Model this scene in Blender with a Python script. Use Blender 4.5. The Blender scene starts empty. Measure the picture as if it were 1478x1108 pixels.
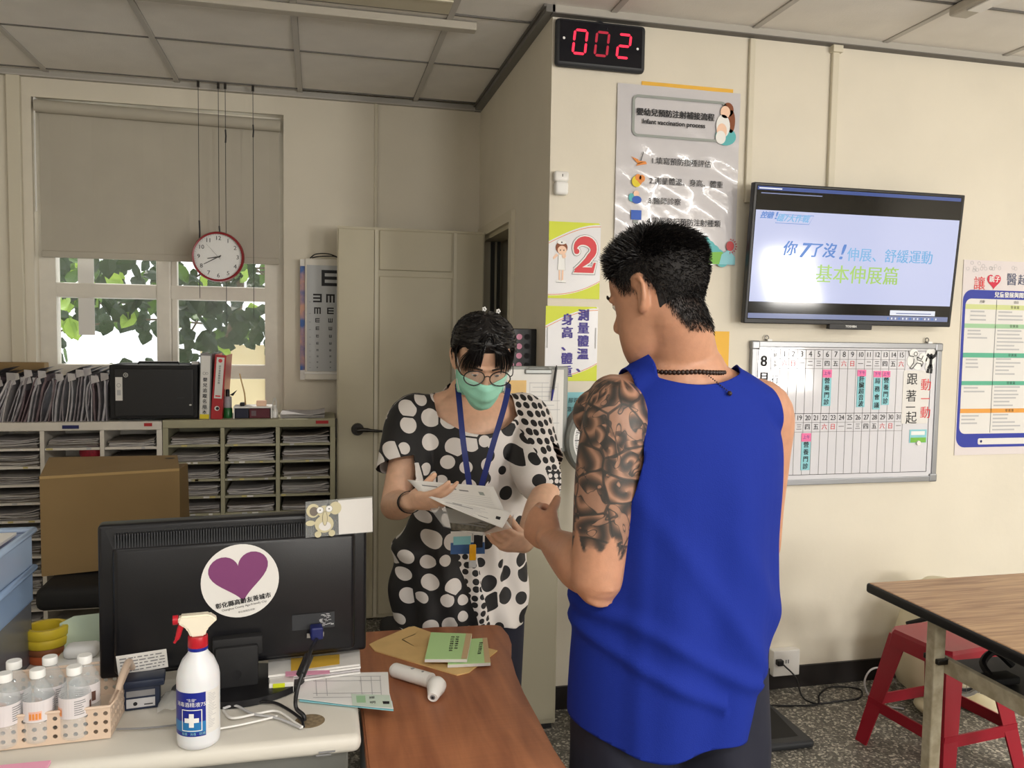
import bpy, bmesh, math, random
import numpy as np
from mathutils import Vector, Matrix
random.seed(7)
SC = bpy.context.scene
COL = SC.collection
V = Vector
PI = math.pi

# ---------------------------------------------------------------- camera
CAM_H = 1.5
FPX = 1180.0            # focal length in pixels of a 1478 x 1108 frame
YAW, PITCH, ROLL = .23227, .06376, .015737
def cam_axes():
    cy, sy = math.cos(YAW), math.sin(YAW); cp, sp = math.cos(PITCH), math.sin(PITCH)
    f = V((sy*cp, cy*cp, -sp)); rt = V((cy, -sy, 0)); up = rt.cross(f)
    c, s = math.cos(ROLL), math.sin(ROLL)
    return c*rt+s*up, -s*rt+c*up, f
RX, UP, FW = cam_axes()
CP = V((0, 0, CAM_H))
cd = bpy.data.cameras.new('camera'); cam = bpy.data.objects.new('camera', cd); COL.objects.link(cam)
cam.matrix_world = Matrix((( RX.x, UP.x, -FW.x, 0), (RX.y, UP.y, -FW.y, 0), (RX.z, UP.z, -FW.z, CAM_H), (0, 0, 0, 1)))
cd.sensor_width = 36; cd.lens = 36*FPX/1478; cd.clip_start = .05; cd.clip_end = 100
SC.camera = cam
def ray(x, y): return (x-739)/FPX*RX-(y-554)/FPX*UP+FW
def atD(x, y, d): return CP+ray(x, y)*d                 # point at depth d metres
def atY(x, y, Y): r = ray(x, y); return CP+r*(Y/r.y)
def atZ(x, y, z): r = ray(x, y); return CP+r*((z-CAM_H)/r.z)

# ---------------------------------------------------------------- world, light, exposure
SC.view_settings.view_transform = 'Standard'; SC.view_settings.look = 'None'
SC.view_settings.exposure = 0.0; SC.view_settings.gamma = 1; SC.view_settings.use_curve_mapping = False
w = bpy.data.worlds.new('daylight'); SC.world = w; w.use_nodes = True
w.node_tree.nodes['Background'].inputs[0].default_value = (.95, .98, 1, 1)
w.node_tree.nodes['Background'].inputs[1].default_value = 1.9
def area_light(name, loc, rot, sx, sy, energy, color=(1, 1, 1)):
    l = bpy.data.lights.new(name, 'AREA'); l.shape = 'RECTANGLE'; l.size = sx; l.size_y = sy; l.energy = energy; l.color = color
    o = bpy.data.objects.new(name, l); COL.objects.link(o); o.location = loc; o.rotation_euler = rot; return o
# daylight coming in through the windows of the wall behind the camera
WINS = [(-1.55, .75, .95, 2.45), (1.3, .9, .9, 2.3), (5.15, .75, .75, 1.6), (3.3, .9, .95, 2.3)]   # x0, width, z0, z1
YF = -3.0
for (x0, ww, z0, z1), e in zip(WINS, (9, 54, 66, 104)):
    area_light('window_daylight', (x0+ww/2, YF+.02, (z0+z1)/2), (PI/2+.62, 0, 0), ww-.1, z1-z0-.1, e, (1, .96, .90))
sl = bpy.data.lights.new('sun', 'SUN'); sl.energy = 2.5; sl.angle = .02; sl.color = (1, .95, .85)
so = bpy.data.objects.new('sun', sl); COL.objects.link(so); so.rotation_euler = (math.radians(-38), math.radians(-25), 0)

# ---------------------------------------------------------------- helpers
def lin(c):
    if isinstance(c, str):
        c = [int(c[i:i+2], 16)/255 for i in (0, 2, 4)]
    else: c = [v/255 for v in c]
    return tuple(v/12.92 if v <= .04045 else ((v+.055)/1.055)**2.4 for v in c)+(1,)
MATS = {}
def mat(name, col, rough=.6, metal=0., noise=0., nscale=20., bump=0., bscale=60., trans=0., alpha=1., emit=0., spec=.5, ior=1.45, col2=None, sub=0., coat=0.):
    m = bpy.data.materials.new(name); m.use_nodes = True; nt = m.node_tree; b = nt.nodes['Principled BSDF']
    c = lin(col); b.inputs['Base Color'].default_value = c; b.inputs['Roughness'].default_value = rough
    b.inputs['Metallic'].default_value = metal; b.inputs['Transmission Weight'].default_value = trans
    b.inputs['Alpha'].default_value = alpha; b.inputs['IOR'].default_value = ior; b.inputs['Specular IOR Level'].default_value = spec
    b.inputs['Coat Weight'].default_value = coat; b.inputs['Subsurface Weight'].default_value = sub; b.inputs['Subsurface Scale'].default_value = .01
    if emit: b.inputs['Emission Color'].default_value = c; b.inputs['Emission Strength'].default_value = emit; b.inputs['Base Color'].default_value = tuple(v*.12 for v in c[:3])+(1,)
    if noise or bump:
        tc = nt.nodes.new('ShaderNodeTexCoord')
        if noise:
            n = nt.nodes.new('ShaderNodeTexNoise'); n.inputs['Scale'].default_value = nscale; n.inputs['Detail'].default_value = 5
            nt.links.new(tc.outputs['Object'], n.inputs['Vector'])
            mx = nt.nodes.new('ShaderNodeMixRGB'); mx.inputs[1].default_value = c
            d = lin(col2) if col2 else tuple(v*(1-noise) for v in c[:3])+(1,)
            mx.inputs[2].default_value = d
            r = nt.nodes.new('ShaderNodeMapRange'); r.inputs[1].default_value = .35; r.inputs[2].default_value = .65
            nt.links.new(n.outputs[0], r.inputs[0]); nt.links.new(r.outputs[0], mx.inputs[0]); nt.links.new(mx.outputs[0], b.inputs['Base Color'])
        if bump:
            n = nt.nodes.new('ShaderNodeTexNoise'); n.inputs['Scale'].default_value = bscale; n.inputs['Detail'].default_value = 4
            nt.links.new(tc.outputs['Object'], n.inputs['Vector'])
            bp = nt.nodes.new('ShaderNodeBump'); bp.inputs['Strength'].default_value = bump; bp.inputs['Distance'].default_value = .003
            nt.links.new(n.outputs[0], bp.inputs['Height']); nt.links.new(bp.outputs[0], b.inputs['Normal'])
    MATS[name] = m
    return m
def M(k): return MATS[k]

def frame_of(d):
    d = V(d).normalized(); a = V((0, 0, 1)) if abs(d.z) < .9 else V((1, 0, 0))
    x = d.cross(a).normalized(); return x, x.cross(d).normalized()
class MB:
    def __init__(s): s.v = []; s.f = []; s.m = []; s.mats = []
    def mi(s, m):
        if m not in s.mats: s.mats.append(m)
        return s.mats.index(m)
    def add(s, vs, fs, m):
        n = len(s.v); s.v += [tuple(p) for p in vs]; s.f += [tuple(i+n for i in f) for f in fs]; k = s.mi(m); s.m += [k]*len(fs); return s
    def box(s, a, b, m):
        x0, x1 = sorted((a[0], b[0])); y0, y1 = sorted((a[1], b[1])); z0, z1 = sorted((a[2], b[2]))
        vs = [(x, y, z) for z in (z0, z1) for y in (y0, y1) for x in (x0, x1)]
        return s.add(vs, [(0, 2, 3, 1), (4, 5, 7, 6), (0, 1, 5, 4), (2, 6, 7, 3), (0, 4, 6, 2), (1, 3, 7, 5)], m)
    def rbox(s, a, b, r, m, seg=2):
        bm = bmesh.new(); bmesh.ops.create_cube(bm, size=1)
        c = [(a[i]+b[i])/2 for i in range(3)]; d = [abs(b[i]-a[i]) for i in range(3)]
        for v in bm.verts: v.co = V([c[i]+v.co[i]*d[i] for i in range(3)])
        r = min(r, min(d)*.49)
        bmesh.ops.bevel(bm, geom=bm.edges[:], offset=r, segments=seg, affect='EDGES', profile=.5)
        return s.bm(bm, m)
    def bm(s, bm, m):
        bm.verts.index_update(); s.add([v.co[:] for v in bm.verts], [[v.index for v in f.verts] for f in bm.faces], m); bm.free(); return s
    def quad(s, a, b, c, d, m): return s.add([a, b, c, d], [(0, 1, 2, 3)], m)
    def cyl(s, p0, p1, r0, r1, m, n=16, caps=True):
        p0 = V(p0); p1 = V(p1); x, y = frame_of(p1-p0)
        vs = [p+(x*math.cos(2*PI*i/n)+y*math.sin(2*PI*i/n))*r for p, r in ((p0, r0), (p1, r1)) for i in range(n)]
        fs = [(i, (i+1) % n, n+(i+1) % n, n+i) for i in range(n)]
        if caps: fs += [tuple(range(n))[::-1], tuple(range(n, 2*n))]
        return s.add(vs, fs, m)
    def tube(s, pts, r, m, n=8, smooth=0):
        pts = [V(p) for p in pts]
        if smooth: pts = catmull(pts, smooth)
        rs = r if isinstance(r, (list, tuple)) else [r]*len(pts)
        if len(rs) != len(pts): rs = [rs[min(len(rs)-1, int(i*len(rs)/len(pts)))] for i in range(len(pts))]
        x, y = frame_of(pts[1]-pts[0]); vs = []
        for i, p in enumerate(pts):
            d = (pts[min(i+1, len(pts)-1)]-pts[max(i-1, 0)]).normalized()
            x = (x-d*x.dot(d)).normalized(); y = x.cross(d).normalized()
            vs += [p+(x*math.cos(2*PI*k/n)+y*math.sin(2*PI*k/n))*rs[i] for k in range(n)]
        fs = [(i*n+k, i*n+(k+1) % n, (i+1)*n+(k+1) % n, (i+1)*n+k) for i in range(len(pts)-1) for k in range(n)]
        L = (len(pts)-1)*n; fs += [tuple(range(n))[::-1], tuple(range(L, L+n))]
        return s.add(vs, fs, m)
    def lathe(s, prof, c, m, n=24, ax=(0, 0, 1), caps=True):
        ax = V(ax).normalized(); x, y = frame_of(ax) if abs(ax.z) < .99 else (V((1, 0, 0)), V((0, 1, 0))); c = V(c)
        vs = [c+ax*z+(x*math.cos(2*PI*i/n)+y*math.sin(2*PI*i/n))*r for r, z in prof for i in range(n)]
        fs = [(j*n+i, j*n+(i+1) % n, (j+1)*n+(i+1) % n, (j+1)*n+i) for j in range(len(prof)-1) for i in range(n)]
        if caps: fs += [tuple(range(n))[::-1], tuple(range((len(prof)-1)*n, len(prof)*n))]
        return s.add(vs, fs, m)
    def prism(s, poly, o, x, y, z, m):      # polygon in the x,y directions, thickness vector z
        o = V(o); x = V(x); y = V(y); z = V(z); n = len(poly)
        vs = [o+x*a+y*b for a, b in poly]+[o+x*a+y*b+z for a, b in poly]
        return s.add(vs, [tuple(range(n)), tuple(range(n, 2*n))[::-1]]+[(i, n+i, n+(i+1) % n, (i+1) % n) for i in range(n)], m)
    def flat(s, poly, o, x, y, m):
        o = V(o); x = V(x); y = V(y); return s.add([o+x*a+y*b for a, b in poly], [tuple(range(len(poly)))], m)
    def disc(s, c, x, y, r, m, n=28, r2=None):
        c = V(c); x = V(x); y = V(y)
        return s.add([c+x*math.cos(2*PI*i/n)*r+y*math.sin(2*PI*i/n)*(r2 or r) for i in range(n)], [tuple(range(n))], m)
    def ring(s, c, x, y, r, t, m, n=32):
        c = V(c); x = V(x); y = V(y)
        vs = [c+(x*math.cos(2*PI*i/n)+y*math.sin(2*PI*i/n))*q for q in (r, r-t) for i in range(n)]
        return s.add(vs, [(i, (i+1) % n, n+(i+1) % n, n+i) for i in range(n)], m)
    def ball(s, c, r, m, n=12, k=8):
        r = r if isinstance(r, (list, tuple)) else (r, r, r); vs = []; 
        for j in range(k+1):
            t = PI*j/k
            for i in range(n): vs.append((c[0]+r[0]*math.sin(t)*math.cos(2*PI*i/n), c[1]+r[1]*math.sin(t)*math.sin(2*PI*i/n), c[2]+r[2]*math.cos(t)))
        return s.add(vs, [(j*n+i, (j+1)*n+i, (j+1)*n+(i+1) % n, j*n+(i+1) % n) for j in range(k) for i in range(n)], m)
    def text(s, t, o, x, y, size, m, align='CENTER', bold=0., shear=0., eps=0.0, space=1.):
        x = V(x); y = V(y); o = V(o)
        vs, fs = glyphs(t, align, 0., shear, space)
        nn = x.cross(y).normalized()*.00015
        for k, (dx, dy) in enumerate([(0, 0)] if bold < .004 else [(-bold, 0), (bold, 0)] if bold < .015 else [(-bold, -bold*.4), (bold, -bold*.4), (-bold, bold*.4), (bold, bold*.4)]):
            s.add([o+nn*k+x*((a+dx)*size)+y*((b+dy)*size) for a, b in vs], fs, m)
        return s
    def xf(s, Mx, start=0):
        for i in range(start, len(s.v)): s.v[i] = tuple(Mx @ V(s.v[i]))
        return s
    def build(s, name, parent=None, smooth=None, world=True, **k):
        me = bpy.data.meshes.new(name); me.from_pydata(s.v, [], s.f)
        for m in s.mats: me.materials.append(MATS[m])
        me.polygons.foreach_set('material_index', s.m); me.validate(); me.update()
        if smooth:
            me.polygons.foreach_set('use_smooth', [True]*len(me.polygons)); me.set_sharp_from_angle(angle=math.radians(smooth))
        o = bpy.data.objects.new(name, me); COL.objects.link(o)
        if parent is not None: par(o, parent, world)
        for a, b in k.items(): o[a] = b
        return o
def par(o, p, world=True):
    o.parent = p
    if world and '_m' in p: o.matrix_parent_inverse = BASE[p['_m']].inverted()
BASE = {}
GC = {}
def glyphs(t, align, bold, shear, space):
    key = (t, align, bold, shear, space)
    if key not in GC:
        c = bpy.data.curves.new('t', 'FONT'); c.body = t; c.offset = bold; c.shear = shear; c.align_x = align; c.align_y = 'CENTER'; c.resolution_u = 2
        c.space_character = space
        o = bpy.data.objects.new('t', c); m = o.to_mesh()
        GC[key] = ([(v.co.x, v.co.y) for v in m.vertices], [tuple(p.vertices) for p in m.polygons])
        o.to_mesh_clear(); bpy.data.objects.remove(o); bpy.data.curves.remove(c)
    return GC[key]
def catmull(p, n):
    q = [p[0]*2-p[1]]+list(p)+[p[-1]*2-p[-2]]; out = []
    for i in range(1, len(q)-2):
        for k in range(n):
            t = k/n; a, b, c, d = q[i-1], q[i], q[i+1], q[i+2]
            out.append(.5*((2*b)+(c-a)*t+(2*a-5*b+4*c-d)*t*t+(3*b-a-3*c+d)*t**3))
    out.append(p[-1]); return out
def thing(name, label, cat, loc=(0, 0, 0), rz=0, group=None):
    o = bpy.data.objects.new(name, None); COL.objects.link(o); o.empty_display_size = .05
    o.location = loc; o.rotation_euler = (0, 0, rz)
    o['label'] = label; o['category'] = cat
    if group: o['group'] = group
    k = str(len(BASE)); BASE[k] = Matrix.Translation(V(loc)) @ Matrix.Rotation(rz, 4, 'Z'); o['_m'] = k
    return o
def tag(o, label, cat, group=None):
    o['label'] = label; o['category'] = cat
    if group: o['group'] = group
    return o
def origin(o, loc):             # move a mesh object's origin without moving the mesh
    loc = V(loc); o.data.transform(Matrix.Translation(-loc)); o.location = loc; return o
def struct(name, mb, smooth=None, **k):
    o = mb.build(name, smooth=smooth, **k); o['kind'] = 'structure'; return o
def node_parent(o):             # lets a mesh be the parent of world-space meshes
    k = str(len(BASE)); BASE[k] = Matrix.Translation(o.location); o['_m'] = k; return o
def share(name, me, parent, loc, rot=(0, 0, 0), scale=(1, 1, 1), world=True):
    o = bpy.data.objects.new(name, me); COL.objects.link(o); o.location = loc; o.rotation_euler = rot; o.scale = scale
    if parent is not None: par(o, parent, world)
    return o
WX, WZ, WN = V((1, 0, 0)), V((0, 0, 1)), V((0, -1, 0))   # directions on the walls that face the camera

# ---------------------------------------------------------------- plain materials
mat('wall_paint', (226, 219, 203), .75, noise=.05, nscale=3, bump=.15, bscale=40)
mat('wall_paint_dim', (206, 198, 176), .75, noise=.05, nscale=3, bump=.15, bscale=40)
mat('ceiling_tile', (236, 232, 226), .9, noise=.06, nscale=6, bump=.3, bscale=150)
mat('tbar', (190, 186, 180), .5); mat('ceiling_dark', (105, 102, 98), .6)
mat('trim_grey', (118, 116, 112), .5); mat('trim_light', (176, 172, 164), .5)
mat('trim_paint', (214, 207, 188), .6)
mat('baseboard_black', (34, 30, 30), .45)
mat('frame_white', (226, 221, 210), .5, noise=.06, nscale=15)
mat('blind', (188, 182, 168), .85, noise=.06, nscale=5)
mat('door_paint', (196, 188, 164), .45, noise=.03, nscale=8)
mat('dark_void', (60, 58, 54), .7)
mat('metal', (170, 170, 168), .3, 1.); mat('dark_metal', (70, 68, 66), .35, 1.); mat('steel', (140, 142, 140), .35, .6)
mat('black_plastic', (22, 22, 25), .38); mat('black_matte', (26, 26, 28), .7); mat('charcoal', (48, 50, 54), .5)
mat('monitor_black', (17, 17, 21), .33, bump=.05, bscale=400)
mat('white_plastic', (232, 230, 226), .3); mat('white', (238, 238, 236), .5); mat('paper', (226, 224, 220), .7)
mat('paper_grey', (150, 146, 146), .75, noise=.2, nscale=60)
mat('ink', (28, 28, 32), .6); mat('ink_grey', (130, 130, 132), .6); mat('ink_light', (186, 186, 188), .6)
mat('red', (176, 34, 40), .4); mat('red_ink', (214, 60, 66), .5); mat('pink', (240, 168, 198), .6); mat('pink_hot', (236, 120, 170), .6)
mat('navy', (24, 32, 92), .5); mat('blue_ink', (44, 92, 190), .5); mat('yellow', (230, 208, 40), .5)
mat('lime', (206, 216, 40), .45); mat('teal', (90, 180, 184), .5); mat('cyan_note', (142, 204, 214), .6)
mat('orange', (226, 140, 60), .5); mat('green', (120, 184, 70), .5); mat('skin_print', (244, 206, 180), .6)
mat('brown_print', (132, 72, 40), .6); mat('cardboard', (150, 124, 84), .8, noise=.08, nscale=4); mat('cardboard_edge', (186, 156, 106), .8)
mat('clear', (240, 245, 245), .05, trans=1., ior=1.33, alpha=.35)
mat('film', (235, 240, 240), .04, alpha=.06, spec=.5)
mat('green_grey', (164, 160, 134), .5, noise=.04, nscale=20); mat('cream_metal', (222, 216, 206), .45, noise=.05, nscale=20)
# ================================================================ SETTING
CZ = 2.713; YB = 4.47; YR = 3.05; XP = .857
X0, X1 = -2.6, 6.6
def terrazzo():
    m = bpy.data.materials.new('terrazzo'); m.use_nodes = True; nt = m.node_tree; b = nt.nodes['Principled BSDF']; MATS['terrazzo'] = m
    tc = nt.nodes.new('ShaderNodeTexCoord'); v = nt.nodes.new('ShaderNodeTexVoronoi'); v.inputs['Scale'].default_value = 130
    nt.links.new(tc.outputs['Object'], v.inputs['Vector'])
    r = nt.nodes.new('ShaderNodeValToRGB'); e = r.color_ramp; e.elements[0].color = lin((74, 72, 68)); e.elements[1].color = lin((112, 108, 100)); e.elements[1].position = .6
    for p, c in ((.72, (132, 128, 120)), (.86, (168, 164, 152)), (.95, (205, 200, 186))): x = e.elements.new(p); x.color = lin(c)
    s = nt.nodes.new('ShaderNodeSeparateColor'); nt.links.new(v.outputs['Color'], s.inputs[0]); nt.links.new(s.outputs[0], r.inputs[0])
    nt.links.new(r.outputs[0], b.inputs['Base Color']); b.inputs['Roughness'].default_value = .45
terrazzo()
struct('floor', MB().box((X0-.1, YF-.1, -.1), (X1+.1, YB+.2, 0), 'terrazzo'))
ceil = struct('ceiling', MB().box((X0-.1, YF-.1, CZ+.03), (X1+.1, YB+.1, CZ+.09), 'ceiling_dark'))
# ceiling grid and its tiles
P = .592; gx = [-1.28+P*i for i in range(-2, 13)]; gy = [4.392-P*i for i in range(0, 13)]
tb = MB().box((0, 0, .012), (P-.026, P-.010, .02), 'ceiling_tile').build('ceiling_tile', ceil)
tile = tb.data; bpy.data.objects.remove(tb)
node_parent(ceil)
for i, x in enumerate(gx[:-1]):
    for y in gy[1:]:
        if (x > .8 and y > 2.7): continue
        o = share('ceiling_tile', tile, ceil, (x+.013, y+.005, CZ-.006+random.uniform(-.0015, .002)), world=False)
def tcut(mb, a, b): mb.box(a, b, 'ceiling_tile')
mb = MB()   # cut tiles against the two walls
for x in gx[:4]: mb.box((x+.013, 4.397, CZ+.006), (x+P-.013, YB, CZ+.014), 'ceiling_tile')
for x in gx[4:-1]: mb.box((x+.013, 2.62+.005, CZ+.006), (x+P-.013, YR, CZ+.014), 'ceiling_tile')
mb.build('cut_tiles', ceil, world=False)
for x in gx:
    y1 = YR if x > .9 else YB
    MB().box((x-.012, YF, CZ), (x+.012, y1, CZ+.006), 'tbar').build('grid_line', ceil, world=False)
for y in gy:
    x1 = XP if y > YR else X1
    MB().box((X0, y-.0045, CZ+.001), (x1, y+.0045, CZ+.02), 'ceiling_dark').build('grid_line', ceil, world=False)  # dark strips stand in for the shadow gaps between tile rows
# walls
WO = (-1.36, -.18, .82, 2.60)     # window opening in the back wall
WT = .16
mb = MB(); x0, x1, z0, z1 = WO
mb.box((X0, YB, 0), (x0, YB+WT, CZ+.03), 'wall_paint').box((x1, YB, 0), (XP+.1, YB+WT, CZ+.03), 'wall_paint')
mb.box((x0, YB, 0), (x1, YB+WT, z0), 'wall_paint').box((x0, YB, z1), (x1, YB+WT, CZ+.03), 'wall_paint')
struct('wall_back', mb)
struct('wall_right', MB().box((XP+.1, YR, 0), (X1, YR+.1, CZ+.03), 'wall_paint'))
struct('wall_left', MB().box((X0-.1, YF, 0), (X0, YB+.1, CZ+.03), 'wall_paint'))
struct('wall_side', MB().box((X1, YF, 0), (X1+.1, YR+.1, CZ+.03), 'wall_paint'))
mb = MB(); xs = X0
for (wx, ww, a, b) in sorted(WINS):
    mb.box((xs, YF-.15, 0), (wx, YF, CZ+.03), 'wall_paint'); mb.box((wx, YF-.15, 0), (wx+ww, YF, a), 'wall_paint'); mb.box((wx, YF-.15, b), (wx+ww, YF, CZ+.03), 'wall_paint'); xs = wx+ww
mb.box((xs, YF-.15, 0), (X1, YF, CZ+.03), 'wall_paint'); struct('wall_front', mb)
for k, (wx, ww, a, b) in enumerate(WINS):
    mb = MB()
    for bx in ((wx, wx+.05), (wx+ww-.05, wx+ww)): mb.box((bx[0], YF-.1, a), (bx[1], YF-.04, b), 'frame_white')
    mb.box((wx+.05, YF-.1, a), (wx+ww-.05, YF-.04, a+.05), 'frame_white').box((wx+.05, YF-.1, b-.05), (wx+ww-.05, YF-.04, b), 'frame_white')
    struct('window_%d' % (k+2), mb)
# partition with a door frame; the doorway runs from y 3.66 to 4.37
DY0, DY1, DZ = 3.66, 4.36, 2.0
mb = MB().box((XP, YR, 0), (XP+.1, DY0, CZ+.03), 'wall_paint').box((XP, DY1, 0), (XP+.1, YB, CZ+.03), 'wall_paint').box((XP, DY0, DZ), (XP+.1, DY1, CZ+.03), 'wall_paint')
struct('wall_partition', mb)
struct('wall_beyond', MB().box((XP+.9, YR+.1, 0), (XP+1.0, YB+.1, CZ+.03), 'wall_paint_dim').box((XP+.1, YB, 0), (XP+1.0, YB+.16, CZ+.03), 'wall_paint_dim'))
mb = MB()
mb.box((XP-.018, DY0-.05, 0), (XP, DY0+.005, DZ), 'trim_paint').box((XP-.018, DY1-.005, 0), (XP, DY1+.05, DZ), 'trim_paint').box((XP-.018, DY0-.05, DZ), (XP, DY1+.05, DZ+.05), 'trim_paint')
mb.box((XP, DY0, 0), (XP+.1, DY0+.02, DZ), 'door_paint').box((XP, DY1-.02, 0), (XP+.1, DY1, DZ), 'door_paint').box((XP, DY0, DZ-.02), (XP+.1, DY1, DZ), 'door_paint')
mb.box((XP+.04, DY1-.035, 0), (XP+.06, DY1-.02, DZ-.02), 'dark_void').box((XP+.075, DY1-.04, 0), (XP+.09, DY1-.02, DZ-.02), 'dark_void')
struct('trim_5', mb)
# ceiling edge mouldings
struct('trim_1', MB().box((X0, YB-.03, CZ-.022), (XP-.035, YB, CZ+.008), 'trim_light').box((X0, YB-.038, CZ-.024), (XP, YB-.03, CZ-.018), 'tbar'))
struct('trim_2', MB().box((XP-.035, YR-.035, CZ-.022), (XP, YB, CZ+.008), 'trim_grey').box((XP-.045, YR-.04, CZ-.005), (XP-.034, YB, CZ+.004), 'ceiling_dark'))
struct('trim_3', MB().box((XP-.01, YR-.035, CZ-.022), (X1, YR, CZ+.008), 'trim_light').box((XP-.01, YR-.04, CZ-.026), (X1, YR, CZ-.022), 'ceiling_dark'))
struct('baseboard_right', MB().box((XP, YR-.012, 0), (X1, YR, .092), 'baseboard_black'))
struct('baseboard_back', MB().box((X0, YB-.012, 0), (XP, YB, .092), 'baseboard_black'))
# thin cable ducts
struct('trim_4', MB().rbox((.285, YB-.012, 1.9), (.302, YB, CZ-.02), .003, 'trim_paint'))
struct('trim_6', MB().rbox((-1.62, YB-.02, .9), (-1.585, YB, CZ-.02), .004, 'trim_paint').rbox((-1.46, YB-.03, .9), (-1.40, YB, CZ-.02), .004, 'trim_paint'))
tag(MB().rbox((1.672, YR-.016, 2.035), (1.697, YR, CZ-.03), .004, 'trim_paint').build('cable_duct'), 'cream cable duct running from the ceiling to the left corner of the television', 'duct')
tag(MB().rbox((2.045, YR-.018, 2.05), (2.075, YR, CZ-.03), .004, 'trim_paint').box((2.038, YR-.03, 2.66), (2.082, YR, 2.69), 'trim_paint').build('cable_duct'), 'cream cable duct going down behind the middle of the television', 'duct')

# ---------------- the window behind the cabinets
win = struct('window_1', MB().box((x0, YB+.07, z0), (x0+.075, YB+.14, z1), 'frame_white').box((x1-.10, YB+.07, z0), (x1, YB+.14, z1), 'frame_white').box((x0+.075, YB+.07, z1-.06), (x1-.10, YB+.14, z1), 'frame_white').box((x0+.075, YB+.07, z0), (x1-.10, YB+.14, z0+.06), 'frame_white'))
node_parent(win)
MB().rbox((-.815, YB+.06, z0), (-.745, YB+.13, z1), .008, 'frame_white').build('mullion', win)
for zz, hh in ((1.675, .075), (1.265, .075)):
    for a, b in ((x0+.06, -.81), (-.75, x1-.08)):
        MB().rbox((a, YB+.072, zz-hh/2), (b, YB+.125, zz+hh/2), .008, 'frame_white').build('rail', win)
MB().rbox((-.745, YB+.075, z0), (-.715, YB+.12, z1), .006, 'frame_white').build('sash_stile', win)
for a, b in ((x0+.07, -.81), (-.72, x1-.09)):
    for c, d in ((1.71, 2.54), (1.30, 1.64), (.88, 1.23)):
        MB().box((a, YB+.098, c), (b, YB+.102, d), 'film').build('pane', win)
tag(MB().box((-1.19, YB+.093, 1.45), (-1.115, YB+.096, 1.84), 'paper').build('paper_strip'), 'pale paper strip stuck behind the left window panes', 'paper')
bl = thing('roller_blind', 'grey cream roller blind pulled halfway down the window', 'blind', (-.77, YB+.03, 2.58))
MB().cyl((-1.345, YB+.010, 2.560), (-.195, YB+.010, 2.545), .030, .030, 'blind', 20).build('roller', bl, smooth=40)
mb = MB(); n = 24
vs = []; 
for i in range(n+1):
    xx = -1.335+i*(1.13/n); zt = 2.565-.013*i/n; zb = 1.862-.02*i/n
    for z in (zt, zb): vs.append((xx, YB+.034+.0015*math.sin(i*1.7), z))
mb.add(vs, [(2*i, 2*i+1, 2*i+3, 2*i+2) for i in range(n)], 'blind'); mb.build('fabric', bl)
MB().rbox((-1.335, YB+.022, 1.832), (-.205, YB+.044, 1.866), .006, 'blind').build('bottom_bar', bl)
MB().rbox((-1.352, YB+.0, 2.54), (-1.34, YB+.06, 2.60), .004, 'white_plastic').build('bracket', bl)
MB().cyl((-1.345, YB+.0, 2.54), (-1.345, YB+.0, 2.05), .004, .004, 'white_plastic', 8).build('pull_rod', bl)

# outside: pale yard wall and a tree
mat('yard_wall', (232, 214, 170), .8, noise=.08, nscale=3)
tag(origin(MB().box((-.92, 6.9, 0), (3.0, 7.0, 1.36), 'yard_wall').box((-.42, 6.88, 0), (-.40, 6.9, 1.36), 'cardboard').build('yard_wall'), (0, 7, 0)), 'pale yellow yard wall seen outside through the right window panes', 'wall')
def leafmat(name, c, tr):
    m = bpy.data.materials.new(name); m.use_nodes = True; nt = m.node_tree; b = nt.nodes['Principled BSDF']; MATS[name] = m
    b.inputs['Base Color'].default_value = lin(c); b.inputs['Roughness'].default_value = .4
    t = nt.nodes.new('ShaderNodeBsdfTranslucent'); t.inputs[0].default_value = lin(tr); mx = nt.nodes.new('ShaderNodeMixShader'); mx.inputs[0].default_value = .35
    nt.links.new(b.outputs[0], mx.inputs[1]); nt.links.new(t.outputs[0], mx.inputs[2]); nt.links.new(mx.outputs[0], nt.nodes['Material Output'].inputs[0])
leafmat('leaf_dark', (36, 52, 30), (46, 70, 30)); leafmat('leaf_mid', (70, 98, 48), (96, 130, 50)); leafmat('leaf_light', (130, 166, 74), (190, 220, 90))
mat('bark', (96, 84, 66), .9, noise=.3, nscale=30)
tree = thing('garden_tree', 'leafy green tree outside the window in bright daylight', 'tree', (-.9, 5.9, 0))
mb = MB(); mb.tube([(-1.0, 6.4, 0), (-.9, 6.3, .9), (-.6, 6.2, 1.5), (-.5, 6.1, 2.6)], [.06, .05, .04, .02], 'bark', 8, 4)
for q in range(16):
    a = V((-.75+random.uniform(-.3, .3), 6.2, 1.2+random.random()*.9)); b = a+V((random.uniform(-1, 1), random.uniform(-.5, .4), random.uniform(-.3, .5)))
    mb.tube([a, (a+b)/2+V((0, 0, .06)), b], .007, 'bark', 5, 4)
mb.build('branches', tree, smooth=60)
def leaf(mb, c, d, nrm, L, m):
    d = d.normalized(); s = d.cross(nrm).normalized(); nn = s.cross(d)
    pr = [(0, .05), (.25, .34), (.55, .36), (.85, .16), (1, 0)]
    vs = []
    for t, wd in pr: vs += [c+d*L*t-s*wd*L+nn*L*.06, c+d*L*t-nn*L*.05*(1 if 0 < t < 1 else 0), c+d*L*t+s*wd*L+nn*L*.06]
    fs = []
    for i in range(4):
        fs += [(3*i, 3*i+1, 3*i+4, 3*i+3), (3*i+1, 3*i+2, 3*i+5, 3*i+4)]
    mb.add(vs, fs, m)
lm = []
for m in ('leaf_dark', 'leaf_mid', 'leaf_light'):
    t_ = MB(); leaf(t_, V((0, 0, 0)), V((0, 0, -1)), V((0, -1, 0)), .112, m); o = t_.build('leaf'); lm.append(o.data); bpy.data.objects.remove(o)
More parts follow.
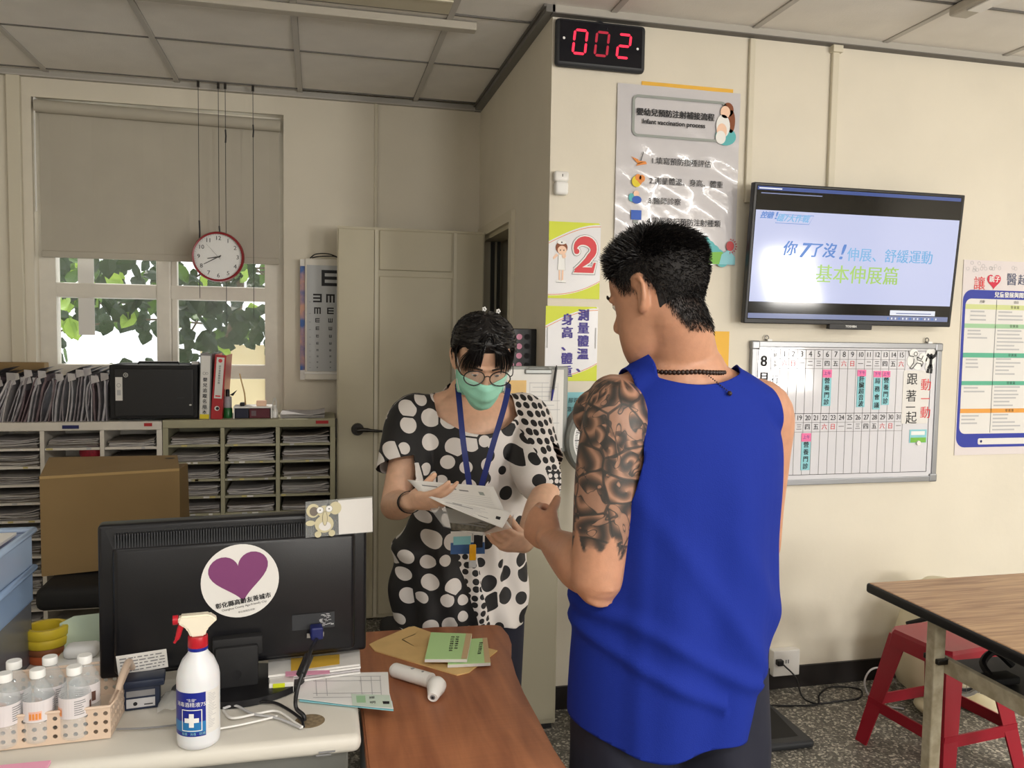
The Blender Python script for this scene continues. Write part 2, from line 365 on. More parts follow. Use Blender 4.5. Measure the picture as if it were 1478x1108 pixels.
def leafy(x, y, z):     # density of the crown: open gap low left, bare at the lower right
    if z < 1.62:
        gap = ((x+1.30)/.40)**2+((z-1.20)/.33)**2
        if gap < 1 and x > -1.62: return .05
    if x > -.62 and z < 1.36+.06*math.sin(x*9): return .0
    if x > -1.0 and z < 1.28: return .25
    return 1
rs = random.Random(3)
n1 = 0
while n1 < 250:
    y = rs.uniform(5.0, 5.7); k = y/4.6; x = rs.uniform(-1.33, -.25)*k; z = 1.5+(rs.uniform(1.15, 1.86)-1.5)*k
    if rs.random() > leafy(x/y*5.9, y, 1.5+(z-1.5)/y*5.9): continue
    if math.sin(x*19+1)*math.sin(z*21)+.6*math.sin(x*41+z*33) > .30: continue
    left = x < -1.15*k
    o = share('leaf', lm[0] if (rs.random() < (.3 if left else .85)) else lm[1 if rs.random() < .5 else 2], tree, (x, y, z), (rs.gauss(0, .7), rs.gauss(0, .6), rs.gauss(0, .8)), [rs.uniform(.7, 1.25)]*3)
    n1 += 1
mb = MB(); n1 = 0
while n1 < 520:
    y = rs.uniform(5.7, 6.8); k = y/4.6; x = rs.uniform(-1.4, .2)*k; z = 1.5+(rs.uniform(1.15, 2.1)-1.5)*k
    if rs.random() > leafy(x/y*5.9, y, 1.5+(z-1.5)/y*5.9): continue
    if (math.sin(x*9)*math.sin(z*11+1)+.6*math.sin(x*23+z*17)) > .22: continue
    leaf(mb, V((x, y, z)), V((rs.gauss(0, .6), rs.gauss(0, .5), -1)), V((rs.gauss(0, .5), -1, rs.gauss(0, .5))), rs.uniform(.07, .115), ('leaf_dark', 'leaf_dark', 'leaf_dark', 'leaf_dark', 'leaf_mid')[rs.randrange(5)])
    n1 += 1
f = mb.build('foliage', tree); f['kind'] = 'stuff'

# ---------------- the open door
door = struct('door_1', MB().box((.088, 4.195, .012), (.835, 4.232, 2.012), 'door_paint'))
node_parent(door)
for (a, b, c, d) in ((.10, .27, .02, 2.0), (.69, .83, .02, 2.0)):
    MB().rbox((a-.008, 4.186, c), (b, 4.2, d), .004, 'door_paint').build('stile', door)
for (c, d) in ((1.80, 2.0), (.92, 1.77), (.03, .89)):
    MB().rbox((.295, 4.186, c), (.665, 4.199, d), .005, 'door_paint').build('door_panel', door)
MB().box((.272, 4.185, .02), (.288, 4.2, 2.0), 'trim_paint').box((.672, 4.185, .02), (.688, 4.2, 2.0), 'trim_paint').build('bead_strip', door)
mb = MB().cyl((.19, 4.186, .995), (.19, 4.172, .995), .032, .030, 'dark_metal', 24).cyl((.19, 4.172, .995), (.19, 4.13, .995), .012, .012, 'dark_metal', 12)
mb.tube([(.185, 4.13, .995), (.22, 4.128, .998), (.27, 4.13, .993), (.31, 4.135, .99)], [.012, .011, .008, .006], 'dark_metal', 10, 3)
mb.build('door_handle', door, smooth=50)
MB().box((.08, 4.2, .95), (.088, 4.225, 1.05), 'dark_metal').build('latch_plate', door)
for z in (1.45, .3): MB().box((.835, 4.196, z), (.856, 4.25, z+.12), 'steel').build('hinge', door)

mat('fitting', (184, 178, 166), .5)
# unlit ceiling light fitting
fx = thing('ceiling_light_fitting', 'long unlit cream light fitting under the ceiling above the back corner', 'ceiling light', (-.1, 3.0, CZ))
MB().rbox((-.085, 2.64, CZ-.006), (.482, 3.19, CZ+.004), .003, 'wall_paint_dim').build('diffuser', fx)
MB().rbox((-1.1, 3.25, CZ-.030), (.605, 3.30, CZ), .004, 'fitting').build('housing', fx)
MB().rbox((.30, 3.05, CZ-.012), (.48, 3.065, CZ-.005), .002, 'trim_paint').build('clip', fx)
fx = thing('ceiling_light_fitting', 'small cream end of a slim light fitting at the upper right of the frame', 'ceiling light', (2.3, 2.3, CZ))
MB().rbox((2.24, 1.4, CZ-.04), (2.32, 2.63, CZ-.002), .01, 'fitting').build('housing', fx); MB().rbox((2.25, 1.42, CZ-.046), (2.31, 2.55, CZ-.04), .003, 'white_plastic').build('diffuser', fx)

# lit troffers added out of view to brighten tables, floor and ceiling
mat('added_light_panel', (255, 250, 240), .5, emit=3.)
for k, (x, y, e, nm) in enumerate(((.5, -.9, 46, 'lit white ceiling light above and behind the camera'), (3.0, -.6, 38, 'lit white ceiling light behind the camera on the right'), (-1.4, .5, 5, 'lit white ceiling light left of the camera'), (4.6, .6, 26, 'lit white ceiling light far to the right of the camera'))):
    fx = thing('added_ceiling_light', nm, 'ceiling light', (x, y, CZ))
    MB().rbox((x-.6, y-.15, CZ-.06), (x+.6, y+.15, CZ-.004), .01, 'white').build('housing', fx)
    MB().rbox((x-.57, y-.12, CZ-.066), (x+.57, y+.12, CZ-.06), .002, 'added_light_panel').build('diffuser', fx)
    l = area_light('added_fill_light', (x, y, CZ-.07), (0, 0, 0), 1.1, .22, e, (1, .97, .92)); l.parent = fx; l.location = (0, 0, -.07)
# ================================================================ BACK WALL FURNITURE
def wave_sheets(mb, x0, x1, y0, y1, z, n, rng, m, th=.0035, curl=.012):
    for k in range(n):
        a = rng.uniform(0, .012); b = rng.uniform(0, .012); ph = rng.uniform(0, 6); c = rng.uniform(.2, 1)*curl; vs = []
        N = 6
        for i in range(N+1):
            t = i/N; xx = x0+a+(x1-b-x0-a)*t
            zz = z+k*th+.0015*math.sin(t*7+ph)+c*max(0, t-.6)**2*5*(k/n)
            for yy in (y0+rng.uniform(-.004, .006), y1):
                vs += [(xx, yy, zz), (xx, yy, zz+th*.8)]
        fs = []
        for i in range(N):
            q = 4*i; fs += [(q, q+4, q+5, q+1), (q+1, q+5, q+7, q+3), (q+2, q, q+4, q+6)]
        fs += [(0, 1, 3, 2), (4*N, 4*N+2, 4*N+3, 4*N+1)]
        mb.add(vs, fs, m[rng.randrange(len(m))])
mat('sheet_a', (176, 172, 172), .7); mat('sheet_b', (142, 138, 136), .7); mat('sheet_c', (120, 112, 104), .7); mat('sheet_d', (196, 192, 188), .7)
ORD = ['top', 'second', 'third', 'fourth', 'fifth', 'sixth', 'seventh', 'eighth', 'ninth', 'tenth', 'eleventh']
def pigeon(name, label, xs, z_top, m, colname, paper_ok, grp):
    yf, yb = 4.12, YB-.02
    t = thing(name, label, 'cabinet', ((xs[0]+xs[-1])/2, (yf+yb)/2, 0))
    MB().rbox((xs[0]-.012, yf-.004, z_top-.04), (xs[-1]+.012, yb, z_top), .004, m).build('top_panel', t)
    MB().box((xs[0], yb-.006, .05), (xs[-1], yb, z_top-.03), m).build('back_panel', t)
    MB().box((xs[0], yf+.02, 0), (xs[-1], yb, .05), m).build('plinth', t)
    for i, x in enumerate(xs):
        wd = .012 if i in (0, len(xs)-1) else .009
        MB().box((x-wd, yf, .05), (x+wd, yb, z_top-.03), m).build('side_panel' if i in (0, len(xs)-1) else 'divider', t)
    rng = random.Random(len(xs))
    p = .0835
    for j in range(len(xs)-1):
        a, b = xs[j]+.011, xs[j+1]-.011
        for r in range(11):
            z = z_top-.04-p*(r+1)
            if z < .06: continue
            sh = MB().box((a, yf+.004, z-.003), (b, yb-.006, z+.003), m).box((a, yf, z-.007), (b, yf+.004, z+.004), m)
            for q in range(rng.randrange(1, 4)):
                u = rng.uniform(a, b-.04); sh.box((u, yf-.001, z-.005), (u+rng.uniform(.015, .03), yf, z+.003), rng.choice(['paper', 'yellow_tape', 'ink_light']))
            sh.build('shelf', t)
            if paper_ok(j, r):
                mb = MB(); n = rng.choice([7, 8, 9, 10, 11]); wave_sheets(mb, a+.006, b-.004, yf+.012, yf+.25, z+.004, n, rng, ['sheet_a', 'sheet_b', 'sheet_c', 'sheet_d'], .0042, rng.choice([.012, .03, .03]))
                o = origin(mb.build('paper_stack', None), ((a+b)/2, yf+.13, z+.004))
                tag(o, 'stack of grey forms, %s column, %s slot of the %s cabinet' % (colname[j], ORD[r], 'white' if m == 'cream_metal' else 'grey-green'), 'papers', grp)
    return t
mat('yellow_tape', (200, 186, 120), .6)
XSL = [-1.995, -1.742, -1.489, -1.237, -.984, -.735]
pigeon('pigeonhole_cabinet', 'white metal pigeonhole cabinet under the left half of the window', XSL, 1.052, 'cream_metal', ['far left', 'second', 'third', 'fourth', 'fifth'],
       lambda j, r: (j in (1, 2)) or (j == 3 and r in (0, 5, 6, 7)) or (j == 4 and r < 3), 'paper stacks in the white cabinet')
XSR = [-.708, -.452, -.196, .066]
pigeon('pigeonhole_cabinet', 'grey-green metal pigeonhole cabinet beside the open door', XSR, 1.058, 'green_grey', ['left', 'middle', 'right'],
       lambda j, r: r < 8, 'paper stacks in the grey-green cabinet')
tag(MB().box((-.80, 4.112, 1.03), (-.765, 4.1155, 1.045), 'red').build('maker_plate'), 'tiny red maker plate on the top edge of the white pigeonhole cabinet', 'label')
tag(MB().box((-.015, 4.112, 1.034), (.045, 4.1155, 1.049), 'red').build('maker_plate'), 'tiny red maker plate on the top edge of the grey-green pigeonhole cabinet', 'label')
tag(MB().box((-1.15, 4.112, 1.022), (-1.08, 4.1155, 1.038), 'navy').build('shelf_label'), 'dark blue label on the front edge of the white cabinet top', 'label')
mb = MB().lathe([(.001, 0), (.05, 0), (.054, .015), (.052, .04), (.048, .06), (.04, .064), (.001, .064)], (-1.045, 4.19, .885), 'red_cloth', 20)
mat('red_cloth', (158, 26, 48), .5, noise=.4, nscale=90); tag(origin(mb.build('ribbon_roll', smooth=50), (-1.045, 4.19, .885)), 'dark red roll in the white pigeonhole cabinet above the cardboard box', 'roll')

# leaning document sleeves on the white cabinet
mat('sleeve_a', (176, 174, 180), .45, noise=.25, nscale=30); mat('sleeve_b', (146, 140, 146), .5, noise=.3, nscale=30); mat('sleeve_c', (204, 200, 202), .4, noise=.2, nscale=30); mat('sleeve_d', (122, 104, 110), .5, noise=.3, nscale=30)
rg = random.Random(11); SLV = []
xx = -1.95; k = 0
while xx < -.965:
    lean = .34*max(0., min(1., (-1.0-xx)/.45))*rg.uniform(.8, 1.15)+rg.uniform(-.03, .05); h = rg.uniform(.185, .23); d = rg.uniform(.2, .26); th = rg.uniform(.004, .009)
    y0 = 4.135+rg.uniform(0, .02); z0_ = 1.053; bow = rg.uniform(-.012, .012); N = 7; vs = []
    for i in range(N+1):
        t = i/N
        zz = z0_+h*t*math.cos(lean)+.0; xo = xx+h*t*math.sin(lean)+bow*math.sin(t*PI)
        fl = rg.uniform(-.006, .006) if i >= N-1 else 0
        for y_, w_ in ((y0+rg.uniform(-.002, .003), 0), (y0+d, 1)): vs += [(xo-th/2+fl, y_, zz), (xo+th/2+fl, y_, zz-.002)]
    fs = []
    for i in range(N):
        q = 4*i; fs += [(q, q+4, q+5, q+1), (q+2, q+3, q+7, q+6), (q, q+2, q+6, q+4), (q+1, q+5, q+7, q+3)]
    fs += [(4*N, 4*N+2, 4*N+3, 4*N+1), (0, 1, 3, 2)]
    mb = MB().add(vs, fs, rg.choice(['sleeve_a', 'sleeve_a', 'sleeve_b', 'sleeve_b', 'sleeve_c', 'sleeve_d']))
    if rg.random() < .45:     # a dog-eared sheet sticking out on top
        q = V(vs[4*N]); mb.add([q+V((-.01, 0, -.02)), q+V((.028, -.012, -.008)), q+V((.022, -.008, .018)), q+V((-.012, .0, .02))], [(0, 1, 2, 3)], rg.choice(['sheet_d', 'sheet_a', 'sleeve_c']))
    if rg.random() < .7:
        q = V(vs[4*N]); mb.add([q, q+V((0, .22, 0)), q+V((.06, .2, .028)), q+V((.05, .03, .024))], [(0, 1, 2, 3)], rg.choice(['sleeve_a', 'sleeve_b']))
    o = origin(mb.build('document_sleeve'), (xx, y0+d/2, z0_))
    SLV.append(o)
    xx += rg.uniform(.011, .019); k += 1
def nth(n): return '%d%s' % (n, {1: 'st', 2: 'nd', 3: 'rd'}.get(n % 10 if n % 100 not in (11, 12, 13) else 0, 'th'))
for i, o in enumerate(SLV[::-1]): tag(o, '%s plastic document sleeve, %s from the black case in the leaning row' % ({'sleeve_a': 'light grey', 'sleeve_b': 'mid grey', 'sleeve_c': 'pale grey', 'sleeve_d': 'brownish grey'}[o.data.materials[0].name], nth(i+1)), 'folder', 'document sleeves standing in a leaning row')
tag(MB().rbox((-1.95, 4.37, 1.053), (-1.295, 4.44, 1.315), .004, 'cardboard').build('cardboard_sheet'), 'flat brown cardboard box standing behind the document sleeves', 'cardboard box')

# black equipment case
c = thing('equipment_case', 'black metal equipment case with a paper tag on top of the cabinets', 'case', (-.745, 4.28, 1.06))
MB().rbox((-.955, 4.14, 1.062), (-.565, 4.40, 1.318), .008, 'black_matte').build('body', c)
MB().rbox((-.93, 4.132, 1.075), (-.585, 4.141, 1.30), .003, 'black_plastic').build('door', c)
mb = MB().tube([(-.84, 4.2, 1.318), (-.835, 4.2, 1.328), (-.66, 4.2, 1.328), (-.655, 4.2, 1.318)], .005, 'black_plastic', 8); mb.build('handle', c)
MB().box((-.60, 4.2, 1.318), (-.568, 4.24, 1.332), 'paper').build('top_sticker', c)
MB().ring((-.880, 4.128, 1.270), WX, WZ, .011, .004, 'metal').ring((-.880, 4.129, 1.270), WX, WZ, .004, .003, 'metal').build('lock', c)
MB().box((-.925, 4.128, 1.15), (-.895, 4.131, 1.26), 'paper').ring((-.91, 4.127, 1.222), WX, WZ, .009, .0015, 'ink_grey').box((-.918, 4.1275, 1.175), (-.902, 4.128, 1.20), 'ink_light').build('paper_tag', c)
MB().ball((-.597, 4.130, 1.128), (.006, .004, .004), 'white', 8, 6).build('indicator_lamp', c)
MB().box((-.655, 4.129, 1.16), (-.625, 4.131, 1.163), 'charcoal').build('slot', c)
# binders
def binder(x, lean, w_, h, m, label, txt, lab):
    o = thing('ring_binder', label, 'binder', (x, 4.28, 1.058))
    Rm = Matrix.Translation((x, 4.28, 1.058)) @ Matrix.Rotation(lean, 4, 'Y')
    def B(mb, nm): mb.xf(Rm).build(nm, o)
    B(MB().rbox((-w_/2, -.14, 0), (w_/2, -.136, h), .0015, m).box((-w_/2, -.138, 0), (-w_/2+.003, .13, h), m).box((w_/2-.003, -.138, 0), (w_/2, .13, h), m), 'cover')
    B(MB().box((-w_/2+.006, -.12, .008), (w_/2-.006, .12, h-.012), 'cardboard_edge' if lab == 'w' else 'paper'), 'sheets')
    mb = MB()
    if lab == 'w':
        mb.box((-w_/2+.004, -.1415, .012), (w_/2-.006, -.140, h-.01), 'paper').box((-w_/2+.004, -.142, .002), (w_/2-.006, -.1405, .024), 'yellow')
        for i, ch in enumerate(txt): mb.text(ch, (-.001, -.1425, h*.60-i*.026), WX, WZ, .021, 'ink', bold=.02)
        for z in (h*.70, .052): mb.ring((-.006, -.1425, z), WX, WZ, .007, .0015, 'ink_grey', 10).ring((.006, -.1425, z), WX, WZ, .006, .0015, 'ink_grey', 10)
    else:
        mb.box((-w_/2+.009, -.1415, .10), (w_/2-.008, -.140, h-.012), 'paper').disc((0, -.142, h-.028), WX, WZ, .009, 'red_ink', 16).box((-.012, -.142, .108), (.012, -.1415, .115), 'red_ink')
        for i, ch in enumerate(txt): mb.text(ch, (0, -.142, h-.055-i*.0115), WX, WZ, .0105, 'ink', bold=.01)
        mb.disc((0, -.1415, .052), WX, WZ, .0115, 'paper', 18).disc((.002, -.142, .052), WX, WZ, .0075, 'black_plastic', 16)
    B(mb, 'spine_label')
binder(-.535, 0.03, .052, .315, 'ink_grey', 'grey ring binder with a long white spine label beside the black case', '嬰兒追蹤名冊本', 'w')
binder(-.482, .075, .052, .310, 'red', 'red ring binder with a finger hole, leaning right beside the grey binder', '幼兒專責醫師名冊', 'r')
# small things on the cabinet
mat('green_glass', (40, 120, 60), .2, trans=.3); mat('maroon', (92, 30, 44), .4); mat('dark_blue', (26, 28, 52), .4)
g = thing('glue_bottle', 'small green bottle with a dark cap next to the red binder', 'bottle', (-.435, 4.2, 1.058))
MB().lathe([(.001, 0), (.021, 0), (.022, .01), (.022, .045), (.017, .052)], (-.435, 4.2, 1.058), 'green_glass', 16).lathe([(.019, .05), (.019, .10), (.016, .105)], (-.435, 4.2, 1.058), 'sleeve_a', 16).build('bottle_body', g, smooth=40)
MB().lathe([(.010, .105), (.010, .135), (.006, .14), (.001, .14)], (-.435, 4.2, 1.058), 'black_plastic', 12).build('cap', g, smooth=40)
MB().add([(-.425, 4.19, 1.17), (-.39, 4.2, 1.195), (-.41, 4.2, 1.165)], [(0, 1, 2)], 'charcoal').build('paper_flap', g)
r_ = thing('desk_organiser', 'low white topped rack with stamps on the grey-green cabinet', 'organiser', (-.33, 4.22, 1.058))
MB().box((-.405, 4.16, 1.108), (-.225, 4.28, 1.116), 'white').box((-.405, 4.16, 1.058), (-.40, 4.28, 1.108), 'white').box((-.23, 4.16, 1.058), (-.225, 4.28, 1.108), 'white').build('rack', r_)
tag(MB().rbox((-.397, 4.165, 1.058), (-.336, 4.27, 1.106), .003, 'dark_blue').build('ink_box'), 'dark blue box under the white rack on the cabinet', 'box')
tag(MB().rbox((-.332, 4.165, 1.058), (-.235, 4.27, 1.106), .003, 'maroon').box((-.322, 4.1642, 1.07), (-.30, 4.165, 1.095), 'sleeve_d').build('ink_box'), 'maroon box under the white rack on the cabinet', 'box')
tag(MB().rbox((-.378, 4.18, 1.116), (-.354, 4.21, 1.134), .006, 'black_plastic').build('rubber_stamp'), 'small black stamp on the white rack', 'stamp')
tag(MB().rbox((-.30, 4.18, 1.116), (-.253, 4.21, 1.143), .003, 'skin_print').build('eraser_box'), 'small pale orange box on the white rack', 'box')
tag(MB().tube([(-.355, 4.24, 1.116), (-.365, 4.3, 1.17), (-.385, 4.38, 1.22), (-.40, 4.44, 1.26)], .0035, 'cardboard_edge', 6, 4).build('bamboo_stick'), 'thin pale stick leaning on the window behind the white rack', 'stick')
g = thing('tape_stand', 'small white and clear tape stand at the right end of the rack', 'tape dispenser', (-.212, 4.2, 1.058))
MB().ring((-.214, 4.19, 1.125), V((.3, .95, 0)), WZ, .032, .014, 'white_plastic').lathe([(.018, 0), (.016, .03), (.008, .05), (.01, .06)], (-.214, 4.2, 1.058), 'white_plastic', 12).build('stand', g)
rng = random.Random(5); mb = MB(); wave_sheets(mb, -.19, .035, 4.15, 4.38, 1.06, 5, rng, ['sheet_a', 'sheet_b', 'sheet_d'], .0035, .02)
tag(origin(mb.build('loose_papers'), (-.08, 4.25, 1.06)), 'loose grey papers lying on the right end of the grey-green cabinet', 'papers')

# clock on cords
def cord(px_, py1, label, beads, Y=4.38, y_end=None):
    a = atY(px_, 128, Y); a.z = CZ-.03; b = atY(px_, py1, Y); b.x = a.x
    t = thing('hanging_cord', label, 'cord', a)
    MB().tube([a, b], .0016, 'charcoal', 5).build('cord', t)
    MB().box(a-V((.006, .006, 0)), a+V((.006, .006, .03)), 'dark_metal').build('hook', t)
    for (y1, y2) in beads:
        p = atY(px_, y1, Y); q = atY(px_, y2, Y); p.x = q.x = a.x
        MB().tube([p, (p+q)/2+V((.002, 0, 0)), q], .0042, 'charcoal', 6).build('fastener', t)
cord(286, 430, 'leftmost of the dark cords hanging in front of the window', [(318, 350)])
cord(315, 345, 'dark cord holding the red clock from straight above', [(326, 342)])
cord(325, 470, 'dark cord with a small clasp near its top, just right of the clock cord', [(187, 206)])
cord(365, 460, 'rightmost of the dark cords hanging in front of the window', [(180, 198)])
ck = thing('wall_clock', 'round white clock with red rim hanging in front of the window', 'clock', atY(315.5, 371, 4.33))
cc = atY(315.5, 371, 4.33)
mat('clock_red', (140, 24, 34), .3); mat('glass_dome', (255, 255, 255), .03, alpha=.08, spec=1.)
Rr = .124
prof = [(Rr-.012, .028), (Rr-.004, .030), (Rr, .022), (Rr, 0), (Rr-.01, -.004), (.001, -.004)]
MB().lathe([(r, -z) for r, z in prof], cc, 'clock_red', 48, ax=(0, 1, 0), caps=False).build('rim', ck, smooth=40)
MB().disc(cc+V((0, -.012, 0)), WX, WZ, Rr-.008, 'white', 48).build('dial', ck)
mb = MB()
for h in range(1, 13):
    a = h*PI/6; q = cc+V((math.sin(a)*.092, -.013, math.cos(a)*.092)); mb.text(str(h), q, WX, WZ, .029, 'ink', bold=.012)
for h in range(60):
    a = h*PI/30; r1 = .112; r2 = .107; u = V((math.sin(a), 0, math.cos(a))); p = V((u.z, 0, -u.x))*.0006; q = cc+V((0, -.013, 0))
    mb.add([q+u*r1-p, q+u*r1+p, q+u*r2+p, q+u*r2-p], [(0, 1, 2, 3)], 'ink_grey')
mb.build('numerals', ck)
def hand_(nm, deg, L, w_, dy, m):
    a = math.radians(deg); u = V((math.sin(a), 0, math.cos(a))); p = V((u.z, 0, -u.x))*w_; q = cc+V((0, dy, 0))
    MB().add([q-u*L*.2-p, q-u*L*.2+p, q+u*L+p*.5, q+u*L-p*.5], [(0, 1, 2, 3)], m).build(nm, ck)
hand_('hour_hand', 260, .052, .0038, -.0145, 'ink'); hand_('minute_hand', 241, .078, .0028, -.016, 'ink'); hand_('second_hand', 318, .085, .0007, -.0175, 'ink')
MB().disc(cc+V((0, -.026, 0)), WX, WZ, Rr-.01, 'glass_dome', 48).build('glass', ck)

# eye test light box, partly behind the door
e0, e1 = atY(433, 372, 4.40), atY(433, 548, 4.40); ex0 = e0.x; ex1 = ex0+.30; ez1 = e0.z; ez0 = e1.z
mat('chart_grey', (178, 180, 182), .35); mat('chart_blue', (52, 92, 160), .4, noise=.6, nscale=14, col2=(200, 150, 130))
ec = thing('eye_test_box', 'grey eye chart light box with rotated E letters beside the open door', 'eye chart', ((ex0+ex1)/2, 4.43, (ez0+ez1)/2))
MB().rbox((ex0+.025, 4.40, ez0), (ex1, YB, ez1), .006, 'frame_white').build('housing', ec)
MB().box((ex0+.035, 4.396, ez0+.045), (ex1-.01, 4.40, ez1-.035), 'chart_grey').build('panel', ec)
MB().box((ex0, 4.42, ez0+.05), (ex0+.024, 4.425, ez1-.04), 'chart_blue').box((ex0, 4.415, ez0), (ex0+.03, 4.43, ez0+.05), 'paper').box((ex0, 4.415, ez1-.04), (ex0+.03, 4.43, ez1-.005), 'paper').build('side_poster', ec)
MB().rbox((ex0+.02, 4.392, ez0+.030), (ex1, 4.402, ez0+.042), .003, 'white_plastic').build('rail', ec)
def Esh(mb, c, s, rot):
    R_ = [WX, WZ]; ca = [(1, 0), (0, 1), (-1, 0), (0, -1)][rot]; ux = WX*ca[0]+WZ*ca[1]; uz = -WX*ca[1]+WZ*ca[0]
    for (a, b, c_, d) in ((-.5, -.3, -.5, .5), (-.3, .5, -.5, -.3), (-.3, .5, -.1, .1), (-.3, .5, .3, .5)):
        mb.add([c+ux*a*s+uz*c_*s, c+ux*b*s+uz*c_*s, c+ux*b*s+uz*d*s, c+ux*a*s+uz*d*s], [(0, 1, 2, 3)], 'ink')
mb = MB(); zc = ez1-.10; sizes = [.083, .044, .034, .022, .018, .014, .012, .010, .009, .007, .006, .005]; rr = random.Random(2)
zs = [0, .105, .17, .22, .262, .302, .34, .376, .408, .438, .466, .492]
for s_, dz in zip(sizes, zs):
    if s_ > .08: Esh(mb, V((ex0+.150, 4.3955, zc)), s_, 0); continue
    for q in range(4):
        Esh(mb, V((ex0+.088+q*.066, 4.3955, zc-dz)), s_, [2, 3, 0, 1][(q+int(dz*100)) % 4] if dz != .105 else [2, 3, 0, 1][q])
    mb.box((ex0+.045, 4.395, zc-dz-s_/2), (ex0+.055, 4.3956, zc-dz-s_/2+.002), 'ink_grey')
mb.build('letters', ec)
MB().tube([(ex0+.05, 4.42, ez1+.002), (ex0+.08, 4.40, ez1+.022), (ex0+.14, 4.40, ez1+.026), (ex0+.19, 4.41, ez1+.012)], .003, 'black_plastic', 6, 5).tube([(ex0+.06, 4.42, ez1+.004), (ex0+.10, 4.41, ez1+.012), (ex0+.17, 4.4, ez1+.014), (ex0+.2, 4.41, ez1+.004)], .003, 'black_plastic', 6, 5).build('power_cord', ec, smooth=60)

# ================================================================ RIGHT WALL
YW = YR-.0015
def wt(mb, t, px_, py, size, m, Y=YW-.004, **k):        # text centred on a wall point
    return mb.text(t, atY(px_, py, Y), WX, WZ, size, m, **k)
# LED counter
led = thing('number_display', 'black number display with glowing red 002 at the wall corner', 'display', (1.04, YR-.02, 2.59))
MB().rbox((.862, YR-.035, 2.50), (1.222, YR, 2.678), .02, 'charcoal', 3).build('casing', led, smooth=30)
MB().rbox((.875, YR-.037, 2.515), (1.205, YR-.034, 2.667), .003, 'led_black').build('face', led) if 'led_black' in MATS else None
mat('led_black', (10, 12, 22), .15); mat('led_on', (255, 40, 70), .5, emit=1.6); mat('led_dim', (190, 30, 56), .5, emit=.85)
MB().box((.876, YR-.0365, 2.516), (1.204, YR-.0345, 2.666), 'led_black').build('face', led)
def seg7(mb, cx, cz, w_, h, on, m):
    t = .0095; g = .002; sh = .10; y = YR-.0372
    def bar(x0_, z0_, x1_, z1_, horiz):
        if horiz: P_ = [(x0_+g, z0_), (x0_+g+t/2, z0_+t/2), (x1_-g-t/2, z0_+t/2), (x1_-g, z0_), (x1_-g-t/2, z0_-t/2), (x0_+g+t/2, z0_-t/2)]
        else: P_ = [(x0_, z0_+g), (x0_-t/2, z0_+g+t/2), (x0_-t/2, z1_-g-t/2), (x0_, z1_-g), (x0_+t/2, z1_-g-t/2), (x0_+t/2, z0_+g+t/2)]
        mb.add([(cx+a+b*sh, y, cz+b) for a, b in P_], [tuple(range(6))], m)
    a, b = w_/2, h/2
    S = {'a': (-a, b, a, b, 1), 'd': (-a, -b, a, -b, 1), 'g': (-a, 0, a, 0, 1), 'f': (-a, 0, -a, b, 0), 'b': (a, 0, a, b, 0), 'e': (-a, -b, -a, 0, 0), 'c': (a, -b, a, 0, 0)}
    for k in on: bar(*S[k])
for cx, on, m in ((.955, 'abcdef', 'led_on'), (1.042, 'abcdef', 'led_dim'), (1.130, 'abged', 'led_on')):
    mb = MB(); seg7(mb, cx, 2.592, .048, .086, on, m); mb.build('digit', led)
MB().disc((.892, YR-.0372, 2.601), WX, WZ, .005, 'white', 12).disc((1.186, YR-.0372, 2.587), WX, WZ, .005, 'white', 12).build('screws', led)
MB().tube([(1.02, YR-.006, CZ-.02), (1.05, YR-.012, 2.68), (1.062, YR-.03, 2.66), (1.062, YR-.038, 2.645)], .003, 'charcoal', 6, 5).build('power_cord', led, smooth=60)

# big laminated poster
mat('poster', (206, 204, 208), .12, coat=.6, bump=.9, bscale=7, spec=.6)
nt = MATS['poster'].node_tree
pz1, pz0, px0, px1 = 2.464, 1.782, 1.120, 1.640
po = thing('wall_poster', 'large glossy white poster about infant vaccination steps', 'poster', ((px0+px1)/2, YR, (pz0+pz1)/2))
mb = MB(); nx, nz = 26, 34; rp = random.Random(4)
def puck(u, v): return .0025*math.sin(u*9+v*4)*math.sin(v*7)+.0018*math.sin(u*23+v*31)+.004*max(0, .5-abs(v-.5))*math.sin(v*37+u*5)
vs = [(px0+(px1-px0)*i/nx, YW-.006-puck(i/nx, j/nz)*.6, pz0+(pz1-pz0)*j/nz) for j in range(nz+1) for i in range(nx+1)]
mb.add(vs, [(j*(nx+1)+i, j*(nx+1)+i+1, (j+1)*(nx+1)+i+1, (j+1)*(nx+1)+i) for j in range(nz) for i in range(nx)], 'poster')
sheet = mb.build('sheet', po, smooth=180)
MB().box((px0+.10, YW-.001, pz1-.02), (px1-.03, YW-.0005, pz1+.018), 'orange_paper').build('backing_strip', po) if 'orange_paper' in MATS else None
mat('orange_paper', (236, 184, 70), .6)
MB().box((px0+.10, YW-.0015, pz1-.02), (px1-.03, YW, pz1+.016), 'orange_paper').build('backing_paper', po)
Yp = YW-.0125
def rrect(x0_, z0_, x1_, z1_, r, n=6):
    out = []
    for (cx, cz, a0) in ((x1_-r, z1_-r, 0), (x0_+r, z1_-r, 90), (x0_+r, z0_+r, 180), (x1_-r, z0_+r, 270)):
        for k in range(n+1):
            a = math.radians(a0+90*k/n); out.append((cx+r*math.cos(a), cz+r*math.sin(a)))
    return out
def frame_line(mb, pts, t, y, m):
    n = len(pts); cx = sum(p[0] for p in pts)/n; cz = sum(p[1] for p in pts)/n; vs = []
    for i in range(n):
        a = V(pts[i-1]); b = V(pts[(i+1) % n]); d = (b-a).normalized(); nn = V((-d.y, d.x)); vs += [(pts[i][0], y, pts[i][1]), (pts[i][0]+nn.x*t, y, pts[i][1]+nn.y*t)]
    mb.add(vs, [(2*i, 2*((i+1) % n), 2*((i+1) % n)+1, 2*i+1) for i in range(n)], m)
mb = MB()
mat('grey_print', (150, 156, 152), .5)
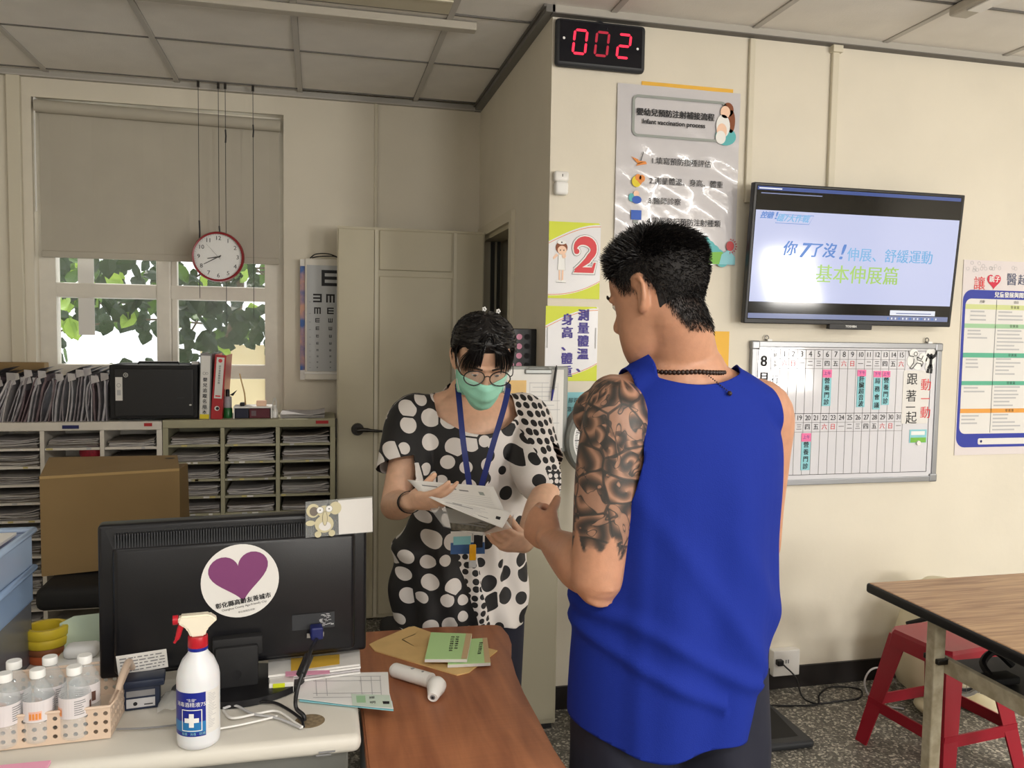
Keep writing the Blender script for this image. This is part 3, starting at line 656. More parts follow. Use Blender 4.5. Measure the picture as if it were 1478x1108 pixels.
frame_line(mb, rrect(1.180, 2.265, 1.580, 2.425, .025), .010, Yp, 'grey_print')
mb.text('嬰幼兒預防注射補接流程', (1.362, Yp, 2.358), WX, WZ, .030, 'ink', bold=.035)
mb.text('Infant vaccination process', (1.355, Yp, 2.324), WX, WZ, .0255, 'ink', bold=.03)
for i, (s_, xr) in enumerate((('1.填寫預防接種評估', 1.262), ('2.測量體溫、身高、體重', 1.258), ('3.醫師診察', 1.255), ('4.電腦登記預防注射種類', 1.252))):
    mb.text(s_, (xr, Yp, 2.175-i*.0775), WX, WZ, .0295, 'ink', align='LEFT', bold=.01)
mb.build('lettering', po)
mb = MB()   # little drawings
def dn_(nm):
    global mb
    mb.build(nm, po); mb = MB()
def blob(cx, cz, rx, rz, m, k=0, n=22): mb.disc((cx, Yp-.0004*k, cz), WX, WZ, rx, m, n, rz)
mb.flat([(-.03, .015), (.0, -.012), (.03, .0), (.0, .0), (-.0, .005)], (1.21, Yp, 2.172), WX, WZ, 'orange').flat([(-.01, -.02), (.036, -.01), (.03, .0), (0, -.008)], (1.21, Yp, 2.172), WX, WZ, 'orange').flat([(.008, 0), (.011, 0), (.022, .035), (.019, .035)], (1.21, Yp-.0004, 2.172), WX, WZ, 'ink')
dn_('clipboard_drawing'); blob(1.205, 2.093, .020, .022, 'yellow'); blob(1.211, 2.108, .013, .013, 'orange', 1); blob(1.227, 2.105, .012, .014, 'orange', 1); mb.flat([(-.016, 0), (.016, -.002), (.004, -.022)], (1.218, Yp-.0005, 2.102), WX, WZ, 'orange')
dn_('heart_drawing'); blob(1.205, 2.045, .012, .012, 'skin_print'); blob(1.207, 2.022, .020, .015, 'blue_ink', 1); blob(1.185, 2.03, .012, .016, 'teal', 0)
dn_('doctor_drawing'); mb.box((1.185, Yp, 1.945), (1.228, Yp+.0002, 1.982), 'blue_ink').box((1.195, Yp, 1.93), (1.215, Yp+.0002, 1.943), 'grey_print')
dn_('computer_drawing')
blob(1.585, 2.395, .024, .028, 'brown_print'); blob(1.573, 2.385, .021, .024, 'skin_print', 1); blob(1.60, 2.35, .017, .045, 'brown_print', 0); blob(1.565, 2.33, .030, .045, 'white', 1); blob(1.578, 2.29, .045, .035, 'teal', 0); blob(1.56, 2.31, .022, .03, 'skin_print', 2); blob(1.556, 2.285, .022, .026, 'white', 3)
dn_('mother_drawing')
for q in range(5): blob(1.50+q*.02, 1.865-q*.016, .028, .028, 'teal', q*.3)
mb.flat([(-.14, 0), (0, 0), (.0, .012), (-.06, .05), (-.14, .045)], (1.636, Yp-.001, pz0+.002), WX, WZ, 'green')
mb.flat([(-.07, 0), (0, 0), (0, .03), (-.03, .06), (-.06, .04)], (1.636, Yp-.0014, pz0+.002), WX, WZ, 'cyan_note')
blob(1.612, 1.858, .017, .020, 'red', 4)
for q in range(9):
    a = math.radians(-90+q*22); u = V((math.cos(a), 0, math.sin(a))); p = V((-u.z, 0, u.x))*.003; c_ = V((1.612, Yp-.002, 1.858)); mb.add([c_+u*.024-p, c_+u*.024+p, c_+u*.033], [(0, 1, 2)], 'red')
mb.build('seaside_drawing', po)

# motion sensor
s_ = thing('motion_sensor', 'small white motion sensor on the wall above the number 2 sign', 'sensor', (.897, YR, 2.065))
MB().rbox((.867, YR-.032, 2.072), (.926, YR, 2.112), .010, 'white_plastic', 3).build('housing', s_, smooth=40)
MB().rbox((.870, YR-.038, 2.022), (.923, YR, 2.0735), .012, 'white', 3).build('lens', s_, smooth=40)
MB().box((.897, YR-.0325, 2.09), (.900, YR-.0318, 2.10), 'ink').build('indicator', s_)

# the two yellow cornered signs
def sign_sheet(nm, label, x0_, z0_, x1_, z1_, Y):
    t = thing(nm, label, 'sign', ((x0_+x1_)/2, YR, (z0_+z1_)/2))
    W_, H_ = x1_-x0_, z1_-z0_
    mat_ = 'sign_white'
    MB().box((x0_, Y-.001, z0_), (x1_, Y, z1_), mat_).build('sheet', t)
    mb = MB(); arc = [(x0_+W_*u, z1_-H_*(.30*(1-u)**2+.02*u)) for u in [k/12 for k in range(13)]]
    arc = [(x0_, z1_)]+[(x0_+W_*k/12, z1_-H_*(.26-.24*math.sin(k/12*PI/2))) for k in range(13)]
    mb.add([(a, Y-.0014, b) for a, b in [(x0_, z1_)]+[(x1_-.04*W_, z1_)]]+[(a, Y-.0014, b) for a, b in arc[:0:-1]], [tuple(range(2+13))], 'lime')
    arc2 = [(x0_+W_*k/12, z0_+H_*(.035+.19*(k/12)**2.2)) for k in range(13)]
    mb.add([(a, Y-.0014, b) for a, b in arc2]+[(x1_, Y-.0014, z0_), (x0_, Y-.0014, z0_)], [tuple(range(15))], 'lime')
    for ar, dz in ((arc[1:], -.006), (arc2, .005)):
        mb.add([(a, Y-.0015, b+dz) for a, b in ar]+[(a, Y-.0015, b+dz-.0025) for a, b in ar], [(i, i+1, 14+i, 13+i) for i in range(12)], 'orange')
    mb.build('coloured_corners', t); return t
mat('sign_white', (226, 226, 230), .2, coat=.5)
t2 = sign_sheet('number_sign', 'white and lime sign with a big red 2 and a nurse drawing', .857, 1.632, 1.066, 1.925, YW)
Y2 = YW-.0025
def numeral2(mb, cx, cz, s, y, grow, m):
    pts = []; wdt = []
    for k in range(15):
        a = math.radians(195-k*17.5); pts.append((cx+s*.30*math.cos(a), cz+s*.22+s*.27*math.sin(a))); wdt.append(.045+.10*math.sin(min(1, k/11)*PI*.75)**1.5)
    pts += [(cx+s*.10, cz-s*.12), (cx-s*.12, cz-s*.30), (cx-s*.30, cz-s*.43)]; wdt += [.10, .06, .035]
    L = []; R_ = []
    for i, p in enumerate(pts):
        a = V(pts[max(0, i-1)]); b = V(pts[min(len(pts)-1, i+1)]); d = (b-a).normalized(); nn = V((-d.y, d.x)); w_ = wdt[i]*s*.95+grow
        L.append(V(p)+nn*w_); R_.append(V(p)-nn*w_)
    n = len(pts); mb.add([(p.x, y, p.y) for p in L]+[(p.x, y, p.y) for p in R_], [(i, i+1, n+i+1, n+i) for i in range(n-1)], m)
    mb.disc((pts[0][0]+s*.04, y-.0002, pts[0][1]), WX, WZ, s*.085+grow, m, 16)
    g = grow
    mb.add([(cx-s*.34-g, y-.0004, cz-s*.50-g), (cx+s*.30+g, y-.0004, cz-s*.50-g), (cx+s*.38+g, y-.0004, cz-s*.18+g), (cx+s*.31-g, y-.0004, cz-s*.18+g), (cx+s*.25, y-.0004, cz-s*.33+g), (cx-s*.25, y-.0004, cz-s*.33+g)], [tuple(range(6))], m)
mb = MB(); numeral2(mb, 1.000, 1.795, .125, Y2, .0075, 'ink_grey'); numeral2(mb, 1.000, 1.795, .125, Y2-.0015, .0055, 'white'); numeral2(mb, 1.000, 1.795, .125, Y2-.003, 0, 'red_ink'); mb.build('numeral', t2)
mb = MB(); nx_, nz_ = .908, 1.80
def bl2(dx, dz, rx, rz, m, k): mb.disc((nx_+dx, Y2-.0004*k, nz_+dz), WX, WZ, rx, m, 18, rz)
mb.flat([(-.010, -.05), (-.003, -.05), (-.002, -.10), (-.009, -.10)], (nx_, Y2, nz_), WX, WZ, 'skin_print').flat([(.003, -.05), (.010, -.05), (.009, -.10), (.002, -.10)], (nx_, Y2, nz_), WX, WZ, 'skin_print')
mb.flat([(-.012, .0), (.014, .0), (.017, -.06), (-.015, -.06)], (nx_, Y2-.0003, nz_), WX, WZ, 'white'); frame_line(mb, [(nx_-.012, nz_), (nx_-.015, nz_-.06), (nx_+.017, nz_-.06), (nx_+.014, nz_)], .001, Y2-.0005, 'ink_grey')
mb.flat([(-.012, -.004), (-.030, -.020), (-.034, -.012), (-.02, .004)], (nx_, Y2-.0004, nz_), WX, WZ, 'skin_print')
bl2(-.010, -.103, .010, .005, 'white', 2); bl2(.010, -.103, .010, .005, 'white', 2); frame_line(mb, [(nx_-.02+.04*k/7, nz_-.108+(0 if k%2 else .001)) for k in range(8)], .0008, Y2-.001, 'ink_grey')
bl2(0, .026, .024, .024, 'brown_print', 2); bl2(.002, .016, .018, .017, 'skin_print', 3); bl2(.0, .046, .018, .008, 'white', 4); bl2(0, .046, .003, .003, 'ink', 5)
bl2(-.005, .016, .002, .003, 'ink', 5); bl2(.009, .016, .002, .003, 'ink', 5); bl2(.010, -.006, .008, .009, 'skin_print', 5)
mb.build('nurse_drawing', t2)
t3 = sign_sheet('direction_sign', 'white and lime sign with large purple characters below the number 2 sign', .850, 1.312, 1.062, 1.602, YW)
mat('purple_ink', (58, 42, 140), .5)
mb = MB()
for i, ch in enumerate('測量體溫、'): mb.text(ch, (1.003 if ch != '、' else 1.0, Y2, 1.566-i*.0505), WX, WZ, .047, 'purple_ink', bold=.045)
for i, ch in enumerate('身高、體重'): mb.text(ch, (.938, Y2, 1.548-i*.0505), WX, WZ, .047, 'purple_ink', bold=.045)
mb.build('lettering', t3)
MB().box((.856, Y2-.001, 1.44), (.86, YW, 1.52), 'ink_light').box((1.052, Y2-.001, 1.44), (1.056, YW, 1.52), 'ink_light').build('holder_tabs', t3)
n_ = thing('paper_note', 'pale blue handwritten note on the wall above the dial scale', 'note', (1.0, YR, 1.205))
MB().box((.930, YW-.001, 1.13), (1.07, YW, 1.268), 'cyan_note').build('sheet', n_)
MB().text('腳跟、臀部', (1.0, YW-.0015, 1.235), WX, WZ, .021, 'ink').text('靠牆站好', (.985, YW-.0015, 1.20), WX, WZ, .021, 'ink').build('lettering', n_)
tag(MB().box((1.50, YW-.0015, 1.30), (1.628, YW, 1.515), 'orange_paper').build('paper_sheet'), 'plain orange sheet on the wall behind the man in blue', 'paper')
n_ = thing('wall_plate', 'small white wall plate low behind the hands of the two people', 'wall plate', (.89, YR, .81))
MB().rbox((.868, YR-.008, .775), (.912, YR, .845), .002, 'white_plastic').text('ON', (.885, YR-.0085, .81), WX, WZ, .016, 'ink_grey').build('plate', n_)

# television
tvt = math.radians(5)
tv = thing('television', 'wall mounted black flat television showing a pale blue slide', 'television', (2.20, YR-.06, 1.83))
TW, TH = 1.0, .572
ty = V((0, -math.sin(tvt), math.cos(tvt))); tnn = V((0, -math.cos(tvt), -math.sin(tvt)))
Dtv = 2.955
tc_ = (atY(1087, 263, Dtv)+atY(1389, 283, Dtv)+atY(1076, 466, Dtv)+atY(1376, 473, Dtv))/4
TW = (atY(1389, 283, Dtv)-atY(1087, 263, Dtv)).length; TH = (atY(1087, 263, Dtv)-atY(1076, 466, Dtv)).length
Mt = Matrix(((1, 0, 0, tc_.x), (0, -tnn.y*1, ty.y, tc_.y), (0, -tnn.z, ty.z, tc_.z), (0, 0, 0, 1)))
def TVB(mb, nm, smooth=None): return mb.xf(Mt).build(nm, tv, smooth=smooth)
h2, w2 = TH/2, TW/2
TVB(MB().rbox((-w2, 0, -h2), (w2, .03, h2), .004, 'black_plastic').rbox((-w2+.12, .03, -h2+.08), (w2-.12, .055, h2-.12), .01, 'black_matte'), 'casing')
TVB(MB().rbox((-.10, -.004, -h2-.018), (.10, .02, -h2+.006), .002, 'black_plastic'), 'badge_bar')
TVB(MB().text('TOSHIBA', (0, -.005, -h2-.005), (1, 0, 0), (0, 0, 1), .013, 'white', bold=.02), 'badge')
mat('scr_black', (14, 14, 20), .08, emit=.15); mat('scr_slide', (196, 202, 234), .08, emit=.92); mat('scr_bar', (80, 100, 165), .08, emit=.7); mat('scr_blue', (52, 118, 200), .3, emit=.85); mat('scr_sky', (110, 174, 224), .3, emit=.85); mat('scr_lime', (160, 202, 90), .3, emit=.85); mat('scr_white', (226, 230, 240), .3, emit=.9); mat('scr_task', (140, 150, 190), .1, emit=.7)
TVB(MB().box((-w2+.012, -.0012, -h2+.018), (w2-.012, .0, h2-.01), 'scr_black'), 'screen')
mb = MB(); X_, Z_ = V((1, 0, 0)), V((0, 0, 1))
mb.box((-w2+.014, -.0016, -h2+.088), (w2-.016, -.0013, h2-.105), 'scr_slide').box((-w2+.014, -.0016, h2-.028), (w2-.02, -.0013, h2-.014), 'scr_bar').box((-w2+.014, -.0016, -h2+.022), (w2-.02, -.0013, -h2+.042), 'scr_task').box((.18, -.002, -h2+.045), (.40, -.0017, -h2+.066), 'scr_white')
TVB(mb, 'slide')
mb = MB(); y = -.0024
mb.text('控糖', (-.425, y, .150), X_, Z_, .028, 'scr_blue', bold=.05, shear=.35).text('!', (-.385, y, .150), X_, Z_, .04, 'scr_blue', bold=.04, shear=.3)
mb.text('穩7大作戰', (-.31, y, .142), X_, Z_, .032, 'scr_sky', bold=.03, shear=.35)
frame_line(mb, [(-.385, .122), (-.235, .122), (-.215, .158), (-.365, .158)], .002, y, 'scr_blue')
mb.text('你', (-.313, y, .022), X_, Z_, .062, 'scr_blue', bold=.02, shear=.2).text('7', (-.25, y, .018), X_, Z_, .082, 'scr_blue', bold=.03, shear=.3).text('了沒', (-.165, y, .020), X_, Z_, .062, 'scr_blue', bold=.025, shear=.2).text('!', (-.078, y, .018), X_, Z_, .085, 'scr_blue', bold=.03, shear=.3)
mb.text('伸展、舒緩運動', (.155, y, .008), X_, Z_, .0585, 'scr_sky', bold=.012)
mb.text('基本伸展篇', (.01, y, -.075), X_, Z_, .078, 'scr_lime', bold=.012)
for q in range(14): mb.box((.17+q*.018-.0, y, -h2+.028), (.176+q*.018, y+.0003, -h2+.036), 'scr_white' if q % 3 else 'scr_blue')
mb.box((-w2+.02, y, h2-.024), (-w2+.12, y+.0002, h2-.019), 'scr_white').box((-w2+.03, y, h2-.042), (-w2+.30, y+.0002, h2-.038), 'scr_task').box((.21, y, -h2+.052), (.38, y+.0002, -h2+.055), 'scr_bar')
TVB(mb, 'slide_lettering')
MB().box((2.0, Dtv+.02, 1.70), (2.42, YR-.002, 1.98), 'black_matte').build('wall_bracket', tv)

# whiteboard
wx0, wx1, wz0, wz1 = 1.722, 2.632, .876, 1.478
wb = thing('whiteboard', 'aluminium framed whiteboard calendar below the television', 'whiteboard', ((wx0+wx1)/2, YR, (wz0+wz1)/2))
mat('board_white', (218, 218, 224), .07, coat=.3); mat('aluminium', (150, 152, 156), .35, .7)
MB().box((wx0+.01, YR-.018, wz0+.01), (wx1-.01, YR-.002, wz1-.01), 'board_white').build('panel', wb)
fr = .024
for a, b in (((wx0+fr, YR-.024, wz0), (wx1-fr, YR, wz0+fr)), ((wx0+fr, YR-.024, wz1-fr), (wx1-fr, YR, wz1)), ((wx0, YR-.024, wz0), (wx0+fr, YR, wz1)), ((wx1-fr, YR-.024, wz0), (wx1, YR, wz1))):
    MB().rbox(a, b, .003, 'aluminium').build('frame_bar', wb)
for a in (wx0, wx1-.032):
    for b in (wz0, wz1-.032): MB().rbox((a-.003, YR-.027, b-.002), (a+.035, YR, b+.034), .006, 'aluminium').build('corner_cap', wb)
for a in (1.793, 2.563): MB().ring((a, YR-.01, wz1+.014), WX, WZ, .011, .004, 'dark_metal').box((a, YR-.02, wz1-.002), (a+.02, YR-.002, wz1+.008), 'white').build('hanging_ring', wb)
yb = YR-.0185
def bx(px_): return atY(px_, 560, yb).x       # board columns by reading the photograph at the board plane
def bz(zx, zy): return atY(1070+zx/4.923, 480+zy/4.923, yb)
mb = MB()
gx0, gx1, gxr = bz(115, 300).x, bz(1160, 300).x, bz(1345, 300).x; gz1, gz0 = bz(600, 122).z, bz(600, 1005).z
def hl(a, b, z, t=.0016, m='ink_grey'): mb.box((a, yb-.0006, z-t/2), (b, yb, z+t/2), m)
def vl(x, a, b, t=.0016, m='ink_grey'): mb.box((x-t/2, yb-.0006, a), (x+t/2, yb, b), m)
zr1 = bz(600, 187).z; zr2 = bz(600, 255).z; zm = bz(600, 573).z; zm1 = bz(600, 637).z; zm2 = bz(600, 703).z
c0 = bz(207, 300).x; c1 = bz(272, 300).x; cw = (gx1-c1)/15
hl(gx0, gxr, gz1, .002, 'ink'); hl(gx0, gxr, gz0, .002, 'ink'); vl(gx0, gz0, gz1, .002, 'ink'); vl(gxr, gz0, gz1, .002, 'ink'); hl(c0, gx1, zr1); hl(c0, gx1, zr2); hl(c0, gx1, zm, .002, 'ink'); hl(c0, gx1, zm1); hl(c0, gx1, zm2)
vl(c0, gz0, gz1)
cw2 = (gx1-c0)/16
for k in range(16): vl(c1+cw*k, zm, gz1)
for k in range(17): vl(c0+cw2*k, gz0, zm)
wkd = '六日一二三四五'
d = 1
for k in range(15):
    x = c1+cw*(k+.5); ch = wkd[k % 7]; mb.text(str(k+1), (x, yb-.001, (gz1+zr1)/2), WX, WZ, .034 if k < 9 else .030, 'ink', bold=.0, space=.85)
    mb.text(ch, (x, yb-.001, (zr1+zr2)/2), WX, WZ, .027, 'red_ink' if ch in '六日' else 'ink', bold=.005)
for k in range(16):
    x = c0+cw2*(k+.5); ch = wkd[(k+15) % 7]; mb.text(str(k+16), (x, yb-.001, (zm+zm1)/2), WX, WZ, .030, 'ink', space=.85)
    mb.text(ch, (x, yb-.001, (zm1+zm2)/2), WX, WZ, .027, 'red_ink' if ch in '六日' else 'ink', bold=.005)
mb.text('8', (bz(160, 200).x, yb-.001, bz(160, 205).z), WX, WZ, .062, 'ink', bold=.03).text('月', (bz(160, 320).x, yb-.001, bz(160, 325).z), WX, WZ, .05, 'ink', bold=.03)
mb.text('日', (bz(240, 150).x, yb-.001, bz(240, 140).z), WX, WZ, .02, 'ink').text('期', (bz(240, 150).x, yb-.001, bz(240, 165).z), WX, WZ, .016, 'ink').text('星', (bz(240, 200).x, yb-.001, bz(240, 208).z), WX, WZ, .016, 'ink').text('期', (bz(240, 200).x, yb-.001, bz(240, 235).z), WX, WZ, .016, 'ink').text('行', (bz(240, 330).x, yb-.001, bz(240, 335).z), WX, WZ, .036, 'ink')
mb.text('事', (bz(240, 400).x, yb-.001, bz(240, 410).z), WX, WZ, .036, 'ink').text('曆', (bz(240, 480).x, yb-.001, bz(240, 485).z), WX, WZ, .036, 'ink')
mb.build('calendar_grid', wb)
def strip(zx0, zx1, zt, zmid, zb, top, txt, label):
    a, b = bz(zx0, 400).x, bz(zx1, 400).x; z1_, z2_, z3_ = bz(600, zt).z, bz(600, zmid).z, bz(600, zb).z
    t = thing('magnet_strip', label, 'magnet', ((a+b)/2, YR-.02, (z1_+z3_)/2), group='blue schedule magnets on the whiteboard')
    MB().box((a, yb-.002, z2_), (b, yb, z1_), 'pink_hot').box((a+.001, yb-.002, z3_), (b-.001, yb, z2_-.002), 'cyan_note').build('strip', t)
    m_ = MB().text(top, ((a+b)/2, yb-.0026, (z1_+z2_)/2), WX, WZ, .017, 'purple_ink')
    hh = (z2_-z3_)/len(txt)
    for i, ch in enumerate(txt): m_.text(ch, ((a+b)/2, yb-.0026, z2_-hh*(i+.5)), WX, WZ, .026, 'ink', bold=.02)
    m_.build('lettering', t)
strip(573, 637, 262, 318, 520, '上午', '營養門診', 'leftmost pink and blue magnet in the upper row of the whiteboard')
strip(820, 880, 262, 308, 530, '下午', '肝臟超音波', 'pink and blue magnet with five characters under the 10')
strip(935, 990, 270, 315, 548, '下午', '局務會議', 'pink and blue magnet with four characters under the 12')
strip(997, 1052, 270, 315, 515, '上午', '營養門診', 'rightmost pink and blue magnet in the upper row, under the 13')
strip(440, 507, 712, 770, 972, '上午', '營養門診', 'pink and blue magnet alone in the lower row of the whiteboard')
sg = thing('slogan_sheet', 'white strip with red and black characters at the right of the whiteboard', 'sign', (2.6, YR-.02, 1.3))
mb = MB()
for zx, zy, ch, m, s_ in ((1212, 335, '跟', 'ink', .055), (1205, 455, '著', 'ink', .055), (1200, 535, '一', 'ink', .05), (1205, 610, '起', 'ink', .058), (1310, 375, '動', 'red_ink', .055), (1305, 475, '一', 'red_ink', .048), (1305, 572, '動', 'red_ink', .055)):
    mb.text(ch, bz(zx, zy)+V((0, -.002, 0)), WX, WZ, s_, m, bold=.005)
MB().box((bz(1165, 0).x, yb-.0012, bz(0, 660).z), (bz(1350, 0).x, yb, bz(0, 262).z), 'paper').build('sheet', sg); mb.build('lettering', sg)
def outline_man(mb, c, s, fill, pose):
    P_ = lambda a, b: c+WX*a*s+WZ*b*s
    def limb_(pts, w_):
        for p, q in zip(pts, pts[1:]):
            d = (V(q)-V(p)).normalized(); n_ = V((-d.y, d.x))*w_; mb.add([P_(p[0]-n_.x, p[1]-n_.y), P_(q[0]-n_.x, q[1]-n_.y), P_(q[0]+n_.x, q[1]+n_.y), P_(p[0]+n_.x, p[1]+n_.y)], [(0, 1, 2, 3)], fill)
    mb.disc(P_(0, .32), WX, WZ, .10*s, fill, 14) if fill == 'ink' else mb.ring(P_(0, .32), WX, WZ, .11*s, .03*s, 'ink', 14)
    wd = .09 if fill == 'ink' else .02
    for L in pose: limb_(L, wd if fill == 'ink' else .02)
fg = thing('figure_cutout', 'white cut-out of two dancing figures at the top right of the whiteboard', 'cut-out', bz(1280, 190))
m0 = MB(); 
for q in ((1225, 150, .022), (1215, 200, .028), (1250, 225, .024), (1345, 150, .026), (1340, 200, .024), (1335, 245, .022), (1290, 180, .022), (1370, 145, .014)): m0.cyl(bz(q[0], q[1]), bz(q[0], q[1])+V((0, -.002, 0)), q[2], q[2], 'white', 18)
m0.build('sheet', fg); mb = MB()
outline_man(mb, bz(1345, 200)+V((0, -.003, 0)), .075, 'ink', [[(0, .2), (-.02, -.2)], [(-.02, -.2), (-.16, -.45), (-.2, -.7)], [(0, -.2), (.05, -.45), (.02, -.72)], [(0, .15), (-.28, .38)], [(.02, .15), (.3, .35), (.36, .55)]])
outline_man(mb, bz(1235, 190)+V((0, -.003, 0)), .075, 'line', [[(-.08, .18), (-.06, -.2), (-.3, -.55)], [(.08, .18), (.1, -.15), (.4, -.2), (.38, -.4)], [(-.08, .15), (-.35, .2), (-.42, .5)], [(.08, .12), (.35, -.02), (.45, .2)], [(0, -.2), (-.15, -.6)]]) if False else None
mb2 = MB(); c_ = bz(1235, 190)+V((0, -.003, 0)); s_ = .075
def seg(p, q, w_=.022):
    d = (V(q)-V(p)).normalized(); n_ = V((-d.y, d.x))*w_; mb.add([c_+WX*(a)*s_+WZ*b*s_ for a, b in ((p[0]-n_.x, p[1]-n_.y), (q[0]-n_.x, q[1]-n_.y), (q[0]+n_.x, q[1]+n_.y), (p[0]+n_.x, p[1]+n_.y))], [(0, 1, 2, 3)], 'ink')
mb.ring(c_+WZ*.32*s_, WX, WZ, .13*s_, .035*s_, 'ink', 14)
for A_ in (((-.1, .16), (-.4, .2), (-.5, .5)), ((-.1, .05), (-.12, -.2), (-.35, -.5), (-.2, -.55), (.1, -.2), (.4, -.25), (.42, -.42), (.52, -.2), (.45, -.1), (.12, -.02), (.1, .16), (.4, .0), (.5, .22))):
    for p, q in zip(A_, A_[1:]): seg(p, q)
mb.build('figures', fg)
pc = thing('picture_card', 'small light blue picture card held by a magnet on the whiteboard', 'card', bz(1250, 740))
MB().box(bz(1195, 688), bz(1312, 780)+V((0, -.0015, 0)), 'cyan_note').box(bz(1200, 745)+V((0, -.0018, 0)), bz(1308, 778)+V((0, -.0022, 0)), 'green').box(bz(1205, 700)+V((0, -.0018, 0)), bz(1300, 725)+V((0, -.0022, 0)), 'white').build('card', pc)
MB().cyl(bz(1253, 782), bz(1253, 782)+V((0, -.008, 0)), .011, .010, 'white_plastic', 16).build('magnet', pc)

# poster at the right edge
qx0 = 2.738; qz1 = 1.845; qz0 = .985; qx1 = qx0+.60
mat('poster_pale', (222, 214, 214), .5); mat('royal', (44, 58, 160), .45); mat('band_a', (206, 214, 150), .5); mat('band_b', (160, 200, 160), .5); mat('band_c', (92, 176, 146), .5); mat('band_d', (226, 158, 70), .5)
p2 = thing('wall_poster', 'pale poster with royal blue border and coloured bands at the right edge', 'poster', ((qx0+qx1)/2, YR, (qz0+qz1)/2))
MB().box((qx0, YW-.002, qz0), (qx1, YW, qz1), 'poster_pale').build('sheet', p2)
yq = YW-.0026
def qz(zy): return atY(1360+200/3.69, 360+zy/3.69, yq).z
def qx(zx): return atY(1360+zx/3.69, 500, yq).x
mb = MB()
bl_ = qx(92); mb.add([(a, yq, b) for a, b in rrect(qx(98), qz(1052), qx1-.02, qz(215), .045)], [tuple(range(28))], 'royal')
mb.add([(a, yq-.0004, b) for a, b in rrect(qx(112), qz(980), qx1-.03, qz(262), .03)], [tuple(range(28))], 'paper')
mb.add([(a, yq-.0004, b) for a, b in rrect(qx(215), qz(1038), qx1-.10, qz(1005), .008)], [tuple(range(28))], 'paper')
for a, b, m in ((292, 318, 'band_a'), (395, 418, 'band_b'), (550, 575, 'band_c'), (700, 722, 'band_c'), (847, 870, 'band_d')): mb.box((qx(112), yq-.0010, qz(b)), (qx1-.03, yq-.0008, qz(a)), m)
mb.box((qx(275), yq-.0010, qz(975)), (qx(278), yq-.0008, qz(265)), 'ink_grey')
mb.build('printed_panel', p2)
mb = MB(); yq2 = yq-.0014
hc = V((qx(256), yq2, qz(165))); hs = .036
mb.add([hc+WX*(16*math.sin(t)**3)/16*hs+WZ*(13*math.cos(t)-5*math.cos(2*t)-2*math.cos(3*t)-math.cos(4*t))/16*hs for t in [2*PI*k/40 for k in range(40)]], [tuple(range(40))], 'heart_red')
mat('heart_red', (206, 44, 72), .5)
mb.text('讓', (qx(180), yq2, qz(185)), WX, WZ, .062, 'red_ink', bold=0).text('親子', (qx(258), yq2-.0006, qz(158)), WX, WZ, .029, 'white', bold=.02).text('醫', (qx(350), yq2, qz(158)), WX, WZ, .058, 'ink_blue').text('起', (qx(408), yq2, qz(158)), WX, WZ, .05, 'ink_blue')
mat('ink_blue', (66, 78, 110), .5)
mb.text('兒童發展與閱讀行為', (qx(262), yq2, qz(240)), WX, WZ, .026, 'white', align='LEFT', bold=.03)
mb.text('月齡', (qx(200), yq2, qz(278)), WX, WZ, .014, 'ink').text('項目', (qx(380), yq2, qz(278)), WX, WZ, .014, 'ink')
for b in (305, 406, 562, 711, 858): mb.text('發展篇', (qx(375), yq2, qz(b)), WX, WZ, .014, 'ink', space=1.3)
rt = random.Random(8)
for rows, xa in (((330, 352, 374), 140), ((432, 450, 470), 130), ((586, 606, 626), 128), ((736, 756), 125), ((885, 904, 924), 120)):
    for r in rows: mb.box((qx(xa), yq2, qz(r+4)), (qx(xa+rt.randrange(60, 120)), yq2+.0002, qz(r-4)), 'ink_light')
for rows in ((330, 350, 370), (430, 450, 470, 490, 510, 530), (582, 602, 622, 642, 662), (732, 752, 772, 790, 810, 830), (880, 900, 920, 940, 960)):
    for r in rows: mb.box((qx(288), yq2, qz(r+4)), (qx(288+rt.randrange(70, 150)), yq2+.0002, qz(r-4)), 'ink_light')
mb.disc((qx(232), yq2, qz(1021)), WX, WZ, .006, 'navy', 14)
for q in range(16): mb.ring((qx0+rt.uniform(.01, .30), yq2+.001, qz1-rt.uniform(.01, .05)), WX, WZ, .008, .0015, 'ink_light', 12)
mb.build('lettering', p2)

# socket, plug and cable
s_ = thing('wall_socket', 'white wall socket with a black plug just above the skirting', 'socket', (1.93, YR, .125))
a, b = atY(1110, 935, YR), atY(1146, 968, YR)
MB().rbox((a.x, YR-.04, b.z), (b.x, YR-.0, a.z), .004, 'white_plastic').build('box', s_)
MB().box((a.x+.055, YR-.0415, b.z+.055), (a.x+.06, YR-.04, b.z+.07), 'ink_grey').box((a.x+.066, YR-.0415, b.z+.055), (a.x+.071, YR-.04, b.z+.07), 'ink_grey').build('slots', s_)
c_ = thing('power_cable', 'black power cable looping over the floor from the wall socket', 'cable', (1.95, 2.9, 0))
pp = atY(1124, 955, YR-.045)
MB().rbox(pp-V((.014, .02, .012)), pp+V((.014, .004, .012)), .004, 'black_plastic').build('plug', c_)
pts = [pp+V((.01, -.02, -.005)), pp+V((.05, -.05, -.05)), atZ(1158, 1005, .01), atZ(1178, 1015, .004), atZ(1205, 1012, .004), atZ(1240, 1007, .004), atZ(1240, 994, .004), atZ(1200, 991, .004), atZ(1183, 1002, .004), atZ(1179, 1016, .006), atZ(1140, 1018, .004), atZ(1095, 1017, .004)]
MB().tube(pts, .0035, 'black_plastic', 6, 6).build('cord', c_, smooth=60)
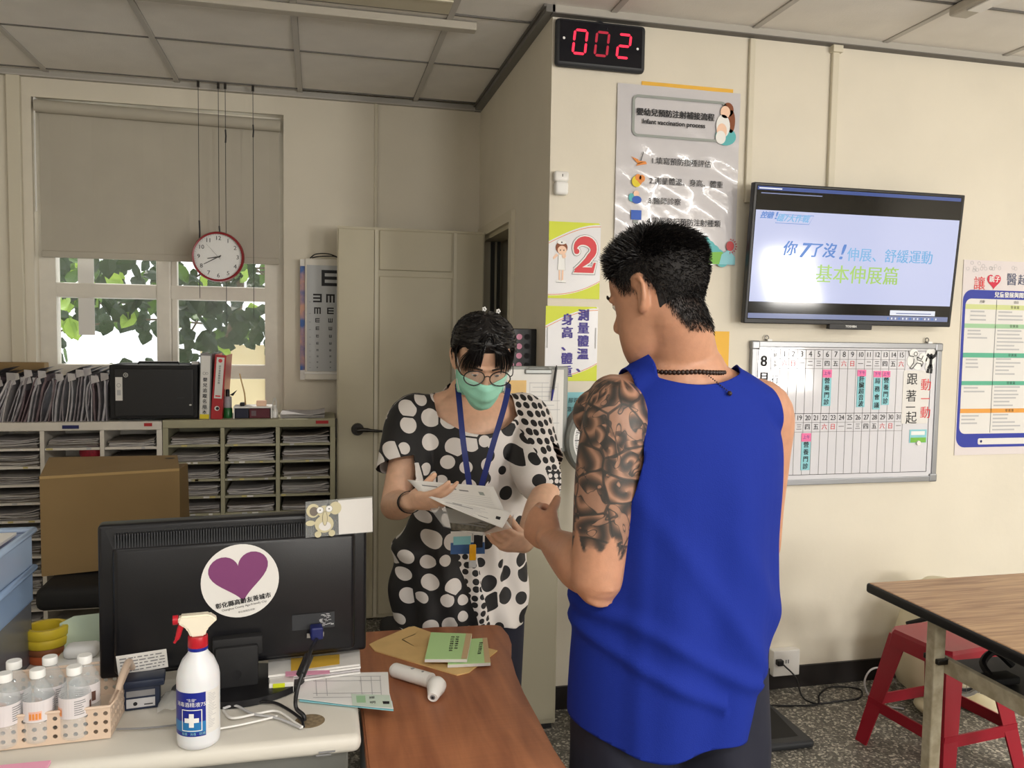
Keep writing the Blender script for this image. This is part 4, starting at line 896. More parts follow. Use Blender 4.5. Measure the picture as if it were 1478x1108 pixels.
# ================================================================ MIDDLE: CARTON, CHAIRS
CBZ = atY(60, 832, 3.36).z-.001
ch = thing('office_chair', 'black office chair carrying the cardboard box', 'chair', (-.72, 3.45, 0))
MB().rbox((-1.0, 3.2, .46), (-.46, 3.7, CBZ), .03, 'black_matte', 3).build('seat', ch, smooth=40)
MB().cyl((-.73, 3.45, .06), (-.73, 3.45, .47), .03, .03, 'black_plastic').build('column', ch, smooth=40)
for k in range(5):
    a = 2*PI*k/5+.3; MB().tube([(-.73, 3.45, .10), (-.73+.27*math.cos(a), 3.45+.27*math.sin(a), .06)], [.022, .015], 'black_plastic', 8).build('foot', ch, smooth=40)
    MB().cyl((-.73+.27*math.cos(a)-.012, 3.45+.27*math.sin(a), .03), (-.73+.27*math.cos(a)+.012, 3.45+.27*math.sin(a), .03), .03, .03, 'black_plastic', 14).build('caster', ch)
cb = thing('cardboard_box', 'large brown cardboard box with a closed flap behind the monitor', 'cardboard box', (-.78, 3.45, .477))
c00, c10, c01, c11 = atY(60, 832, 3.36), atY(259, 800, 3.36), atY(57, 689, 3.36), atY(259, 677, 3.40)
f0, f1 = atY(71, 661, 3.62), atY(256, 658, 3.62)
c10 = V((c11.x, c11.y, c00.z+.02)); dy = V((0, .26, 0))
MB().add([c00, c10, c11, c01, c00+dy, c10+dy, c11+dy*.8-V((0, 0, .01)), c01+dy*.8-V((0, 0, .01))], [(0, 1, 2, 3), (5, 4, 7, 6), (0, 4, 5, 1), (1, 5, 6, 2), (2, 6, 7, 3), (3, 7, 4, 0)], 'cardboard').build('carton', cb)
up_ = V((0, 0, .004))
MB().add([c01+up_, c11+up_, f1+up_, f0+up_, c01, c11, f1-up_*.3, f0-up_*.3], [(0, 1, 2, 3), (7, 6, 5, 4), (0, 4, 5, 1), (1, 5, 6, 2), (2, 6, 7, 3), (3, 7, 4, 0)], 'cardboard').build('flap', cb)
fy_ = V((0, -.002, 0))
MB().add([c01+fy_-V((0, 0, .006)), c11+fy_-V((0, 0, .006)), c11+fy_+up_, c01+fy_+up_], [(0, 1, 2, 3)], 'cardboard_edge').build('crease', cb)
q_ = c11.lerp(f1, .75)+V((-.03, -.004, .006)); MB().disc(q_, WX, (f1-c11).normalized(), .02, 'dark_void', 14, .008).build('slot', cb)
ch = thing('office_chair', 'tall black chair back standing between the cardboard box and the monitor', 'chair', (-.42, 2.75, 0))
MB().rbox((-.66, 2.86, .42), (-.20, 2.93, .80), .05, 'black_matte', 3).build('backrest', ch, smooth=40)
MB().rbox((-.66, 2.45, .40), (-.20, 2.88, .46), .03, 'black_matte', 3).build('seat', ch, smooth=40)
MB().cyl((-.43, 2.66, .06), (-.43, 2.66, .40), .03, .03, 'black_plastic').build('column', ch, smooth=40)
for k in range(5):
    a = 2*PI*k/5; MB().tube([(-.43, 2.66, .10), (-.43+.26*math.cos(a), 2.66+.26*math.sin(a), .05)], [.022, .015], 'black_plastic', 8).build('foot', ch, smooth=40)
ch = thing('arm_chair', 'black office chair with armrests behind the woman and the brown table', 'chair', (.36, 2.85, 0))
MB().rbox((.22, 2.66, .36), (.56, 3.05, .43), .03, 'black_matte', 3).build('seat', ch, smooth=40)
MB().rbox((.28, 3.04, .44), (.55, 3.10, .66), .05, 'black_matte', 3).build('backrest', ch, smooth=40)
for sx in (.31, .578):
    MB().rbox((sx-.03, 2.50, .600), (sx+.03, 2.86, .632), .016, 'black_plastic', 3).tube([(sx+.012, 2.50, .61), (sx+.012, 2.49, .50), (sx-.005, 2.56, .40), (sx-.02, 2.72, .37)], .027, 'black_plastic', 8, 4).build('armrest', ch, smooth=40)
MB().cyl((.35, 2.85, .06), (.35, 2.85, .36), .03, .03, 'black_plastic').build('column', ch, smooth=40)
for k in range(5):
    a = 2*PI*k/5+.5; MB().tube([(.35, 2.85, .10), (.35+.24*math.cos(a), 2.85+.24*math.sin(a), .03)], [.022, .015], 'black_plastic', 8).build('foot', ch, smooth=40)

# low steel cabinet in front of the partition corner
mat('olive_metal', (158, 152, 132), .5)
lc = thing('steel_cabinet', 'plain grey-green steel cabinet standing at the wall corner behind the brown table', 'cabinet', (.76, 3.0, 0))
MB().rbox((.665, 2.875, .03), (.868, 3.03, .905), .004, 'olive_metal').build('body', lc)
MB().rbox((.672, 2.868, .05), (.862, 2.876, .89), .002, 'olive_metal').build('door', lc)
MB().box((.68, 2.9, 0), (.86, 3.0, .03), 'black_plastic').build('plinth', lc)

# framed black holder on the partition
hp = thing('lens_rack', 'black rack with rows of pink circles hanging on the partition beside the woman\'s head', 'rack', (.80, 3.3, 1.42))
bq0, bq1 = atY(742, 474, 3.22), atY(771, 556, 3.22)
MB().rbox((.70, 3.20, bq1.z-.05), (.856, 3.225, bq0.z), .003, 'black_plastic').build('panel', hp)
mb = MB()
for c_ in range(4):
    for r in range(6): mb.cyl((.720+c_*.032, 3.199, bq0.z-.033-r*.038), (.720+c_*.032, 3.2, bq0.z-.033-r*.038), .012, .012, 'pink' if c_ < 3 else 'black_matte', 14)
mb.build('circles', hp)

# dial scale
sc_ = thing('dial_scale', 'grey mechanical dial scale standing beside the man\'s tattooed arm', 'scale', (1.03, 2.80, 0))
dc = atY(872, 634, 2.80); r_ = .150
mat('scale_grey', (136, 138, 134), .45, .2)
MB().lathe([(.001, -.05), (r_-.01, -.05), (r_, -.04), (r_, .02), (r_-.008, .03), (r_-.022, .02), (r_-.03, .012), (.001, .012)], dc, 'scale_grey', 48, ax=(0, -1, 0)).build('housing', sc_, smooth=35)
MB().disc(dc+V((0, -.0135, 0)), WX, WZ, r_-.028, 'white', 40).build('dial', sc_)
mb = MB(); yd = dc.y-.0145
for k in range(120):
    a = 2*PI*k/120; u = V((math.sin(a), 0, math.cos(a))); p = V((u.z, 0, -u.x))*(.0009 if k % 5 else .0016); q = V((dc.x, yd, dc.z)); L = .010 if k % 5 else .016
    mb.add([q+u*(r_-.034)-p, q+u*(r_-.034)+p, q+u*(r_-.034-L)+p, q+u*(r_-.034-L)-p], [(0, 1, 2, 3)], 'ink')
for k in range(24):
    a = 2*PI*k/24; u = V((math.sin(a), 0, math.cos(a))); mb.text(str((k*5) % 120 if k % 2 else k*5), V((dc.x, yd, dc.z))+u*(r_-.062), WX, WZ, .014, 'ink', bold=.01)
mb.text('kg', V((dc.x, yd, dc.z-.04)), WX, WZ, .02, 'ink')
mb.build('markings', sc_)
MB().add([dc+V((-.003, -.016, -.02)), dc+V((.003, -.016, -.02)), dc+V((-.06, -.016, .055))], [(0, 1, 2)], 'ink').cyl(dc+V((0, -.017, 0)), dc+V((0, -.013, 0)), .008, .008, 'ink', 12).build('pointer', sc_)
MB().rbox((dc.x-.03, 2.795, dc.z+r_-.004), (dc.x+.03, 2.825, dc.z+r_+.014), .003, 'black_plastic').cyl((dc.x-.01, 2.81, dc.z+r_), (dc.x-.01, 2.81, dc.z+r_+.03), .010, .016, 'black_plastic', 12).build('zero_knob', sc_)
MB().rbox((dc.x-.05, 2.79, .08), (dc.x+.05, 2.86, dc.z-r_+.01), .01, 'scale_grey').build('column', sc_)
MB().rbox((dc.x-.06, 2.44, .02), (dc.x+.28, 2.88, .09), .012, 'scale_grey').build('base', sc_)
MB().rbox((dc.x-.04, 2.46, .09), (dc.x+.26, 2.76, .105), .008, 'black_plastic').build('platform', sc_)
tag(origin(MB().rbox((1.46, 2.56, 0), (1.765, 2.86, .03), .012, 'charcoal', 3).add([(1.48, 2.60, .0305), (1.72, 2.60, .0305), (1.745, 2.83, .0305), (1.48, 2.83, .0305)], [(0, 1, 2, 3)], 'black_matte').build('step_platform'), (1.6, 2.7, 0)), 'flat dark grey platform on the floor behind the man in blue', 'platform')

# clipboard hooked to the scale housing
cl = thing('clipboard', 'grey clipboard with papers, a pen and an envelope hanging beside the dial scale', 'clipboard', (.79, 2.83, 1.2))
k0, k1 = atY(735, 528, 2.80), atY(818, 652, 2.80)
MB().rbox((k0.x-.02, 2.80, k1.z), (k1.x, 2.808, k0.z), .004, 'scale_grey').build('board', cl)
MB().box((k0.x-.01, 2.796, k1.z+.015), (k1.x-.018, 2.80, k0.z-.012), 'paper').build('sheets', cl)
mb = MB(); rt = random.Random(1)
for q in range(14):
    z = k0.z-.06-q*.016; mb.box((k0.x+.07+rt.uniform(0, .02), 2.7953, z), (k1.x-.03-rt.uniform(0, .05), 2.7958, z+.0022), 'ink_light')
for x in (k0.x+.075, k0.x+.12, k1.x-.04): mb.box((x, 2.7953, k1.z+.03), (x+.001, 2.7958, k0.z-.06), 'ink_light')
mb.build('printed_lines', cl)
MB().rbox((k0.x+.055, 2.788, k0.z-.028), (k0.x+.155, 2.797, k0.z-.010), .004, 'steel').tube([(k0.x+.065, 2.79, k0.z-.014), (k0.x+.07, 2.79, k0.z-.002), (k0.x+.14, 2.79, k0.z-.002), (k0.x+.145, 2.79, k0.z-.014)], .002, 'steel', 6).build('clip', cl)
MB().box((k0.x-.005, 2.793, k0.z-.155), (k0.x+.065, 2.7955, k0.z-.05), 'envelope').build('small_envelope', cl) if 'envelope' in MATS else None
mat('envelope', (226, 190, 128), .7, noise=.08, nscale=20)
MB().rbox((k0.x-.005, 2.793, k0.z-.155), (k0.x+.062, 2.7955, k0.z-.05), .003, 'envelope').build('small_envelope', cl)
mat('pen_blue', (30, 34, 120), .3)
pt, pb = atY(803, 530, 2.785), atY(796, 578, 2.785)
tag(MB().cyl(pt, (pt+pb*2)/3, .0042, .0048, 'black_plastic', 10).cyl((pt+pb*2)/3, pb, .0048, .003, 'pen_blue', 10).cyl(pt, pt+(pt-pb)*.06, .002, .002, 'black_plastic', 8).build('pen', smooth=40), 'black and blue pen clipped upright to the grey clipboard', 'pen')

# ================================================================ BROWN TABLE
mat('table_wood', (138, 82, 52), .4)
nt = MATS['table_wood'].node_tree; b = nt.nodes['Principled BSDF']
tc = nt.nodes.new('ShaderNodeTexCoord'); mp = nt.nodes.new('ShaderNodeMapping'); mp.inputs['Scale'].default_value = (9, 1.0, 1); mp.inputs['Rotation'].default_value = (0, 0, -.12)
nz = nt.nodes.new('ShaderNodeTexNoise'); nz.inputs['Scale'].default_value = 3; nz.inputs['Detail'].default_value = 6; nz.inputs['Distortion'].default_value = .3
mp2 = nt.nodes.new('ShaderNodeMapping'); mp2.inputs['Scale'].default_value = (1, 60, 1); nz2 = nt.nodes.new('ShaderNodeTexNoise'); nz2.inputs['Scale'].default_value = 8
cr = nt.nodes.new('ShaderNodeValToRGB'); cr.color_ramp.elements[0].color = lin((146, 88, 60)); cr.color_ramp.elements[0].position = .3; cr.color_ramp.elements[1].color = lin((190, 124, 84)); cr.color_ramp.elements[1].position = .7
mx = nt.nodes.new('ShaderNodeMixRGB'); mx.blend_type = 'MULTIPLY'; mx.inputs[0].default_value = .25
nt.links.new(tc.outputs['Object'], mp.inputs[0]); nt.links.new(mp.outputs[0], nz.inputs['Vector']); nt.links.new(nz.outputs[0], cr.inputs[0]); nt.links.new(tc.outputs['Object'], mp2.inputs[0]); nt.links.new(mp2.outputs[0], nz2.inputs['Vector'])
nt.links.new(cr.outputs[0], mx.inputs[1]); nt.links.new(nz2.outputs[0], mx.inputs[2]); nt.links.new(mx.outputs[0], b.inputs['Base Color'])
bt = thing('brown_table', 'brown wood grain table with a curved right edge between the two people', 'table', (.26, 1.5, 0))
edge = [(.480, 2.100), (.484, 2.04), (.478, 1.98), (.458, 1.90), (.446, 1.80), (.440, 1.70), (.437, 1.58), (.437, 1.45), (.441, 1.375), (.455, 1.25), (.475, 1.1), (.49, .95)]
poly = [(.086, .95), (.086, 2.12), (.12, 2.128), (.3, 2.125), (.45, 2.118), (.470, 2.112)]+edge
bm = bmesh.new(); vv = [bm.verts.new((x, y, .682)) for x, y in poly]; f = bm.faces.new(vv); r = bmesh.ops.extrude_face_region(bm, geom=[f]); 
for v in r['geom']:
    if isinstance(v, bmesh.types.BMVert): v.co.z = .71
bmesh.ops.bevel(bm, geom=[e for e in bm.edges if abs(e.verts[0].co.z-.71) < 1e-4 and abs(e.verts[1].co.z-.71) < 1e-4], offset=.004, segments=2, affect='EDGES')
bmesh.ops.recalc_face_normals(bm, faces=bm.faces)
MB().bm(bm, 'table_wood').build('table_top', bt)
for x, y in ((.12, 1.0), (.42, 1.0), (.12, 2.06), (.40, 2.06)): MB().cyl((x, y, 0), (x, y, .682), .018, .018, 'steel', 12).build('leg', bt, smooth=40)
# ================================================================ WHITE COMPUTER DESK
mat('desk_white', (214, 210, 200), .4, noise=.03, nscale=10)
def DRW(): return [o.name for o in bpy.data.objects if o.name.startswith('drawer') and o.parent == dk and not o.name.startswith('drawer_')][-1]
dk = thing('computer_desk', 'off white computer desk with rounded corner holding the monitor', 'desk', (-.4, 1.85, 0))
MB().rbox((-1.25, 1.512, .704), (.078, 2.22, .74), .016, 'desk_white', 4).build('desk_top', dk, smooth=40)
MB().rbox((-1.22, 1.54, .66), (.055, 2.19, .704), .004, 'steel').build('rail', dk)
MB().rbox((-.36, 1.545, .08), (.05, 2.1, .66), .005, 'ink_grey').build('drawer_pedestal', dk)
for z in (.10, .29, .48): MB().rbox((-.35, 1.535, z), (.035, 1.546, z+.17), .003, 'steel').build('drawer', dk); MB().box((-.2, 1.528, z+.14), (-.1, 1.536, z+.15), 'metal').build('drawer_handle', dk.children[-1] if False else bpy.data.objects[DRW()])
MB().cyl((.052, 1.545, .02), (.052, 1.545, .66), .012, .012, 'metal', 12).build('corner_post', dk)
MB().rbox((-1.22, 1.55, 0), (-1.19, 2.18, .66), .004, 'desk_white').build('side_panel', dk)
gq = atZ(447, 1040, .7402); mat('cork', (146, 128, 100), .9, noise=.4, nscale=120, bump=.6)
MB().lathe([(.001, .0008), (.028, .0008), (.030, 0)], (gq.x, gq.y, .7396), 'cork', 28).build('grommet', dk)
MB().box((.0, 1.511, .713), (.03, 1.5125, .716), 'ink_grey').box((-.005, 1.511, .708), (.022, 1.5125, .711), 'ink_grey').build('scuff_marks', dk)
DZ_ = .7405
# monitor, its back towards us
A = atD(140, 757, 1.64); B = atD(530, 738, 1.82); zt = (A.z+B.z)/2
mv = V((B.x-A.x, B.y-A.y, 0)); MWd = mv.length; mv.normalize(); mn = V((mv.y, -mv.x, 0))      # mn points to the camera
mh = .318; mo = V(((A.x+B.x)/2, (A.y+B.y)/2, zt-mh/2))
Mm = Matrix(((mv.x, -mn.x, 0, mo.x), (mv.y, -mn.y, 0, mo.y), (0, 0, 1, mo.z), (0, 0, 0, 1)))     # local: x right, y away, z up
mon = thing('computer_monitor', 'black computer monitor seen from behind with a round heart sticker', 'monitor', (mo.x, mo.y, DZ_))
def MO(mb, nm, smooth=None, p=mon): return mb.xf(Mm).build(nm, p, smooth=smooth)
w2 = MWd/2; h2 = mh/2
MO(MB().rbox((-w2, .0, -h2), (w2, .045, h2), .008, 'monitor_black', 3), 'housing', 40)
MO(MB().rbox((-w2+.028, -.022, -h2+.012), (w2-.028, .004, h2-.042), .012, 'monitor_black', 3), 'back_shell', 40)
mb = MB()
mb.add([(-w2+.012, .002, h2-.006), (w2-.012, .002, h2-.006), (w2-.03, -.018, h2-.046), (-w2+.03, -.018, h2-.046)], [(0, 1, 2, 3)], 'black_matte')
n = 92
for k in range(n):
    x = -w2+.035+(2*w2-.07)*k/(n-1); mb.box((x-.0011, -.0185, h2-.044), (x+.0011, -.001, h2-.016), 'charcoal')
MO(mb, 'vent_grille'); 
MO(MB().box((-w2+.012, .046, -h2+.012), (w2-.012, .0465, h2-.012), 'black_plastic'), 'screen')
def mloc(px_, py, y=-.0235):     # a point on the monitor's back at local depth y
    o = mo+(-mn)*y; r = ray(px_, py); t = (o-CP).dot(mn)/r.dot(mn); q = CP+r*t-mo; return V((q.dot(mv), y, q.z))
# round sticker
c_ = mloc(347, 838); sr = .078
mb = MB().disc(c_, WX, WZ, sr, 'paper', 48); mat('plum', (124, 60, 110), .5)
rot = math.radians(8)
def sk(a, b, k=1): return c_+WX*(a*math.cos(rot)-b*math.sin(rot))+WZ*(a*math.sin(rot)+b*math.cos(rot))+V((0, -.0003*k, 0))
ht = [(16*math.sin(t)**3/16*.060, (13*math.cos(t)-5*math.cos(2*t)-2*math.cos(3*t)-math.cos(4*t))/16*.058+.014) for t in [2*PI*k/48 for k in range(48)]]
mb.add([sk(a, b) for a, b in ht], [tuple(range(48))], 'plum')
MO(mb, 'round_sticker')
xd = WX*math.cos(rot)+WZ*math.sin(rot); zd = -WX*math.sin(rot)+WZ*math.cos(rot)
MO(MB().text('彰化縣高齡友善城市', sk(0, -.0440, 3), xd, zd, .0125, 'ink', bold=.03).text('Changhua County Age-Friendly City', sk(0, -.0545, 3), xd, zd, .0062, 'ink').text('彰化縣衛生局製', sk(.003, -.066, 3), xd, zd, .0048, 'ink_grey'), 'sticker_lettering')
# stand
MO(MB().rbox((-.055, -.045, -h2+.035), (.045, -.015, -h2+.075), .004, 'black_matte').rbox((-.05, -.055, DZ_-mo.z+.012), (.036, -.022, -h2+.06), .006, 'black_matte'), 'stand_neck', 40)
MO(MB().lathe([(.001, .0), (.010, .0), (.012, -.004)], (-.008, -.0555, -h2+.0), 'black_plastic', 20, ax=(0, -1, 0)), 'cable_hole')
bz_ = DZ_-mo.z
mb = MB(); base = [(.125*math.cos(t)*(1+.08*math.cos(2*t)), -.03+.095*math.sin(t)) for t in [2*PI*k/40 for k in range(40)]]
mb.prism(base, (0, 0, bz_+.001), (1, 0, 0), (0, 1, 0), (0, 0, .014), 'black_plastic'); MO(mb, 'stand_base', 40)
# labels on the back
a, b_, c2, d2 = mloc(167, 947), mloc(240, 936), mloc(243, 962), mloc(171, 976)
mb = MB().add([a, b_, c2, d2], [(0, 3, 2, 1)], 'paper'); 
def lerp2(u, v, k=1): return a*(1-u)*(1-v)+b_*u*(1-v)+d2*(1-u)*v+c2*u*v+V((0, -.0003*k, 0))
rt = random.Random(6)
for r in range(5):
    u = .06
    while u < .9:
        L = rt.uniform(.03, .16); mb.add([lerp2(u, .16+r*.16), lerp2(min(.95, u+L), .16+r*.16), lerp2(min(.95, u+L), .22+r*.16), lerp2(u, .22+r*.16)], [(0, 1, 2, 3)], 'ink_grey'); u += L+rt.uniform(.01, .05)
MO(mb, 'paper_label')
a = mloc(425, 902); mb = MB().box(a+V((-.005, 0, -.012)), a+V((.085, -.0004, .022)), 'charcoal'); rt = random.Random(9)
for q in range(26): x = rt.uniform(.052, .08); z = rt.uniform(-.008, .02); mb.box(a+V((x, -.0006, z)), a+V((x+.006, -.0009, z+.0012)), 'ink_light')
MO(mb, 'rating_plate')
vg = mloc(455, 908)
MO(MB().box(vg+V((-.018, -.004, -.016)), vg+V((.018, .0, -.006)), 'metal').rbox(vg+V((-.012, -.03, -.014)), vg+V((.014, -.002, .014)), .004, 'navy'), 'video_plug')
P0 = Mm @ (vg+V((0, -.028, -.012)))
def at_off(px_, py, d): return atD(px_, py, d)
cab = thing('video_cable', 'thick black video cable hanging from the blue plug down to the desk hole', 'cable', P0)
pts = [P0, at_off(450, 935, 1.66), at_off(441, 960, 1.62), at_off(429, 995, 1.60), at_off(427, 1020, 1.595), V((gq.x-.012, gq.y+.002, .752)), V((gq.x-.01, gq.y, .742))]
MB().tube(pts, .0042, 'black_plastic', 8, 6).build('cord', cab, smooth=60)
MB().cyl(at_off(446, 946, 1.645), at_off(434, 974, 1.612), .0095, .0095, 'black_plastic', 14).build('ferrite_bead', cab, smooth=40)
cb_ = [('black', [(330, 985), (370, 1010), (400, 1015), (432, 1035), (438, 1048)], .003, 'thin black cable running from the monitor stand to the desk hole'),
       ('white_plastic', [(322, 1025), (335, 1036), (370, 1030), (400, 1026), (425, 1042), (436, 1049)], .0026, 'white cable lying on the desk in front of the monitor stand'),
       ('ink_light', [(322, 1022), (340, 1018), (365, 1030), (400, 1036), (434, 1050)], .0026, 'pale grey cable crossing the white cable on the desk'),
       ('white_plastic', [(318, 1051), (350, 1045), (385, 1037), (400, 1033)], .0022, 'short white cable beside the spray bottle'),
       ('ink_grey', [(168, 1052), (215, 1050), (262, 1045)], .0018, 'thin grey cord between the basket and the spray bottle')]
for m, pl, rr_, lb in cb_:
    tag(MB().tube([atZ(x, y, DZ_+.006) for x, y in pl], rr_, 'black_plastic' if m == 'black' else m, 8, 6).build('cable', smooth=60), lb, 'cable')

# clear card standing at the monitor's top right corner: blank square, no code
k = thing('clear_card', 'clear plastic card with a blank white square on the monitor\'s top right corner', 'card', Mm @ V((w2-.06, -.01, h2-.03)))
a, b_, c2, d2 = mloc(441, 724, -.03), mloc(538, 716, -.03), mloc(538, 768, -.03), mloc(441, 776, -.03)
MO(MB().add([a, b_, c2, d2, a+V((0, .001, 0)), b_+V((0, .001, 0)), c2+V((0, .001, 0)), d2+V((0, .001, 0))], [(0, 3, 2, 1), (4, 5, 6, 7), (0, 1, 5, 4), (1, 2, 6, 5), (2, 3, 7, 6), (3, 0, 4, 7)], 'card_clear'), 'sheet', None, k) if 'card_clear' in MATS else None
mat('card_clear', (225, 230, 230), .08, alpha=.16, spec=.8); mat('card_cream', (206, 198, 164), .6)
MO(MB().add([a, b_, c2, d2, a+V((0, .001, 0)), b_+V((0, .001, 0)), c2+V((0, .001, 0)), d2+V((0, .001, 0))], [(0, 3, 2, 1), (4, 5, 6, 7), (0, 1, 5, 4), (1, 2, 6, 5), (2, 3, 7, 6), (3, 0, 4, 7)], 'card_clear'), 'sheet', None, k)
a, b_, c2, d2 = mloc(488, 722, -.0305), mloc(537, 718, -.0305), mloc(538, 767, -.0305), mloc(489, 771, -.0305)
MO(MB().add([a, b_, c2, d2], [(0, 3, 2, 1)], 'paper'), 'white_square', None, k)
mb = MB()      # plain pale elephant picture
def el(px_, py, rx, rz, m, kk): mb.disc(mloc(px_, py, -.031-.0003*kk), WX, WZ, rx, m, 22, rz)
el(452, 737, .014, .015, 'card_cream', 0); el(453, 738, .009, .010, 'sheet_c', 1); el(484, 733, .013, .014, 'card_cream', 0); el(468, 756, .020, .019, 'card_cream', 1); el(448, 755, .010, .006, 'card_cream', 1); el(468, 738, .014, .013, 'card_cream', 2); el(469, 759, .013, .010, 'paper', 3); el(459, 771, .007, .007, 'card_cream', 1); el(479, 769, .007, .007, 'card_cream', 1); el(469, 748, .0055, .016, 'sheet_c', 4); el(469, 748, .0045, .015, 'card_cream', 5); el(462, 736, .0075, .0075, 'ink_grey', 5); el(475, 734, .0075, .0075, 'ink_grey', 5); el(462, 736, .0068, .0068, 'white', 6); el(475, 734, .0068, .0068, 'white', 6); el(462, 736, .0014, .0014, 'ink', 7); el(475, 734, .0014, .0014, 'ink', 7)
MO(mb, 'elephant_print', None, k)

# spray bottle
sp = atZ(287, 1070, DZ_); sp = V((sp.x, sp.y, DZ_)); R1 = .0375
bo = thing('spray_bottle', 'white spray bottle with blue label, red trigger and collar on the desk', 'spray bottle', sp)
mat('bottle_white', (228, 230, 234), .3, sub=.1); mat('label_blue', (24, 38, 140), .35); mat('label_teal', (40, 120, 180), .4); mat('red_gloss', (186, 30, 44), .3)
MB().lathe([(.001, 0), (R1-.006, 0), (R1-.001, .004), (R1, .012), (R1, .125), (R1-.002, .137), (R1-.010, .157), (R1-.019, .168), (.0165, .173), (.0165, .178)], sp, 'bottle_white', 40).build('bottle', bo, smooth=50)
MB().lathe([(.0165, .174), (.0175, .175), (.0175, .180), (.0165, .181)], sp, 'label_blue', 28).build('seal_ring', bo, smooth=40)
MB().lathe([(.0170, .180), (.0175, .181), (.0172, .198), (.0165, .200)], sp, 'red_gloss', 28).build('collar', bo, smooth=40)
def curved(mb, a0, a1, z0, z1, r, m, n=14):     # a patch wrapped on the bottle; angle 0 faces the camera, positive to the right
    va = math.atan2(-sp.x, -sp.y)   # direction from bottle to camera
    vs = []
    for i in range(n+1):
        a = a0+(a1-a0)*i/n
        d = math.atan2(CP.y-sp.y, CP.x-sp.x)+a
        vs += [(sp.x+r*math.cos(d), sp.y+r*math.sin(d), sp.z+z0), (sp.x+r*math.cos(d), sp.y+r*math.sin(d), sp.z+z1)]
    mb.add(vs, [(2*i, 2*i+2, 2*i+3, 2*i+1) for i in range(n)], m)
mb = MB(); curved(mb, -1.5, .33, .028, .108, R1+.0003, 'label_blue'); curved(mb, -1.5, .33, .036, .055, R1+.0006, 'label_teal')
mb2 = MB()
def wrap_text(mb, t, ac, z, size, m, bold=0):
    vs, fs = glyphs(t, 'CENTER', 0., 0., 1.); r = R1+.0009; d0 = math.atan2(CP.y-sp.y, CP.x-sp.x)
    mb.add([(sp.x+r*math.cos(d0+ac+a*size/R1), sp.y+r*math.sin(d0+ac+a*size/R1), sp.z+z+b*size) for a, b in vs], fs, m)
def cross(mb, ac, zc, s, m):
    for (a, b, c, d) in ((-s, s, -s/3, s/3), (-s/3, s/3, -s, s)): curved(mb, ac+a/R1, ac+b/R1, zc+c, zc+d, R1+.0012, m, 6)
cross(mb, -.32, .058, .0125, 'white')
for (a, b, c, d) in ((-.018, .018, .076, .0775), (-.018, .018, .038, .0395), (-.018, -.0165, .038, .0775), (.0165, .018, .038, .0775)): curved(mb, -.32+a/R1, -.32+b/R1, c, d, R1+.001, 'white', 6)
curved(mb, .36, 1.2, .03, .108, R1+.0003, 'paper')
mb.build('label', bo, smooth=60)
mb = MB(); wrap_text(mb, '"生發"', -.32, .0945, .0062, 'white', .02); wrap_text(mb, '消毒酒精液75%', -.32, .0860, .0092, 'white'); wrap_text(mb, '殺菌 · 消毒 · 防護', -.25, .0325, .0055, 'cyan_note')
rt = random.Random(3)
for q in range(22): z = .040+q*.003; curved(mb, .44, .44+rt.uniform(.15, .5), z, z+.0009, R1+.0006, 'ink_light', 4)
mb.build('label_lettering', bo)
# trigger head, pointing left
hx = -V((math.cos(.12), math.sin(.12), 0)); hz = WZ; hy = hx.cross(hz)
head = [(-.026, .235), (-.020, .2395), (.030, .2400), (.034, .232), (.034, .226), (.026, .222), (.018, .214), (.012, .199), (-.012, .199), (-.016, .212), (-.030, .2255), (-.034, .2285)]
bm = bmesh.new(); vv = [bm.verts.new(sp+hx*a+hz*b+hy*-.010) for a, b in head]; f = bm.faces.new(vv); r = bmesh.ops.extrude_face_region(bm, geom=[f]); bmesh.ops.translate(bm, verts=[v for v in r['geom'] if isinstance(v, bmesh.types.BMVert)], vec=hy*.020)
bmesh.ops.recalc_face_normals(bm, faces=bm.faces); bmesh.ops.bevel(bm, geom=bm.edges[:], offset=.003, segments=2, affect='EDGES')
mat('head_cream', (236, 228, 208), .35); MB().bm(bm, 'head_cream').build('spray_head', bo, smooth=40)
MB().cyl(sp+hx*.033+hz*.232, sp+hx*.042+hz*.232, .0085, .0085, 'red_gloss', 16).build('nozzle', bo, smooth=40)
MB().tube([sp+hx*.026+hz*.226, sp+hx*.031+hz*.212, sp+hx*.034+hz*.200, sp+hx*.040+hz*.190], [.0055, .005, .0045, .0025], 'red_gloss', 8, 4).build('trigger', bo, smooth=50)

# black and navy card reader with a silver plate
cr_ = thing('card_reader', 'small navy device with a silver rating plate under the monitor', 'device', atZ(205, 1022, DZ_))
q = atZ(205, 1024, DZ_); rzz = -.12
mb = MB().rbox((-.033, 0, 0), (.033, .035, .050), .004, 'navy_dark').rbox((-.042, -.006, .046), (.042, .045, .062), .004, 'navy_dark')
mat('navy_dark', (30, 40, 62), .4)
Mq = Matrix.Translation(q) @ Matrix.Rotation(.12, 4, 'Z')
mb.xf(Mq).build('body', cr_, smooth=40)
MB().box((-.028, -.0006, .006), (.024, 0, .024), 'ink_light').box((-.028, -.0006, .028), (.024, 0, .040), 'ink_grey').disc((-.012, -.001, .014), WX, WZ, .004, 'ink', 12).box((.004, -.001, .01), (.02, -.0006, .012), 'ink').xf(Mq).build('rating_plate', cr_)
tag(MB().add([V((-.05, -.03, .002)), V((.075, -.02, .002)), V((.09, .03, .035)), V((.02, .05, .035))], [(0, 1, 2, 3)], 'film_grey').xf(Mq @ Matrix.Translation((.07, .0, .0))).build('plastic_bag'), 'clear crumpled plastic bag beside the navy device', 'bag') if 'film_grey' in MATS else None
mat('film_grey', (214, 216, 214), .15, alpha=.45, spec=.7, bump=.8, bscale=30)
pb_ = []
